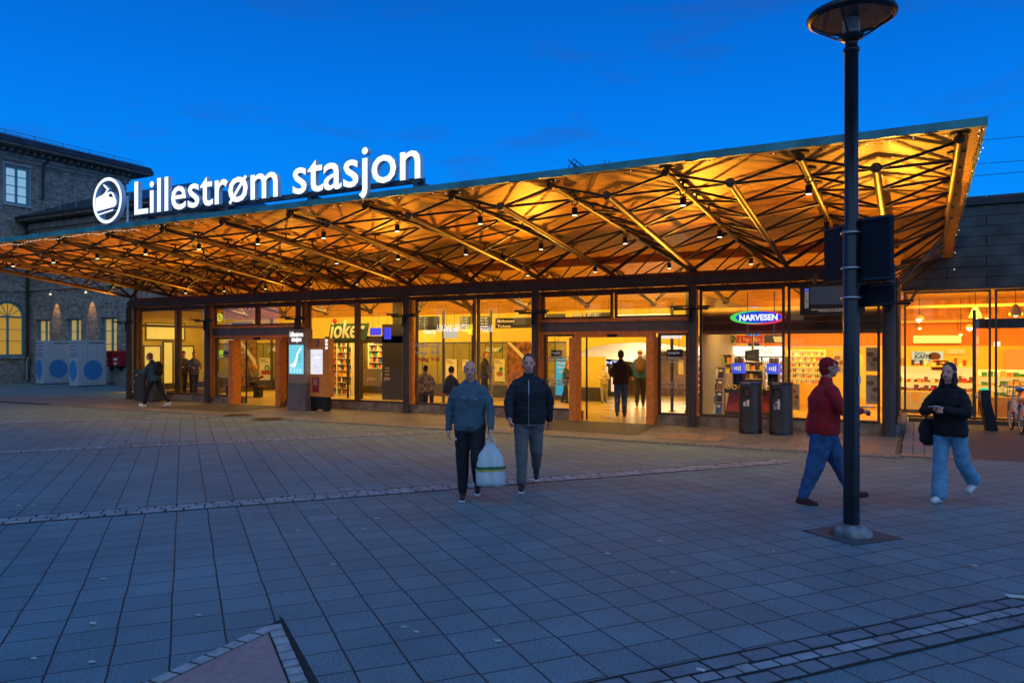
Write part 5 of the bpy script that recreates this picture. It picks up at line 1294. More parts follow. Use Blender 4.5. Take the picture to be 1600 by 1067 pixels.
for px, l, y_ in ((621, 'dark pillar inside the hall at the right of the grocery shop', 23.0), (767, 'dark slim pillar by the orange ticket sign', 23.8), (1080, 'dark square pillar right of the notice on the glass', 22.0), (1050, 'slim dark pole right of the central entrance', 22.5), (693, 'slim dark pole behind the seated pair', 22.4)):
    x_ = at(px, 600, y_)[0]; m = MB(); k = .13 if px in (621, 1080) else .05
    if k > .1: m.box(x_ - k, x_ + k, y_ - k, y_ + k, .006, zs(y_) - .01); m.box(x_ - k - .02, x_ + k + .02, y_ - k - .02, y_ + k + .02, .006, .12)
    else: m.tube((x_, y_, .006), (x_, y_, 3.3), k, 12); m.lathe((x_, y_, .006), [(k * 2, 0), (k * 2, .02)], 12)
    tag(m.build('pillar', DKW), l, 'pillar')
# exposed warm air pipe behind the mullion
m = MB(); x_ = at(725, 480, 21.5)[0]; m.path([(x_, 21.5, 4.2), (x_, 21.5, 3.5), (x_ + .3, 21.5, 3.2), (x_ + .38, 21.5, 3.0), (x_ + .38, 21.5, 1.0)], .08, 10)
tag(m.build('duct_pipe', TUBE), 'brownish bent pipe coming down inside by the mullion', 'pipe')
# benches
def bench(x, y, L_, lbl, rz=0):
    e = empty('bench', (x, y, 0), rz, lbl, 'bench')
    m = MB(); [m.box(-L_ / 2, L_ / 2, -.22 + i * .15, -.09 + i * .15, .42, .46) for i in range(3)]; m.build('seat', WOODR, e, local=True)
    for s in (-1, 1):
        m = MB(); m.box(s * L_ * .38 - .05, s * L_ * .38 + .05, -.2, .2, .006, .42); m.build('leg', BLACK, e, local=True)
    return e
bench(at(690, 600, 20.3)[0], 20.3, 2.2, 'reddish wooden bench under the plaid shirted person')
bench(at(382, 600, 21.4)[0], 21.4, 2.0, 'dark bench carrying the person in the long coat')
# passage: small shop counter with lit sign
x_ = at(950, 600, 27.5)[0]; e = empty('passage_stall', (x_, 28.5, 0), 0, 'dark small stall with a blue white lit sign inside the passage', 'stall')
m = MB(); m.box(x_ - 1.0, x_ - .2, 28.4, 28.9, 0, 1.75); m.build('body', DKW, e)
m = MB(); m.box(x_ - 1.3, x_ + .4, 28.3, 28.36, 1.28, 1.45); b_ = m.build('sign_board', BLACK, e)
text_mb('POINT', .16, facing(x_ - .45, 28.29, 1.30), width=1.1, off=.006).build('lettering', em('blue_white_glow', (.4, .5, 1), 1.2), e)
m = MB(); [m.box(x_ - .9 + i * .35, x_ - .7 + i * .35, 28.36, 28.39, .2, 1.2) for i in range(3)]; m.build('lit_case', em('peach_case_glow', (1, .6, .35), .8), e)

# ------------------------------------------------------------------ the kiosk
YC = 23.4
def fridge(px0, px1, lbl):
    x0, x1 = at(px0, 600, YC)[0], at(px1, 600, YC)[0]; zt_, zb2 = at(1150, 541, YC)[1], at(1150, 556, YC)[1]
    e = empty('drinks_fridge', ((x0 + x1) / 2, YC, 0), 0, lbl, 'fridge', 'lit drinks fridges')
    m = MB(); m.box(x0, x1, YC + .05, YC + .7, .006, zb2 - .02); m.box(x0 + .02, x1 - .02, YC, YC + .05, .006, .15)
    for f in (0, .5, 1): m.box(x0 + (x1 - x0 - .04) * f, x0 + (x1 - x0 - .04) * f + .04, YC, YC + .05, .15, zb2 - .02)
    m.build('cabinet', TEXTD, e)
    m = MB(); m.prism([(x0, zb2), (x1, zb2), (x1, zt_), (x0, zt_)], YC - .12, YC + .1); m.build('lit_header', em('white_header_glow', (1, .93, .72), 1.25), e)
    text_mb('Coca-Cola', .3, facing((x0 + x1) / 2, YC - .13, zb2 + .08), shear=.3, width=(x1 - x0) * .5).build('lettering', mat('grey_script', (.3, .25, .2), .5), e)
    m = MB(); m.add([(x0 + .04, YC + .046, .15), (x1 - .04, YC + .046, .15), (x1 - .04, YC + .046, zb2 - .04), (x0 + .04, YC + .046, zb2 - .04)], [(0, 1, 2, 3)]); m.build('lit_interior', em('cold_fridge_glow', (.75, .82, .9), .75), e)
    m = MB(); h = .2
    for r_ in range(7):
        z = .2 + r_ * h; m.m = 2; m.box(x0 + .05, x1 - .05, YC - .01, YC + .04, z - .01, z)
        x = x0 + .06
        while x < x1 - .08:
            m.m = random.choice((0, 0, 0, 2, 3, 7, 1)); m.lathe((x + .028, YC + .01, z), [(.024, 0), (.024, .11), (.01, .14), (.01, .16)], 7); x += .062
    o = m.build('bottles', GOODS, e); o['kind'] = 'stuff'; return e
fridge(1088, 1153, 'lit drinks fridge with a white script header, left one behind the newspaper rack')
fridge(1155, 1226, 'lit drinks fridge with a white script header, right one behind the slush machines')
x0, x1, z0, z1 = r4(1088, 1148, 536, 524, 23.0)
e = empty('price_banner', ((x0 + x1) / 2, 23, z0), 0, 'green menu banner with a price of 39 above the left fridge', 'banner'); m = MB(); m.box(x0, x1, 23, 23.05, z0, z1); m.build('sheet', mat('green_banner', (.04, .16, .03), .5), e); text_mb('39,-', .2, facing(x0 + .45 * (x1 - x0), 22.99, z0 + .04), width=.25).build('lettering', YELP, e); m = MB(); [m.ball((x0 + .7 + i * .16, 22.99, z0 + .12), .06, 8, 5, 1, .2, 1) for i in range(4)]; m.build('food_pictures', BRN, e)
x0, x1, z0, z1 = r4(1150, 1192, 536, 524, 23.0)
e = empty('price_banner', ((x0 + x1) / 2, 23, z0), 0, 'red menu banner offering 2 for 50 above the right fridge', 'banner'); m = MB(); m.box(x0, x1, 23, 23.05, z0, z1); m.build('sheet', REDP, e); text_mb('2 for 50,-', .18, facing((x0 + x1) / 2, 22.99, z0 + .05), width=.6).build('lettering', YELP, e)
x0, x1, z0, z1 = r4(1194, 1226, 536, 523, 23.0)
e = empty('price_banner', ((x0 + x1) / 2, 23, z0), 0, 'black picture banner with coffee cups above the right fridge', 'banner'); m = MB(); m.box(x0, x1, 23, 23.05, z0, z1); m.build('sheet', TEXTD, e); m = MB(); m.prism([(x0 + .3, z0 + .02), (x0 + .5, z0 + .02), (x0 + .55, z1 - .05), (x0 + .25, z1 - .05)], 22.97, 22.99); m.build('cup_picture', CREAM, e)
# newspaper rack
x0, x1 = at(1094, 600, 21)[0], at(1130, 600, 21)[0]
e = empty('newspaper_rack', ((x0 + x1) / 2, 21, 0), 0, 'wire newspaper rack with four tiers of magazines', 'magazine rack')
m = MB()
for i in range(5):
    z = .12 + i * .32; y_ = 20.75 + i * .09; m.tube((x0, y_, z), (x1, y_, z), .012, 5); m.tube((x0, y_ + .0, z), (x0, y_ + .35, z), .01, 5); m.tube((x1, y_, z), (x1, y_ + .35, z), .01, 5)
for x_ in (x0, x1): m.tube((x_, 20.75, .006), (x_, 21.15, 1.5), .012, 6); m.tube((x_, 21.2, .006), (x_, 21.2, 1.5), .012, 6)
m.build('wire_frame', CHROME, e); m = MB()
for i in range(4):
    for j in range(4):
        w_ = (x1 - x0) / 4; z = .14 + i * .32; y_ = 20.76 + i * .09; m.m = random.choice((0, 2, 6, 5, 4, 7)); a = x0 + j * w_ + .01
        m.hexa([(a, y_, z), (a + w_ - .02, y_, z), (a + w_ - .02, y_ + .03, z), (a, y_ + .03, z)], [(a, y_ + .09, z + .27), (a + w_ - .02, y_ + .09, z + .27), (a + w_ - .02, y_ + .12, z + .27), (a, y_ + .12, z + .27)])
        m.m = 2; m.hexa([(a + .02, y_ + .055, z + .17), (a + w_ - .05, y_ + .055, z + .17), (a + w_ - .05, y_ + .06, z + .17), (a + .02, y_ + .06, z + .17)], [(a + .02, y_ + .075, z + .23), (a + w_ - .05, y_ + .075, z + .23), (a + w_ - .05, y_ + .08, z + .23), (a + .02, y_ + .08, z + .23)])
o = m.build('magazines', GOODS, e); o['kind'] = 'stuff'
# counter with snack coils, slush machines, jars
x0, x1 = at(1132, 600, 21)[0], at(1226, 600, 21)[0]
e = empty('kiosk_counter', ((x0 + x1) / 2, 21.2, 0), 0, 'kiosk counter with red front panels carrying the slush machines', 'counter')
m = MB(); m.box(x0, x1, 21, 21.6, .7, .82); m.box(x0, x1, 21.05, 21.55, .006, .2); m.build('counter_top', DKW, e)
m = MB(); m.hexa([(x0 + .02, 21.03, .2), (x1 - .02, 21.03, .2), (x1 - .02, 21.5, .2), (x0 + .02, 21.5, .2)], [(x0 + .1, 21.1, .7), (x1 - .1, 21.1, .7), (x1 - .1, 21.5, .7), (x0 + .1, 21.5, .7)]); m.build('red_front', mat('kiosk_red_panel', (.35, .05, .04), .45), e)
m = MB()
for i in range(9): m.ring((x0 + .1 + i * (x1 - x0 - .2) / 8, 20.98, .86), .055, .014, 14, 5, 'y')
m.build('pretzels', YELP, e)
for px, l in ((1151, 'blue slush machine on the counter, the left one'), (1206, 'blue slush machine on the counter, the right one')):
    x_ = at(px, 600, 20.9)[0]; z_ = .83; e = empty('slush_machine', (x_, 21.2, z_), 0, l, 'drinks machine', 'slush machines on the kiosk counter')
    m = MB(); m.box(-.14, .14, -.2, .2, 0, .06); m.box(-.13, .13, -.02, .2, .06, .42); m.box(-.13, -.1, -.16, -.02, .06, .4); m.box(.1, .13, -.16, -.02, .06, .4); m.box(-.05, .05, -.16, -.02, .22, .3); m.build('housing', BLACK, e, local=True, bevel=.006)
    m = MB(); m.box(-.15, .15, -.19, .18, .40, .68); o = m.build('lit_panel', em('violet_blue_glow', (.05, .10, .9), .75, (.02, .05, .5)), e, local=True)
    m = MB(); [m.box(-.09 + i * .05, -.06 + i * .05, -.2, -.192, .5 - .01 * i, .58 + .01 * i) for i in range(4)]; m.build('panel_print', TXTW, e, local=True)
    m = MB(); m.lathe((-.06, 0, .68), [(.06, 0), (.065, .12), (.05, .15)], 12); m.lathe((.07, 0, .68), [(.06, 0), (.065, .12), (.05, .15)], 12); m.build('tank', mat('dark_tank', (.1, .05, .03), .2), e, local=True)
shelf(at(1163, 600, 21.4)[0], at(1192, 600, 21.4)[0], 21.35, .84, 1.55, 3, 'rack of crisps and sweets between the slush machines', goods=[GOODS[1], GOODS[6], GOODS[1], GOODS[4]], gw=(.08, .14), d=.2)
shelf(at(1112, 600, 22)[0], at(1143, 600, 22)[0], 22.0, 1.2, 1.75, 2, 'upper rack of yellow snack bags left of the slush machines', goods=[GOODS[1], GOODS[6], GOODS[3], GOODS[1]], gw=(.12, .2), d=.2)
x0, x1, z0, z1 = r4(1164, 1186, 564, 547, 20.4)
e = empty('chalk_menu', ((x0 + x1) / 2, 20.4, z0), 0, 'tilted dark menu card hanging before the fridges', 'menu card'); m = MB(); m.hexa([(x0, 20.4, z0 + .02), (x1, 20.4, z0 - .02), (x1, 20.42, z0 - .02), (x0, 20.42, z0 + .02)], [(x0, 20.4, z1 - .02), (x1, 20.4, z1 + .03), (x1, 20.42, z1 + .03), (x0, 20.42, z1 - .02)]); m.build('card', mat('chocolate_card', (.06, .03, .015), .5), e); text_mb('KAFFE 25,-', .1, facing(x0 + .15, 20.395, z0 + .1), width=.24).build('lettering', YELP, e)
m = MB(); x_ = at(1176, 600, 20.4)[0]; m.tube((x_, 20.42, z1), (x_, 20.42, 2.4), .03, 6); m.build('hanger', YELP, e)
# lit cooler shelves right of the mullion, seen behind the red sweater
shelf(at(1231, 600, 24.5)[0], at(1287, 600, 24.5)[0], 24.6, .85, 1.86, 6, 'yellow lit cooler shelf full of small bottles and cartons', fm=YELP, gw=(.05, .08), bottle=True, goods=[GOODS[1], GOODS[6], GOODS[0], GOODS[2], GOODS[4]], back=em('yellow_cooler_glow', (1, .68, .15), .6))
area('cooler_strip_light', (at(1258, 600, 24.2)[0], 24.35, 2.0), (at(1258, 600, 24.2)[0], 24.7, 1.2), 12, (1, .75, .3), 1.5, .1)
def board_(a, b, c, d, Y, lbl, cat, fn): x0, x1, z0, z1 = r4(a, b, d, c, Y); e = empty('menu_poster', ((x0 + x1) / 2, Y, z0), 0, lbl, cat); fn(e, x0, x1, z0, z1, Y); return e
def burger(e, x0, x1, z0, z1, Y):
    m = MB(); m.box(x0, x1, Y, Y + .02, z0, z1); m.build('sheet', mat('warm_white_sheet', (.62, .5, .32), .5), e); w_ = x1 - x0
    m = MB(); m.prism(ellipse(x0 + w_ * .35, z0 + (z1 - z0) * .72, w_ * .3, w_ * .2), Y - .008, Y - .002); m.prism(ellipse(x0 + w_ * .7, z0 + (z1 - z0) * .5, w_ * .24, w_ * .2), Y - .008, Y - .002); m.build('food_pictures', BRN, e)
    text_mb('79,-', .2, facing(x0 + w_ * .6, Y - .008, z0 + (z1 - z0) * .12), width=w_ * .5).build('lettering', TEXTD, e)
board_(1353, 1373, 543, 580, 20.6, 'pale food poster with price 79 in the corner window', 'poster', burger)
board_(1353, 1373, 586, 631, 20.6, 'pale food poster with two brown rounds below the price 79 one', 'poster', burger)
board_(1302, 1320, 549, 584, 24.0, 'pale poster with red rounds left of the lamp post', 'poster', burger)
board_(1235, 1249, 600, 640, 20.6, 'red and white poster low in the window behind the right bin', 'poster', burger)
x_ = at(1345, 600, 21.5)[0]
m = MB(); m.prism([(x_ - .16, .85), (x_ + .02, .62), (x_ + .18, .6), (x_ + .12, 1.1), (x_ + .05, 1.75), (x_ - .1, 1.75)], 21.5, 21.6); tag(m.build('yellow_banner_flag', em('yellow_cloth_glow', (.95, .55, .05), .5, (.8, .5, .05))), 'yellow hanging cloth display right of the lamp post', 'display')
# wing counter with lit glass display
cy = 25.2; x0, x1 = at(1409, 600, cy)[0], at(1526, 600, cy)[0]
e = empty('bakery_counter', ((x0 + x1) / 2, cy, 0), 0, 'long cream shop counter with a lit glass display of baked goods', 'counter')
zc0, zc1, zc2 = at(1430, 612, cy)[1], at(1430, 598, cy)[1], at(1430, 573, cy)[1]
m = MB(); m.box(x0 - .4, x1, cy, cy + .9, .12, zc0); m.build('counter_body', mat('sage_counter_front', (.42, .36, .18), .45), e)
m = MB(); m.prism(ellipse(x0 + .35, .50, .10, .15), cy - .01, cy); m.build('round_emblem', mat('mustard_emblem', (.5, .28, .03), .5), e)
m = MB(); m.box(x0 - .4, x1, cy + .05, cy + .1, .006, .12); m.build('kick_base', DKW, e)
m = MB(); m.box(x0 - .4, x1, cy, cy + .6, zc0, zc0 + .03); m.box(x0 - .4, x1, cy, cy + .6, zc1, zc1 + .025); m.box(x0 - .4, x1, cy, cy + .7, zc2, zc2 + .04); m.build('glass_shelves', YELP, e)
m = MB(); m.box(x0 - .4, x1, cy + .62, cy + .66, zc0 + .03, zc2); m.build('lit_back', em('amber_case_glow', (1, .70, .18), .85), e)
m = MB(); x = x0 - .3
while x < x1 - .1:
    for z in (zc0 + .03, zc1 + .025):
        m.m = random.choice((1, 4, 4, 6, 2, 0)); k = random.uniform(.05, .09)
        (m.ball((x + .05, cy + .25, z + k * .6), k, 8, 5, 1, 1, .6) if random.random() < .5 else m.box(x, x + k * 1.4, cy + .1, cy + .35, z, z + random.uniform(.06, .2)))
    x += .088
o = m.build('baked_goods', GOODS, e); o['kind'] = 'stuff'
m = MB(); x = x0 - .3
while x < x1:
    m.m = random.choice((0, 6, 1, 4, 7, 2)); m.box(x, x + .08, cy + .2, cy + .3, zc2 + .04, zc2 + .04 + random.choice((.06, .1, .16, .22))); x += .11
o = m.build('counter_goods', GOODS, e); o['kind'] = 'stuff'
x0, x1 = at(1530, 600, cy)[0], at(1640, 600, cy)[0]
e = empty('salad_counter', ((x0 + x1) / 2, cy, 0), 0, 'second glass counter with greens and price cards at the right edge', 'counter')
m = MB(); m.box(x0, x1, cy - .4, cy + .6, .006, .55); m.build('counter_body', mat('dark_amber_front', (.25, .14, .04), .5), e)
m = MB(); [m.box(x0, x1, cy - .35, cy + .5, z, z + .025) for z in (.56, .85, 1.1)]; m.build('glass_shelves', YELP, e)
m = MB(); x = x0 + .05
while x < x1 - .1:
    for z in (.585, .875, 1.125): m.m = random.choice((1, 3, 3, 6, 2, 1)); m.box(x, x + .12, cy - .3, cy, z, z + random.uniform(.06, .17))
    x += .15
o = m.build('salad_goods', GOODS, e); o['kind'] = 'stuff'
m = MB(); m.box(x0, x1, cy + .5, cy + .53, .56, 1.3); m.build('lit_back', em('amber_case_glow2', (1, .70, .18), .75), e)
# KAFFE board
x0, x1, z0, z1 = r4(1425, 1474, 573, 549, 27.5); e = empty('coffee_board', ((x0 + x1) / 2, 27.5, z0), 0, 'light blue coffee advertisement board reading KAFFE on the back wall', 'advert board')
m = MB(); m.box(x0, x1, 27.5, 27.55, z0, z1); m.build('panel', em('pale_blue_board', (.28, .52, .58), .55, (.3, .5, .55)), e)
m = MB(); m.prism(ellipse(x0 + (x1 - x0) * .72, z1 - .16, .17, .13), 27.48, 27.495); m.build('cup_picture', mat('coffee_brown', (.10, .035, .01), .4), e)
m = MB(); m.prism(ellipse(x0 + (x1 - x0) * .3, z0 + .04, .3, .07), 27.48, 27.495); m.build('beans_picture', BRN, e)
mb = text_mb('KAFFE', .2, facing(x0 + .06, 27.48, z0 + .26), shear=.2, off=.004, align='LEFT', width=.5); text_mb('Dagens', .1, facing(x0 + .06, 27.48, z0 + .42), shear=.2, align='LEFT', width=.3, mb=mb); text_mb('& bagervare', .1, facing(x0 + .06, 27.48, z0 + .17), shear=.2, align='LEFT', width=.6, mb=mb); mb.build('lettering', TEXTD, e)
hang(1427, 1502, 524, 536, 27.3, 'long plain yellow lit panel high on the orange wall', em('yellow_panel_glow', (1, .66, .10), .85), 'light panel', None, 'lit_wall_panel')  # plain glowing light panel, not a sign
hang(1519, 1530, 526, 537, 27.3, 'small yellow sign reading KAFFE high on the orange wall', YELP, 'sign', ['KAFFE', 'BAKST'], tm=TEXTD)
hang(1553, 1563, 534, 541, 25.5, 'small violet screen beside the window mullion', em('violet_glow', (.25, .2, .9), .9), 'screen', None, 'small_screen')
m = MB(); x = at(1479, 550, 27.5)[0]
for i in range(7): p = at(1480 + i * 4, 547, 27.5); m.box(p[0], p[0] + .055, 27.5, 27.53, p[1] - .12, p[1] + .03)
tag(m.build('price_cards', PRINTW), 'row of small white price cards high beside the coffee board', 'price cards')
x0, x1, z0, z1 = r4(1573, 1640, 582, 548, 27.4); m = MB(); m.box(x0, x1, 27.4, 27.45, z0, z1); m.box(x0 - .04, x0, 27.38, 27.46, z0 - .05, z1 + .05); m.box(x0, x1, 27.38, 27.46, z1, z1 + .05); tag(m.build('roller_shutter', mat('pinkish_blind', (.6, .36, .2), .5)), 'closed pinkish blind in a dark frame at the right of the shop', 'blind')
x0, x1, z0, z1 = r4(1457, 1480, 578, 562, 25.3); shelf(x0, x1, 25.4, z0, z1, 3, 'small tiered rack of red packets on the bakery counter', goods=[GOODS[0], GOODS[6], GOODS[1]], gw=(.05, .08), d=.2)
# pendant lamps
PEND = [(1436, 500, 24.8, 1), (1515, 513, 25.6, 1), (1437, 513, 26.8, 0), (1501, 523, 27.0, 0), (1524, 497, 24.0, 2), (1587, 493, 23.6, 2), (1542, 498, 26.0, 0)]
for i, (px, pyy, Y, k) in enumerate(PEND):
    x_, z_ = at(px, pyy, Y)
    e = empty('pendant_lamp', (x_, Y, z_), 0, ['bright pendant bulb above the coffee board', 'bright pendant bulb right above the walking woman', 'dim small pendant just below the bright one over the coffee board', 'dim small pendant right of the yellow panel', 'cream bell shaped pendant left of the window mullion', 'cream bell shaped pendant above the bicycle', 'small pendant between the two bell shaped ones'][i], 'pendant lamp', 'pendant lamps in the shop wing')
    m = MB(); m.tube((0, 0, .1), (0, 0, 3.44 - z_), .008, 5); m.build('cord', BLACK, e, local=True)
    if k == 2:
        m = MB(); m.lathe((0, 0, 0), [(.16, 0), (.15, .06), (.09, .2), (.05, .28), (.03, .3)], 20); m.build('lamp_shade', mat('cream_shade', (.75, .6, .35), .5), e, local=True)
    else:
        m = MB(); m.lathe((0, 0, 0), [(.15, .02), (.10, .09), (.04, .13)], 18); m.build('lamp_shade', mat('amber_shade', (.6, .3, .08), .4), e, local=True)
    m = MB(); m.ball((0, 0, .0), .07 if k == 1 else .05, 10, 6); m.build('bulb', em('hot_bulb_glow' if k == 1 else 'soft_bulb_glow', (1, .80, .30), 14 if k == 1 else 3), e, local=True)
# ------------------------------------------------------------------ people
def remesh(name, shapes, vox, material, parent, smooth=3, fold=0.0, fs=(9, 9, 5), seed=0.0):
    mb = MB()
    for s in shapes:
        if s[0] == 'c':                               # tapered capsule p0 r0 p1 r1
            _, p0, r0, p1, r1 = s; mb.tube(p0, p1, r0, 14, r1); mb.ball(p0, r0 * .995, 14, 8); mb.ball(p1, r1 * .995, 14, 8)
        elif s[0] == 'e':                             # ellipsoid centre, radii
            _, c, r = s; mb.ball(c, 1.0, 20, 12, r[0], r[1], r[2])
        elif s[0] == 'o':                             # elliptical loft: list of (centre, rx, ry)
            secs = s[1]; n = 20; vs = []
            for c, rx, ry in secs: vs += [(c[0] + rx * cos(2 * pi * i / n), c[1] + ry * sin(2 * pi * i / n), c[2]) for i in range(n)]
            k = len(secs); mb.add(vs, [(j * n + i, j * n + (i + 1) % n, (j + 1) * n + (i + 1) % n, (j + 1) * n + i) for j in range(k - 1) for i in range(n)] + [tuple(range(n - 1, -1, -1)), tuple(range((k - 1) * n, k * n))])
    # every shape stays a closed shell of its own: weld the caps of each
    ob = mb.build(name, material, None, local=True)
    bm = bmesh.new(); bm.from_mesh(ob.data); bmesh.ops.remove_doubles(bm, verts=bm.verts, dist=1e-6); bmesh.ops.recalc_face_normals(bm, faces=bm.faces); bm.to_mesh(ob.data); bm.free()
    r = ob.modifiers.new('r', 'REMESH'); r.mode = 'VOXEL'; r.voxel_size = vox; r.use_smooth_shade = True
    s = ob.modifiers.new('s', 'SMOOTH'); s.factor = .5; s.iterations = smooth
    COL.objects.unlink(ob); me = eval_mesh(ob)
    bpy.data.objects.remove(ob)
    if fold:
        for v in me.vertices:
            q = Vector((v.co.x * fs[0] + seed, v.co.y * fs[1], v.co.z * fs[2] * 2.4))
            a = noise.noise(q) + .5 * noise.noise(q * 2.3)
            v.co += v.normal * (a * fold)
    me.polygons.foreach_set('use_smooth', [True] * len(me.polygons)); me.name = name
    if not me.materials: me.materials.append(material)
    o = bpy.data.objects.new(name, me); COL.objects.link(o); o.parent = parent
    return o
SKIN = mat('pink_skin', (.88, .37, .25), .5, var=.06, vs=20)
SKIN2 = mat('tan_skin', (.62, .28, .19), .5, var=.06, vs=20)
def cloth(n, c, v=.18): return mat(n, c, .85, var=v, vs=14, bump=.15, bs=140)
HAIR = {k: mat(k + '_hair', c, .6, var=.3, vs=50) for k, c in (('brown', (.07, .035, .02)), ('dark', (.015, .012, .01)), ('grey', (.22, .2, .19)), ('blond', (.55, .36, .09)), ('ginger', (.22, .08, .03)))}
EYE_M = mat('eye_dark', (.02, .02, .02), .2); LIP = mat('lips', (.35, .12, .10), .5)
def person(x, y, face, h, lbl, top, legs=((8, 6), (-8, 12)), arms=((5, 8, 15, 0), (-5, 8, 15, 0)), lean=2, sit=None, z0=0.0, topm=None, trm=None, shm=None, skin=SKIN, hair='brown', vox=.012,
           bulk=1.0, coat=0.0, flare=0.0, cap=None, hood=False, puff=0.0, head=(0, 0), longhair=False, group=None, shoe_sole=None, bald=False, curl=45):
    k = h / 1.76; e = empty('person', (x, y, z0), face, lbl, 'person', group)
    seed = x * 3.7 + y
    R = lambda v: v * k
    leg = {}
    for s, (th, kn) in zip((1, -1), legs):
        a = radians(th); b = radians(th - kn)
        hip = Vector((s * .095, 0, 0)); knee = hip + Vector((0, sin(a), -cos(a))) * .44; ank = knee + Vector((0, sin(b), -cos(b))) * .42
        leg[s] = [hip, knee, ank, th - kn]
    low = min(l[2].z for l in leg.values()) - .085
    pz = -low if sit is None else sit / k + .09
    P = Vector((0, 0, pz))
    la = radians(lean); up = Vector((0, sin(la), cos(la)))
    chest = P + up * .36; neck0 = P + up * .53; 
    ha = radians(lean * .5 + head[0]); hup = Vector((0, sin(ha), cos(ha)))
    neck1 = neck0 + hup * .085; hc = neck1 + hup * .115 + Vector((0, .02, 0))
    body = [('o', [((P.x, P.y - .0, P.z - .07), .15 * bulk, .10 * bulk), ((P.x, P.y, P.z + .03), .165 * bulk, .115 * bulk), (tuple(P + up * .18), .135 * bulk, .10 * bulk), (tuple(P + up * .34), .165 * bulk, .115 * bulk), (tuple(P + up * .46), .16 * bulk, .09 * bulk), (tuple(P + up * .53), .06, .06)]),
            ('c', neck0 - up * .04, .062, neck1 + hup * .02, .055)]
    hd = [('e', hc + Vector((0, -.012, .022)), (.076, .095, .098)), ('e', hc + Vector((0, .022, -.045)), (.058, .068, .072)), ('c', hc + Vector((0, .05, -.085)), .026, hc + Vector((0, .055, -.09)), .024),
          ('c', hc + Vector((0, .092, .008)), .011, hc + Vector((0, .108, -.03)), .016)]
    for s in (1, -1): hd += [('e', hc + Vector((s * .078, -.008, -.012)), (.010, .020, .032)), ('c', hc + Vector((s * .012, .082, .03)), .012, hc + Vector((s * .048, .066, .03)), .012)]
    body += hd
    jac, trs = [], []
    JR = 1.0 + puff
    pelv = [((P.x, P.y, P.z - .10), .165 * bulk, .125 * bulk), ((P.x, P.y, P.z + .02), .18 * bulk, .13 * bulk), (tuple(P + up * .10), .165 * bulk, .12 * bulk)]
    trs.append(('o', pelv))
    hem = -.06 - coat
    hemc = P + Vector((0, 0, hem))
    jac.append(('o', [(tuple(hemc), (.185 + coat * .12) * bulk * JR, (.135 + coat * .1) * bulk * JR), (tuple(P + up * .04), .19 * bulk * JR, .14 * bulk * JR), (tuple(P + up * .2), .175 * bulk * JR, .13 * bulk * JR), (tuple(P + up * .36), .195 * bulk * JR, .142 * bulk * JR), (tuple(P + up * .47), .165 * bulk * JR, .105 * bulk * JR), (tuple(P + up * .545), .075, .075)]))
    feet = {}
    for s in (1, -1):
        hip, knee, ank, sh = leg[s]; hip = hip + P; knee = knee + P; ank = ank + P
        body += [('c', hip, .085, knee, .055), ('c', knee, .055, ank, .04), ('e', knee.lerp(ank, .3) + Vector((0, -.015, 0)), (.05, .055, .09))]
        trs += [('c', hip + Vector((0, 0, .02)), .104 * bulk, knee, .078 * bulk + flare * .2), ('c', knee, .078 * bulk + flare * .2, ank + (knee - ank).normalized() * .03, .062 + flare)]
        ta = radians(sh * .55 if sit is None else 0); fd = Vector((0, cos(ta), -sin(ta) * -1 if False else sin(ta)))
        heel = ank + Vector((0, -.03, -.045)); toe = ank + fd * .155 + Vector((0, 0, -.05))
        feet[s] = (heel, toe, ank); body += [('c', heel, .034, toe, .028), ('c', ank, .04, heel, .035)]
    hands = {}
    vx = vox
    for s, (f, ab, el, inn) in zip((1, -1), arms):
        f_, a_, e_, i_ = map(radians, (f, ab, el, inn))
        shd = P + up * .475 + Vector((s * .175 * bulk, 0, 0))
        elb = shd + Vector((s * sin(a_), sin(f_) * cos(a_), -cos(f_) * cos(a_))) * .285
        fw = Vector((-s * sin(i_), sin(f_ + e_) * cos(i_), -cos(f_ + e_) * cos(i_)))
        wr = elb + fw * .25
        shb = shd + Vector((-s * .045, 0, -.03)); body += [('c', shb, .040, elb, .040), ('c', elb, .042, wr, .028)]
        jac += [('c', shd + Vector((-s * .035, 0, -.022)), .066 * JR ** .5 * bulk ** .5, shd.lerp(elb, .5), .064 * JR), ('c', shd.lerp(elb, .5), .064 * JR, elb, .058 * JR), ('c', elb, .058 * JR, wr - fw * .01, .044 * JR), ('c', shd + Vector((-s * .03, 0, -.02)), .062, P + up * .535 + Vector((s * .02, -.005, 0)), .055)]
        pal = wr + fw * .06; side = Vector((s, 0, 0)) if abs(fw.x) < .8 else Vector((0, 0, 1)); side = (side - fw * side.dot(fw)).normalized(); nrm = fw.cross(side).normalized()
        if nrm.y > 0 and fw.z < -.7: nrm = nrm
        acr = nrm if fw.z < -.6 else side              # fingers fan across this axis
        pn = fw.cross(acr).normalized()
        if fw.z < -.6:
            if pn.x * s > 0: pn = -pn
        elif pn.z > 0: pn = -pn
        body += [('c', wr, .026, wr + fw * .03, .027)] + [('c', wr + fw * .025 + acr * o, .016, wr + fw * .085 + acr * o * 1.15, .014) for o in (-.022, 0, .022)]
        cu_ = radians(curl)
        for q, (o, ln) in enumerate(((-.032, .068), (-.011, .078), (.011, .074), (.032, .058))):
            b0 = wr + fw * .085 + acr * o; d1 = (fw * cos(cu_ * .5) + pn * sin(cu_ * .5)); b1 = b0 + d1 * ln * .5; d2 = (fw * cos(cu_ * 1.3) + pn * sin(cu_ * 1.3)); b2 = b1 + d2 * ln * .5
            body += [('c', b0, .0095, b1, .009), ('c', b1, .009, b2, .0078)]
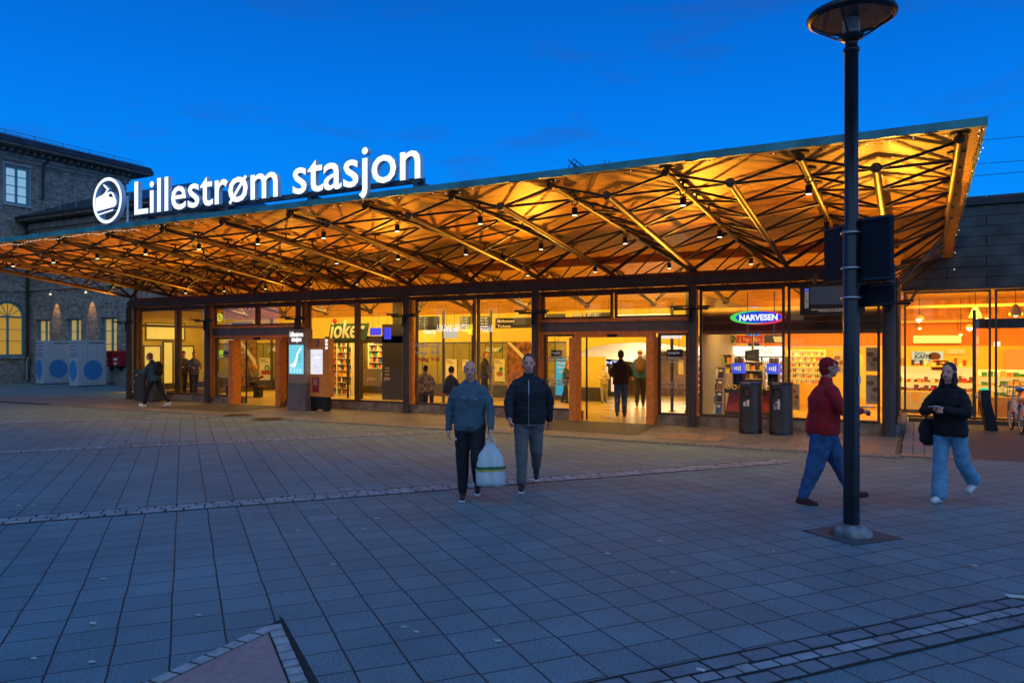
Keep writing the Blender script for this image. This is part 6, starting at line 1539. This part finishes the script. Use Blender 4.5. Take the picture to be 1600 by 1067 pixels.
        t0 = wr + fw * .03 + acr * -.026 * 1; t1 = t0 + (fw * .6 - acr * .6 + pn * .4).normalized() * .042; t2 = t1 + (fw * .85 - acr * .1 + pn * .5).normalized() * .03
        body += [('c', t0, .012, t1, .0105), ('c', t1, .0105, t2, .009)]
        hands[s] = (wr + fw * .09) * k
    def sc(shapes):
        o = []
        for s in shapes:
            if s[0] == 'c': o.append(('c', s[1] * k, s[2] * k, s[3] * k, s[4] * k))
            elif s[0] == 'e': o.append(('e', s[1] * k, tuple(r * k for r in s[2])))
            else: o.append(('o', [(tuple(v * k for v in c), a * k, b * k) for c, a, b in s[1]]))
        return o
    yw = radians(head[1])
    remesh('body', sc(body), vx * .8, skin, e, 2)
    if top == 'hoodie': jac += [('e', neck0 + Vector((0, -.075, .005)), (.125, .075, .075)), ('c', P + up * .02 + Vector((0, .125, 0)), .06, P + up * .14 + Vector((0, .12, 0)), .05)]
    if hood: jac += [('e', hc + Vector((0, -.03, .02)), (.10, .115, .125))]
    else: jac += [('c', neck0 - up * .02 + Vector((0, -.01, 0)), .088, neck0 + up * .035 + Vector((0, -.012, 0)), .078)]
    remesh(top, sc(jac), vx, topm, e, 3, .007 + puff * .03, (7, 7, 9 if puff else 5), seed)
    remesh('trousers', sc(trs), vx, trm, e, 3, .008, (8, 8, 5), seed + 5)
    for s in (1, -1):
        heel, toe, ank = feet[s]
        sh = [('c', heel + Vector((0, 0, .005)), .044, toe + Vector((0, 0, .003)), .038), ('c', ank + Vector((0, -.01, -.01)), .048, heel + Vector((0, .02, .0)), .044), ('c', heel.lerp(toe, .5) + Vector((0, 0, .02)), .040, toe, .036)]
        so = remesh('shoe', sc(sh), max(.008, vx * .7), shm, e, 2)
        if shoe_sole:
            m = MB(); a = heel * k; b = toe * k; d = (b - a).normalized()
            m.bar(a - d * .035 * k - Vector((0, 0, .036 * k)), b + d * .035 * k - Vector((0, 0, .030 * k)), .078 * k, .022 * k); m.build('sole', shoe_sole, e, local=True)
    # hair
    if not hood and not bald:
        hs = [('e', hc + Vector((0, -.024, .036)), (.084, .094, .096)), ('e', hc + Vector((0, -.045, -.02)), (.080, .070, .085))]
        if longhair: hs += [('e', hc + Vector((0, -.05, -.10)), (.090, .055, .14)), ('c', hc + Vector((.065, -.01, -.02)), .030, hc + Vector((.085, .02, -.17)), .028), ('c', hc + Vector((-.065, -.01, -.02)), .030, hc + Vector((-.085, .02, -.17)), .028)]
        if cap: hs += [('c', hc + Vector((0, .04, .05)), .05, hc + Vector((0, .07, .045)), .04)]
        remesh('cap' if cap else 'hair', sc(hs), vx * .8, cap if cap else HAIR[hair], e, 2, .004, (30, 30, 20), seed)
    elif not hood:
        HM = cap if cap else (HAIR[hair])
        mb = MB(); tmp = MB(); c = hc * k; rr = (.085 * k, .105 * k, .108 * k); n_, kk = 26, 16
        tmp.ball((0, 0, 0), 1, n_, kk)
        zc = .022 * k - .012 * 0
        keep = []
        lim = .52 if bald else .12
        for f in tmp.f:
            q = sum((Vector(tmp.v[i]) for i in f), Vector()) / len(f)
            if (q.y > .35 and q.z < .42) or (q.z < -.25 and q.y > -.2) or q.z < -.6: continue
            if bald and (q.z > .25 or q.y > .1): continue
            keep.append(f)
        vs = []
        for v in tmp.v:
            q = Vector(v); nn = 1 + .05 * noise.noise(q * 4 + Vector((seed, 0, 0)))
            vs.append((c.x + q.x * rr[0] * nn, c.y - .014 * k + q.y * rr[1] * nn, c.z + .024 * k + q.z * rr[2] * nn))
        mb.add(vs, keep, True)
        if longhair:
            for s in (-1, 0, 1): mb.tube((c.x + s * .05 * k, c.y - .05 * k, c.z - .02 * k), (c.x + s * .06 * k, c.y - .06 * k, c.z - .22 * k), .045 * k, 10, .03 * k)
        mb.build('cap' if cap else 'hair', HM, e, local=True)
    m = MB(); c = hc * k
    for s in (1, -1): m.ball((c.x + s * .031 * k, c.y + .079 * k, c.z + .008 * k), .0085 * k, 8, 6, 1, .6, .7)
    m.build('eyes', EYE_M, e, local=True)
    m = MB(); m.ball((c.x, c.y + .088 * k, c.z - .058 * k), .022 * k, 10, 5, 1, .3, .28); m.build('mouth', LIP, e, local=True)
    e['_k'] = k; del e['_k']
    return e, hands, (P * k, up, k, hc * k)
def add_local(e, mb, name, mt, bevel=0): return mb.build(name, mt, e, local=True, bevel=bevel)
def backpack(p, mt, side=-1):
    e, hands, (P, up, k, hc) = p; c = P + up * .34 * k + Vector((0, -.20 * k, 0))
    b = remesh('backpack_tmp', [('e', c, (.16 * k, .10 * k, .24 * k)), ('e', c + Vector((0, -.06 * k, -.08 * k)), (.12 * k, .07 * k, .13 * k))], .014, mt, None, 4)
    b.name = 'backpack'; b.location = e.location; b.rotation_euler = e.rotation_euler
    for s in (1, -1):
        m = MB(); m.path([(s * .09 * k, -.13 * k, P.z + .5 * k), (s * .10 * k, .02, P.z + .545 * k), (s * .12 * k, .15 * k, P.z + .42 * k), (s * .13 * k, .10 * k, P.z + .2 * k), (s * .12 * k, -.1 * k, P.z + .16 * k)], .017, 6); m.build('strap', mt, b, local=True)
    return b

DENIM = cloth('blue_denim', (.035, .10, .24), .3); DENIM2 = cloth('pale_denim', (.16, .36, .56), .15); BLKC = cloth('black_cloth', (.014, .014, .018)); WSOLE = mat('white_sole', (.75, .75, .75), .5)
BLKS = mat('black_shoe', (.02, .02, .022), .5); WSH = mat('white_shoe', (.72, .73, .75), .5)
def toward(x, y, tx=0, ty=0): return math.atan2(ty - y, tx - x) - pi / 2
# 1 grey blue hoodie
x, y = -5.0, 8.2; f1 = toward(x, y, -.3, 0)
p = person(x, y, f1, 1.72, 'person in a grey blue hoodie and black joggers walking with a white carrier bag', 'hoodie', legs=((3, 3), (22, 60)), arms=((-14, 14, 18, -4), (14, 14, 12, 0)), lean=3, head=(6, 0),
           topm=cloth('slate_blue_fleece', (.075, .125, .165)), trm=BLKC, shm=BLKS, hair='grey', bulk=1.12, vox=.0125, shoe_sole=WSOLE, bald=True)
e, hands, inf = p
m = MB(); m.tube((-.09, .155, 1.27), (-.03, .165, 1.28), .006, 5); m.tube((-.01, .165, 1.28), (.05, .162, 1.29), .006, 5); m.tube((.06, .162, 1.285), (.10, .155, 1.30), .006, 5); add_local(e, m, 'chest_print', mat('grey_print', (.4, .42, .43), .6))
m = MB(); m.tube((.17, .06, .78), (.18, .05, .75), .018, 8); add_local(e, m, 'pocket_tag', PRINTW)
# carrier bag in the left hand (towards the companion)
hb = Vector(e.location) + Matrix.Rotation(f1, 3, 'Z') @ hands[-1]
hb2 = Vector(e.location) + Matrix.Rotation(f1, 3, 'Z') @ hands[-1]
def carrier(h, rz):
    e = empty('carrier_bag', (h.x, h.y, h.z - .62), rz, 'white plastic carrier bag with a green and yellow stripe held between the two walkers', 'carrier bag')
    PL = mat('white_plastic', (.62, .68, .72), .35, var=.1, vs=6)
    n = 56; secs = [(.0, .165, .07), (.015, .195, .095), (.07, .205, .105), (.14, .20, .10), (.21, .195, .095), (.28, .185, .085), (.35, .165, .068), (.42, .125, .048), (.48, .085, .032), (.53, .055, .024)]
    vs = []
    for z, rx, ry in [(a_ , b_ * .88, c_ * .88) for a_, b_, c_ in secs]:
        for i in range(n):
            a = 2 * pi * i / n; w_ = 1 + .20 * noise.noise(Vector((cos(a) * 4, sin(a) * 4, z * 9)))
            w_ *= 1 + .10 * sin(9 * a + 2 * z * 8) * (z / .5) ** 1.5; cc, ss = cos(a), sin(a); sq = (abs(cc) ** 4 + abs(ss) ** 4) ** -.25
            sq = sq * (1 - z) + z
            vs.append((rx * w_ * sq * cc, ry * w_ * sq * ss, z + .012 * noise.noise(Vector((cc * 3, ss * 3, 5 + z * 4)))))
    fs = [(j * n + i, j * n + (i + 1) % n, (j + 1) * n + (i + 1) % n, (j + 1) * n + i) for j in range(len(secs) - 1) for i in range(n)] + [tuple(range(n - 1, -1, -1))]
    m = MB(); m.add(vs, fs, True); m.build('bag_body', PL, e, local=True)
    for nm, z0, z1, c in (('green_stripe', .21, .245, (.02, .16, .06)), ('yellow_stripe', .19, .206, (.6, .5, .05))):
        m = MB(); vs = []
        for z in (z0, z1):
            for i in range(n):
                a = 2 * pi * i / n; rx, ry = (.20 - (z - .14) * .07) * .88, (.102 - (z - .14) * .06) * .88; w_ = 1.03 + .20 * noise.noise(Vector((cos(a) * 4, sin(a) * 4, z * 9))); sq = (abs(cos(a)) ** 4 + abs(sin(a)) ** 4) ** -.25 * (1 - z) + z; vs.append((rx * w_ * sq * cos(a), ry * w_ * sq * sin(a), z))
        m.add(vs, [(i, (i + 1) % n, n + (i + 1) % n, n + i) for i in range(n)], True); m.build(nm, mat(nm, c, .4), e, local=True)
    for s in (-1, 1):
        m = MB(); m.path([(-.05, s * .02, .50), (-.03, s * .02, .58), (0, s * .012, .62), (.03, s * .02, .58), (.05, s * .02, .50)], .011, 6); m.build('handle', PL, e, local=True)
carrier(hb2, f1 + radians(8))
# 2 dark puffer jacket
x, y = -4.62, 9.1; f2 = toward(x, y, -.2, 0)
p = person(x, y, f2, 1.80, 'person in a black puffer jacket and grey trousers striding beside the one in the hoodie', 'puffer_jacket', legs=((7, 4), (-14, 34)), arms=((20, 14, 24, 4), (-22, 16, 12, 0)), lean=4, head=(4, 0),
           topm=cloth('black_quilted_nylon', (.018, .02, .026)), trm=cloth('grey_twill', (.17, .16, .155)), shm=BLKS, hair='brown', bulk=1.1, puff=.12, vox=.0125, shoe_sole=WSOLE)
e = p[0]; m = MB(); m.path([(0.0, .195, .88), (0.0, .21, 1.1), (0.0, .215, 1.3), (0, .17, 1.48)], .006, 5); add_local(e, m, 'zip', CHROME)
# 3 red sweater
x, y = -1.02, 9.95; f3 = radians(-72)
p = person(x, y, f3, 1.80, 'heavy built person in a red sweater and blue jeans walking behind the lamp post', 'sweater', legs=((-13, 8), (27, 5)), arms=((28, 10, 62, 30), (30, 10, 60, 25)), lean=5,
           topm=cloth('red_knit', (.42, .008, .012), .12), trm=DENIM, shm=cloth('black_red_trainer', (.06, .012, .014), .6), hair='dark', bulk=1.38, vox=.0125, shoe_sole=mat('salmon_sole', (.5, .24, .2), .5), skin=SKIN2, cap=mat('red_cap_wool', (.32, .01, .015), .9), curl=70)
m = MB(); 
e = empty('phone', (0, 0, 0), 0, 'dark phone held in both hands of the person in the red sweater', 'phone')
hp = Vector(p[0].location) + Matrix.Rotation(f3, 3, 'Z') @ ((p[1][1] + p[1][-1]) / 2 + Vector((0, .03, .03))); e.location = hp; e.rotation_euler = (0, 0, f3)
m.box(-.037, .037, -.07, .08, 0, .01); m.build('case', BLACK, e, local=True, bevel=.003); m = MB(); m.box(-.033, .033, -.065, .075, .0101, .0115); m.build('display', em('phone_glow', (.3, .35, .45), .5), e, local=True)
# 4 woman in black jacket
x, y = .36, 10.75; f4 = radians(-205)
p = person(x, y, f4, 1.70, 'long haired person in a black jacket and pale flared jeans walking with folded hands', 'jacket', legs=((8, 4), (-16, 36)), arms=((26, 16, 78, 52), (24, 16, 82, 54)), lean=2,
           topm=cloth('black_wool', (.010, .009, .011)), trm=DENIM2, shm=WSH, hair='dark', bulk=1.0, flare=.035, vox=.0125, puff=.10, longhair=True, coat=.02, curl=60)
hw = Vector(p[0].location)
e = empty('shoulder_bag', (hw.x, hw.y, .78), f4, 'large soft black shoulder bag hanging at the hip of the person in the black jacket', 'bag')
b = remesh('bag_body', [('e', Vector((.27, -.05, .10)), (.10, .20, .15)), ('e', Vector((.27, -.05, .0)), (.09, .19, .10))], .014, BLKC, e, 4, .01)
m = MB(); m.path([(.26, -.18, .2), (.20, -.10, .5), (.12, -.03, .69), (.17, .04, .55), (.26, .10, .2)], .012, 6); m.build('strap', BLKC, e, local=True)
e = empty('phone', tuple(hw + Matrix.Rotation(f4, 3, 'Z') @ ((p[1][1] + p[1][-1]) / 2 + Vector((0, .05, .02)))), f4, 'pale phone in the hands of the person with the black jacket', 'phone')
m = MB(); m.box(-.07, .08, -.035, .035, 0, .01); m.build('case', mat('grey_phone', (.4, .42, .5), .3), e, local=True, bevel=.003)
# 5 teal puffer with backpack, far left
x, y = -22.1, 16.35; f5 = radians(62)
p = person(x, y, radians(108), 1.82, 'person in a teal puffer jacket with black backpack and white shoes striding left', 'puffer_jacket', legs=((-26, 10), (28, 14)), arms=((20, 10, 60, 10), (22, 10, 55, 10)), lean=12, head=(14, 0),
           topm=cloth('teal_quilted_nylon', (.02, .08, .12)), trm=BLKC, shm=WSH, hair='ginger', puff=.12, vox=.014, shoe_sole=WSOLE)
b = backpack(p, BLKC); tag(b, 'black backpack on the back of the person in the teal puffer', 'backpack')
# 6, 7 two men standing inside at the left
for (px, Y, l, tm_, hr, hh, cp) in ((286, 20.6, 'person in a dark jacket and red topped cap standing indoors, left of the pair', cloth('charcoal_jacket', (.035, .032, .04)), 'dark', 1.80, mat('dark_red_cap', (.15, .01, .01), .8)),
                       (303, 20.3, 'person in a grey jacket looking down indoors, right of the pair', cloth('grey_blue_jacket', (.085, .085, .11)), 'dark', 1.78, None)):
    X = at(px, 600, Y)[0]; person(X, Y, toward(X, Y, 0, 8), hh, l, 'jacket', arms=((20, 8, 70, 20), (20, 8, 70, 20)), head=(18, 0), topm=tm_, trm=BLKC, shm=BLKS, hair=hr, vox=.023, puff=.08, cap=cp)
# 8 seated with yellow hat
X = at(392, 600, 21.4)[0]; p = person(X, 21.4, radians(-88), 1.66, 'person in a yellow hat and long grey coat sitting on the bench indoors', 'coat', legs=((78, 72), (70, 88)), arms=((35, 6, 70, 10), (35, 6, 70, 10)), lean=16, sit=.46, head=(12, 0), topm=cloth('grey_green_wool', (.16, .14, .09)), trm=BLKC, shm=BLKS, cap=mat('yellow_knit', (.70, .40, .05), .9), vox=.02, puff=.18, coat=.12)
# 9, 10 seated pair seen from behind
PLD = bpy.data.materials.new('plaid_flannel'); PLD.use_nodes = True
def _pl():
    n = PLD.node_tree; t = n.nodes.new('ShaderNodeTexCoord'); c = n.nodes.new('ShaderNodeTexChecker'); c.inputs['Scale'].default_value = 9; c.inputs['Color1'].default_value = (.55, .45, .26, 1); c.inputs['Color2'].default_value = (.10, .075, .05, 1)
    n.links.new(t.outputs['Object'], c.inputs[0]); c3 = n.nodes.new('ShaderNodeTexChecker'); c3.inputs['Scale'].default_value = 18; c3.inputs['Color1'].default_value = (.45, .36, .2, 1); c3.inputs['Color2'].default_value = (.12, .09, .05, 1); n.links.new(t.outputs['Object'], c3.inputs[0])
    x = n.nodes.new('ShaderNodeMix'); x.data_type = 'RGBA'; x.inputs[0].default_value = .4; n.links.new(c.outputs[0], x.inputs[6]); n.links.new(c3.outputs[0], x.inputs[7]); n.links.new(x.outputs[2], n.nodes['Principled BSDF'].inputs['Base Color']); n.nodes['Principled BSDF'].inputs['Roughness'].default_value = .9
_pl()
X = at(664, 600, 20.2)[0]; person(X, 20.2, toward(X, 20.2) + pi - .3, 1.72, 'person in a cream and brown plaid shirt sitting on the bench, seen from behind', 'plaid_shirt', legs=((82, 80), (80, 84)), arms=((25, 14, 60, 10), (25, 14, 60, 10)), lean=8, sit=.46, topm=PLD, trm=BLKC, shm=BLKS, hair='dark', vox=.02, bulk=1.12, puff=.12)
X = at(700, 600, 20.4)[0]; person(X, 20.4, toward(X, 20.4) + pi - .9, 1.66, 'person in a dark hooded jacket sitting at the right end of the bench', 'hooded_jacket', legs=((82, 80), (80, 84)), arms=((25, 10, 60, 10), (25, 10, 60, 10)), lean=14, sit=.46, topm=cloth('ink_blue_cloth', (.02, .02, .035)), trm=cloth('grey_cloth', (.15, .14, .13)), shm=BLKS, hood=True, vox=.02, puff=.15)
# 11 standing by the joker wall
X = at(757, 600, 24.0)[0]; person(X, 24.0, radians(-60), 1.78, 'person in a black coat and white trainers standing under the joker lettering', 'coat', arms=((20, 8, 80, 20), (5, 8, 15, 0)), topm=BLKC, trm=BLKC, shm=WSH, hair='ginger', vox=.023, puff=.15, coat=.1)
# 12 by the blue banner, 15 in the passage
X = at(884, 600, 24.2)[0]; person(X, 24.2, radians(-80), 1.42, 'person in an olive jacket reading in front of the blue banner', 'jacket', arms=((20, 8, 75, 10), (20, 8, 75, 10)), head=(15, 0), topm=cloth('olive_jacket', (.05, .055, .02)), trm=BLKC, shm=BLKS, hair='ginger', vox=.023, puff=.1)
X = at(944, 600, 24.9)[0]; person(X, 24.9, toward(X, 24.9), 1.30, 'small person in a beige top and pale trousers facing the doorway from the passage', 'jacket', arms=((20, 8, 75, 30), (20, 8, 75, 30)), topm=cloth('beige_cloth', (.55, .45, .28)), trm=cloth('khaki_cloth', (.35, .3, .2)), shm=BLKS, hair='ginger', vox=.023)
# 13 black puffer, jeans, entering
X, Y = -7.26, 19.95; person(X, Y, toward(X, Y) + pi, 1.83, 'person in a black quilted jacket and blue jeans walking in through the central entrance', 'quilted_jacket', legs=((10, 6), (-12, 24)), arms=((22, 14, 50, 10), (22, 14, 50, 10)), topm=cloth('dark_brown_quilt', (.03, .022, .02)), trm=DENIM, shm=mat('brown_boot', (.08, .04, .02), .5), hair='brown', vox=.016, puff=.18)
# 14 blue jacket with backpack
X, Y = -8.1, 24.1; p = person(X, Y, toward(X, Y) + pi, 1.86, 'bald person in a bright blue jacket and dark trousers walking away with a brown backpack', 'jacket', arms=((-8, 12, 25, 0), (8, 12, 25, 0)), topm=cloth('cobalt_jacket', (.02, .09, .26)), trm=BLKC, shm=mat('brown_boot2', (.12, .06, .03), .5), hair='ginger', bald=True, vox=.017, puff=.06)
tag(backpack(p, cloth('brown_canvas', (.10, .05, .02))), 'brown canvas backpack carried by the person in the bright blue jacket', 'backpack')

# ------------------------------------------------------------------ bicycle and dock
def bike(x, y, rz):
    e = empty('city_bicycle', (x, y, 0), rz, 'white city bicycle with a blue saddle parked by the shop window', 'bicycle')
    WP = mat('white_bike_enamel', (.55, .58, .62), .3, coat=.4)
    R = .33; wb = 1.08
    for xc, nm in ((0, 'rear'), (wb, 'front')):
        m = MB(); m.ring((xc, 0, R), R - .02, .02, 40, 8, 'y'); wh = m.build('wheel', RUBBER, e, local=True)
        m = MB(); m.ring((xc, 0, R), R - .05, .012, 40, 6, 'y'); m.build('rim', CHROME, wh, local=True)
        m = MB()
        for i in range(18): a = 2 * pi * i / 18; m.tube((xc, .02 * (-1) ** i, R), (xc + (R - .05) * cos(a), 0, R + (R - .05) * sin(a)), .002, 4)
        m.tube((xc, -.05, R), (xc, .05, R), .025, 10); m.build('spokes', CHROME, wh, local=True)
        m = MB()
        for i in range(14):
            a0, a1 = radians(20 + i * 10), radians(30 + i * 10); m.bar((xc + (R + .03) * cos(a0), 0, R + (R + .03) * sin(a0)), (xc + (R + .03) * cos(a1), 0, R + (R + .03) * sin(a1)), .06, .006)
        m.build('mudguard', WP, e, local=True)
        m = MB(); m.box(xc - .04, xc + .04, -.012, .012, R + .12, R + .2) ; m.build('reflector', mat('red_reflector', (.6, .03, .02), .3, emit=(.8, .05, .02), es=.15), wh, local=True)
    m = MB(); bb = (.42, 0, .30); st = (.32, 0, .72); hd0 = (.92, 0, .62); hd1 = (.86, 0, .88)
    m.tube(bb, (.28, 0, .86), .022, 10); m.tube(bb, hd0, .03, 10); m.tube((.36, 0, .48), (.88, 0, .72), .024, 10); m.tube(hd0, hd1, .026, 10)
    for s in (-1, 1): m.tube((0, s * .06, R), (.40, s * .03, .30), .012, 6); m.tube((0, s * .06, R), (.32, s * .02, .66), .011, 6); m.tube((wb, s * .05, R), (.93, s * .04, .64), .014, 6)
    m.build('frame', WP, e, local=True)
    m = MB(); m.tube((.28, 0, .86), (.25, 0, .96), .015, 8); m.build('seat_post', CHROME, e, local=True)
    sad = remesh('saddle_tmp', [('c', Vector((.14, 0, 1.0)), .055, Vector((.22, 0, .975)), .06), ('c', Vector((.22, 0, .975)), .045, Vector((.42, 0, 1.03)), .026), ('e', Vector((.13, .05, .995)), (.07, .05, .03)), ('e', Vector((.13, -.05, .995)), (.07, .05, .03))], .009, mat('bright_blue_saddle', (.02, .26, .52), .35), e, 3); sad.name = 'saddle'
    m = MB(); m.ring((.2, 0, .965), .06, .02, 16, 6); m.box(.02, .38, -.03, .03, .935, .965); m.build('saddle_spring', BLACK, e, local=True)
    m = MB(); m.tube(hd1, (.83, 0, 1.02), .014, 8); m.path([(.83, 0, 1.02), (.84, .12, 1.05), (.78, .27, 1.04), (.68, .30, 1.03)], .012, 8); m.path([(.83, 0, 1.02), (.84, -.12, 1.05), (.78, -.27, 1.04), (.68, -.30, 1.03)], .012, 8); hb_ = m.build('handlebar', CHROME, e, local=True)
    m = MB(); [m.tube((.78, s * .27, 1.04), (.66, s * .305, 1.03), .018, 8) for s in (-1, 1)]; m.build('grip', BLACK, hb_, local=True)
    m = MB(); m.tube((.42, -.06, .30), (.42, .06, .30), .03, 10); m.ring((.42, -.05, .30), .09, .006, 20, 4, 'y'); m.tube((.42, -.07, .30), (.50, -.07, .16), .01, 6); m.tube((.42, .07, .30), (.34, .07, .44), .01, 6); m.build('crank', CHROME, e, local=True)
    m = MB(); m.box(.46, .54, -.15, -.07, .145, .17); m.box(.30, .38, .07, .15, .43, .455); m.build('pedal', BLACK, e, local=True)
    m = MB(); m.tube((.42, -.05, .39), (0, -.05, R + .04), .005, 4); m.tube((.42, -.05, .21), (0, -.05, R - .04), .005, 4); m.build('chain', BLACK, e, local=True)
    m = MB(); [m.tube((-.22, s * .06, .74), (.24, s * .06, .74), .008, 5) for s in (-1, 1)]; [m.tube((-.22 + i * .11, -.06, .74), (-.22 + i * .11, .06, .74), .006, 5) for i in range(5)]; [m.tube((0, s * .06, R), (-.12, s * .06, .74), .008, 5) for s in (-1, 1)]; m.build('carrier', BLACK, e, local=True)
    m = MB(); m.tube((-.235, -.03, .70), (-.235, .03, .70), .03, 10); m.build('tail_light', mat('red_lens', (.4, .01, .01), .3), e, local=True)
    m = MB(); m.box(.95, 1.15, -.16, .16, .78, .80); [m.tube((.95 + .2 * a, -.16 + .32 * b, .8), (.93 + .24 * a, -.18 + .36 * b, 1.0), .005, 4) for a in (0, 1) for b in (0, .33, .66, 1)]; m.ring((1.05, 0, 1.0), .15, .006, 20, 4); m.build('basket', BLACK, e, local=True)
    return e
f_ = Vector(gnd(1580, 671)); r_ = Vector(gnd(1606, 683)); d_ = (f_ - r_).normalized(); r_ = f_ - d_ * 1.08
bike(r_.x, r_.y, math.atan2(d_.y, d_.x))
dx, dy = gnd(1550, 673)
e = empty('bicycle_dock', (dx, dy, 0), radians(20), 'slanted black docking post with a glowing green top beside the bicycle', 'bicycle dock')
m = MB(); m.hexa([(-.11, -.08, 0), (.11, -.08, 0), (.11, .12, 0), (-.11, .12, 0)], [(-.26, -.08, .70), (-.05, -.08, .70), (-.05, .12, .70), (-.26, .12, .70)])
m.hexa([(-.26, -.08, .70), (-.05, -.08, .70), (-.05, .12, .70), (-.26, .12, .70)], [(-.25, -.08, .95), (-.06, -.08, .95), (-.06, .12, .95), (-.25, .12, .95)]); m.build('post', BLACK, e, local=True, bevel=.015)
m = MB(); m.ball((-.155, .02, .955), .09, 14, 8, 1, 1, .45); m.build('lit_cap', em('green_cap_glow', (.04, .8, .35), .8, (.02, .4, .15)), e, local=True)
m = MB(); m.ring((-.30, -.02, .83), .06, .016, 18, 6, 'y'); m.build('lock_ring', CHROME, e, local=True)
# ------------------------------------------------------------------ buildings across the square, behind the viewer: the glass front mirrors them
OPW = mat('opposite_render', (.12, .10, .09), .8, var=.3, vs=1); OPR = mat('opposite_roof', (.04, .04, .05), .7)
OPL = em('opposite_window_glow', (1.0, .7, .35), .8, (.4, .3, .2)); OPD = mat('opposite_dark_pane', (.02, .03, .05), .1)
random.seed(11)
for i, (x0, x1, h) in enumerate(((-62, -46, 11), (-45.5, -30, 14), (-29.5, -14, 9.5), (-13, 4, 13), (5, 20, 10), (21, 38, 15))):
    e = empty('town_house', ((x0 + x1) / 2, -24, 0), 0, ['low brown town house at the far west of the row opposite', 'tall town house with the bakery sign opposite the station', 'lower town house beside the bakery house', 'tall town house straight behind the viewer', 'low town house right of the tallest middle one', 'tallest town house at the east end of the row'][i], 'building', 'town houses across the square')
    m = MB(); m.box(x0, x1, -36, -24, 0, h); m.build('wall', OPW, e)
    m = MB(); m.hexa([(x0 - .3, -36.3, h), (x1 + .3, -36.3, h), (x1 + .3, -23.7, h), (x0 - .3, -23.7, h)], [(x0 + 2, -32, h + 2.2), (x1 - 2, -32, h + 2.2), (x1 - 2, -28, h + 2.2), (x0 + 2, -28, h + 2.2)]); m.build('roof', OPR, e)
    z = 1.0
    while z < h - 2:
        x = x0 + 1.2
        while x < x1 - 2:
            m = MB(); m.box(x, x + 1.3, -23.99, -23.93, z, z + 1.7); m.build('window', OPL if random.random() < .3 else OPD, e); x += 2.9
        z += 3.1
e = empty('shop_fascia_sign', (-36, -23.8, 3.3), 0, 'white lit shop lettering over the bakery across the square', 'shop sign')
Mx = lambda x, z: Matrix.Translation((x, -23.85, z)) @ Matrix.Rotation(pi, 4, 'Z') @ Matrix.Rotation(pi / 2, 4, 'X')
def vx_(px): return _ray(px) * (2 * 18.6 + 23.85)
for t, a, b, zz, sz in (('RESTAURANT', 660, 681, 3.35, .5), ('BAKLAVA', 681, 706, 3.6, .9), ('PIZZA KEBAB', 708, 730, 3.6, .9), ('BALKAN', 744, 770, 3.5, .8)):
    text_mb(t, sz, Mx((vx_(a) + vx_(b)) / 2, zz), width=abs(vx_(b) - vx_(a)) * .95, off=.02).build('lettering', em('reflected_letter_glow', (.85, .9, 1.0), 9), e)
m = MB(); m.prism(ellipse((vx_(730) + vx_(746)) / 2, 3.75, .75, .5), -23.86, -23.8); m.build('yellow_disc', em('yellow_disc_glow', (1, .8, .05), 8), e)
for i, (x, h) in enumerate(((4.5, 9), (13, 11), (-5, 8))):
    e = empty('tree', (x, -19, 0), 0, ['bare trunked round tree in front of the tall house behind the viewer', 'tallest dark tree across the square', 'smaller dark tree left of the tallest one across the square'][i], 'tree', 'trees across the square')
    m = MB(); m.tube((x, -19, 0), (x, -19, h * .55), .2, 8, .1); [m.tube((x, -19, h * .4), (x + 1.6 * cos(a), -19 + 1.6 * sin(a), h * .7), .09, 5, .03) for a in (0, 1.3, 2.5, 3.8, 5)]; m.build('trunk', mat('bark', (.05, .035, .025), .9), e)
    m = MB()
    for k in range(1400):
        v = Vector((random.gauss(0, 1), random.gauss(0, 1), random.gauss(0, 1))).normalized() * (h * .3) * random.random() ** .4
        v = Vector((x, -19, h * .72)) + v; a = Vector((random.random() - .5, random.random() - .5, random.random() - .5)) * .5; b = a.cross(Vector((random.random(), 1, random.random()))).normalized() * .2
        m.add([v - a - b * .2, v + b, v + a, v - b], [(0, 1, 2, 3)])
    m.build('crown', mat('night_leaves', (.03, .05, .015), .8), e)
bpy.data.scenes.remove(_tmp)
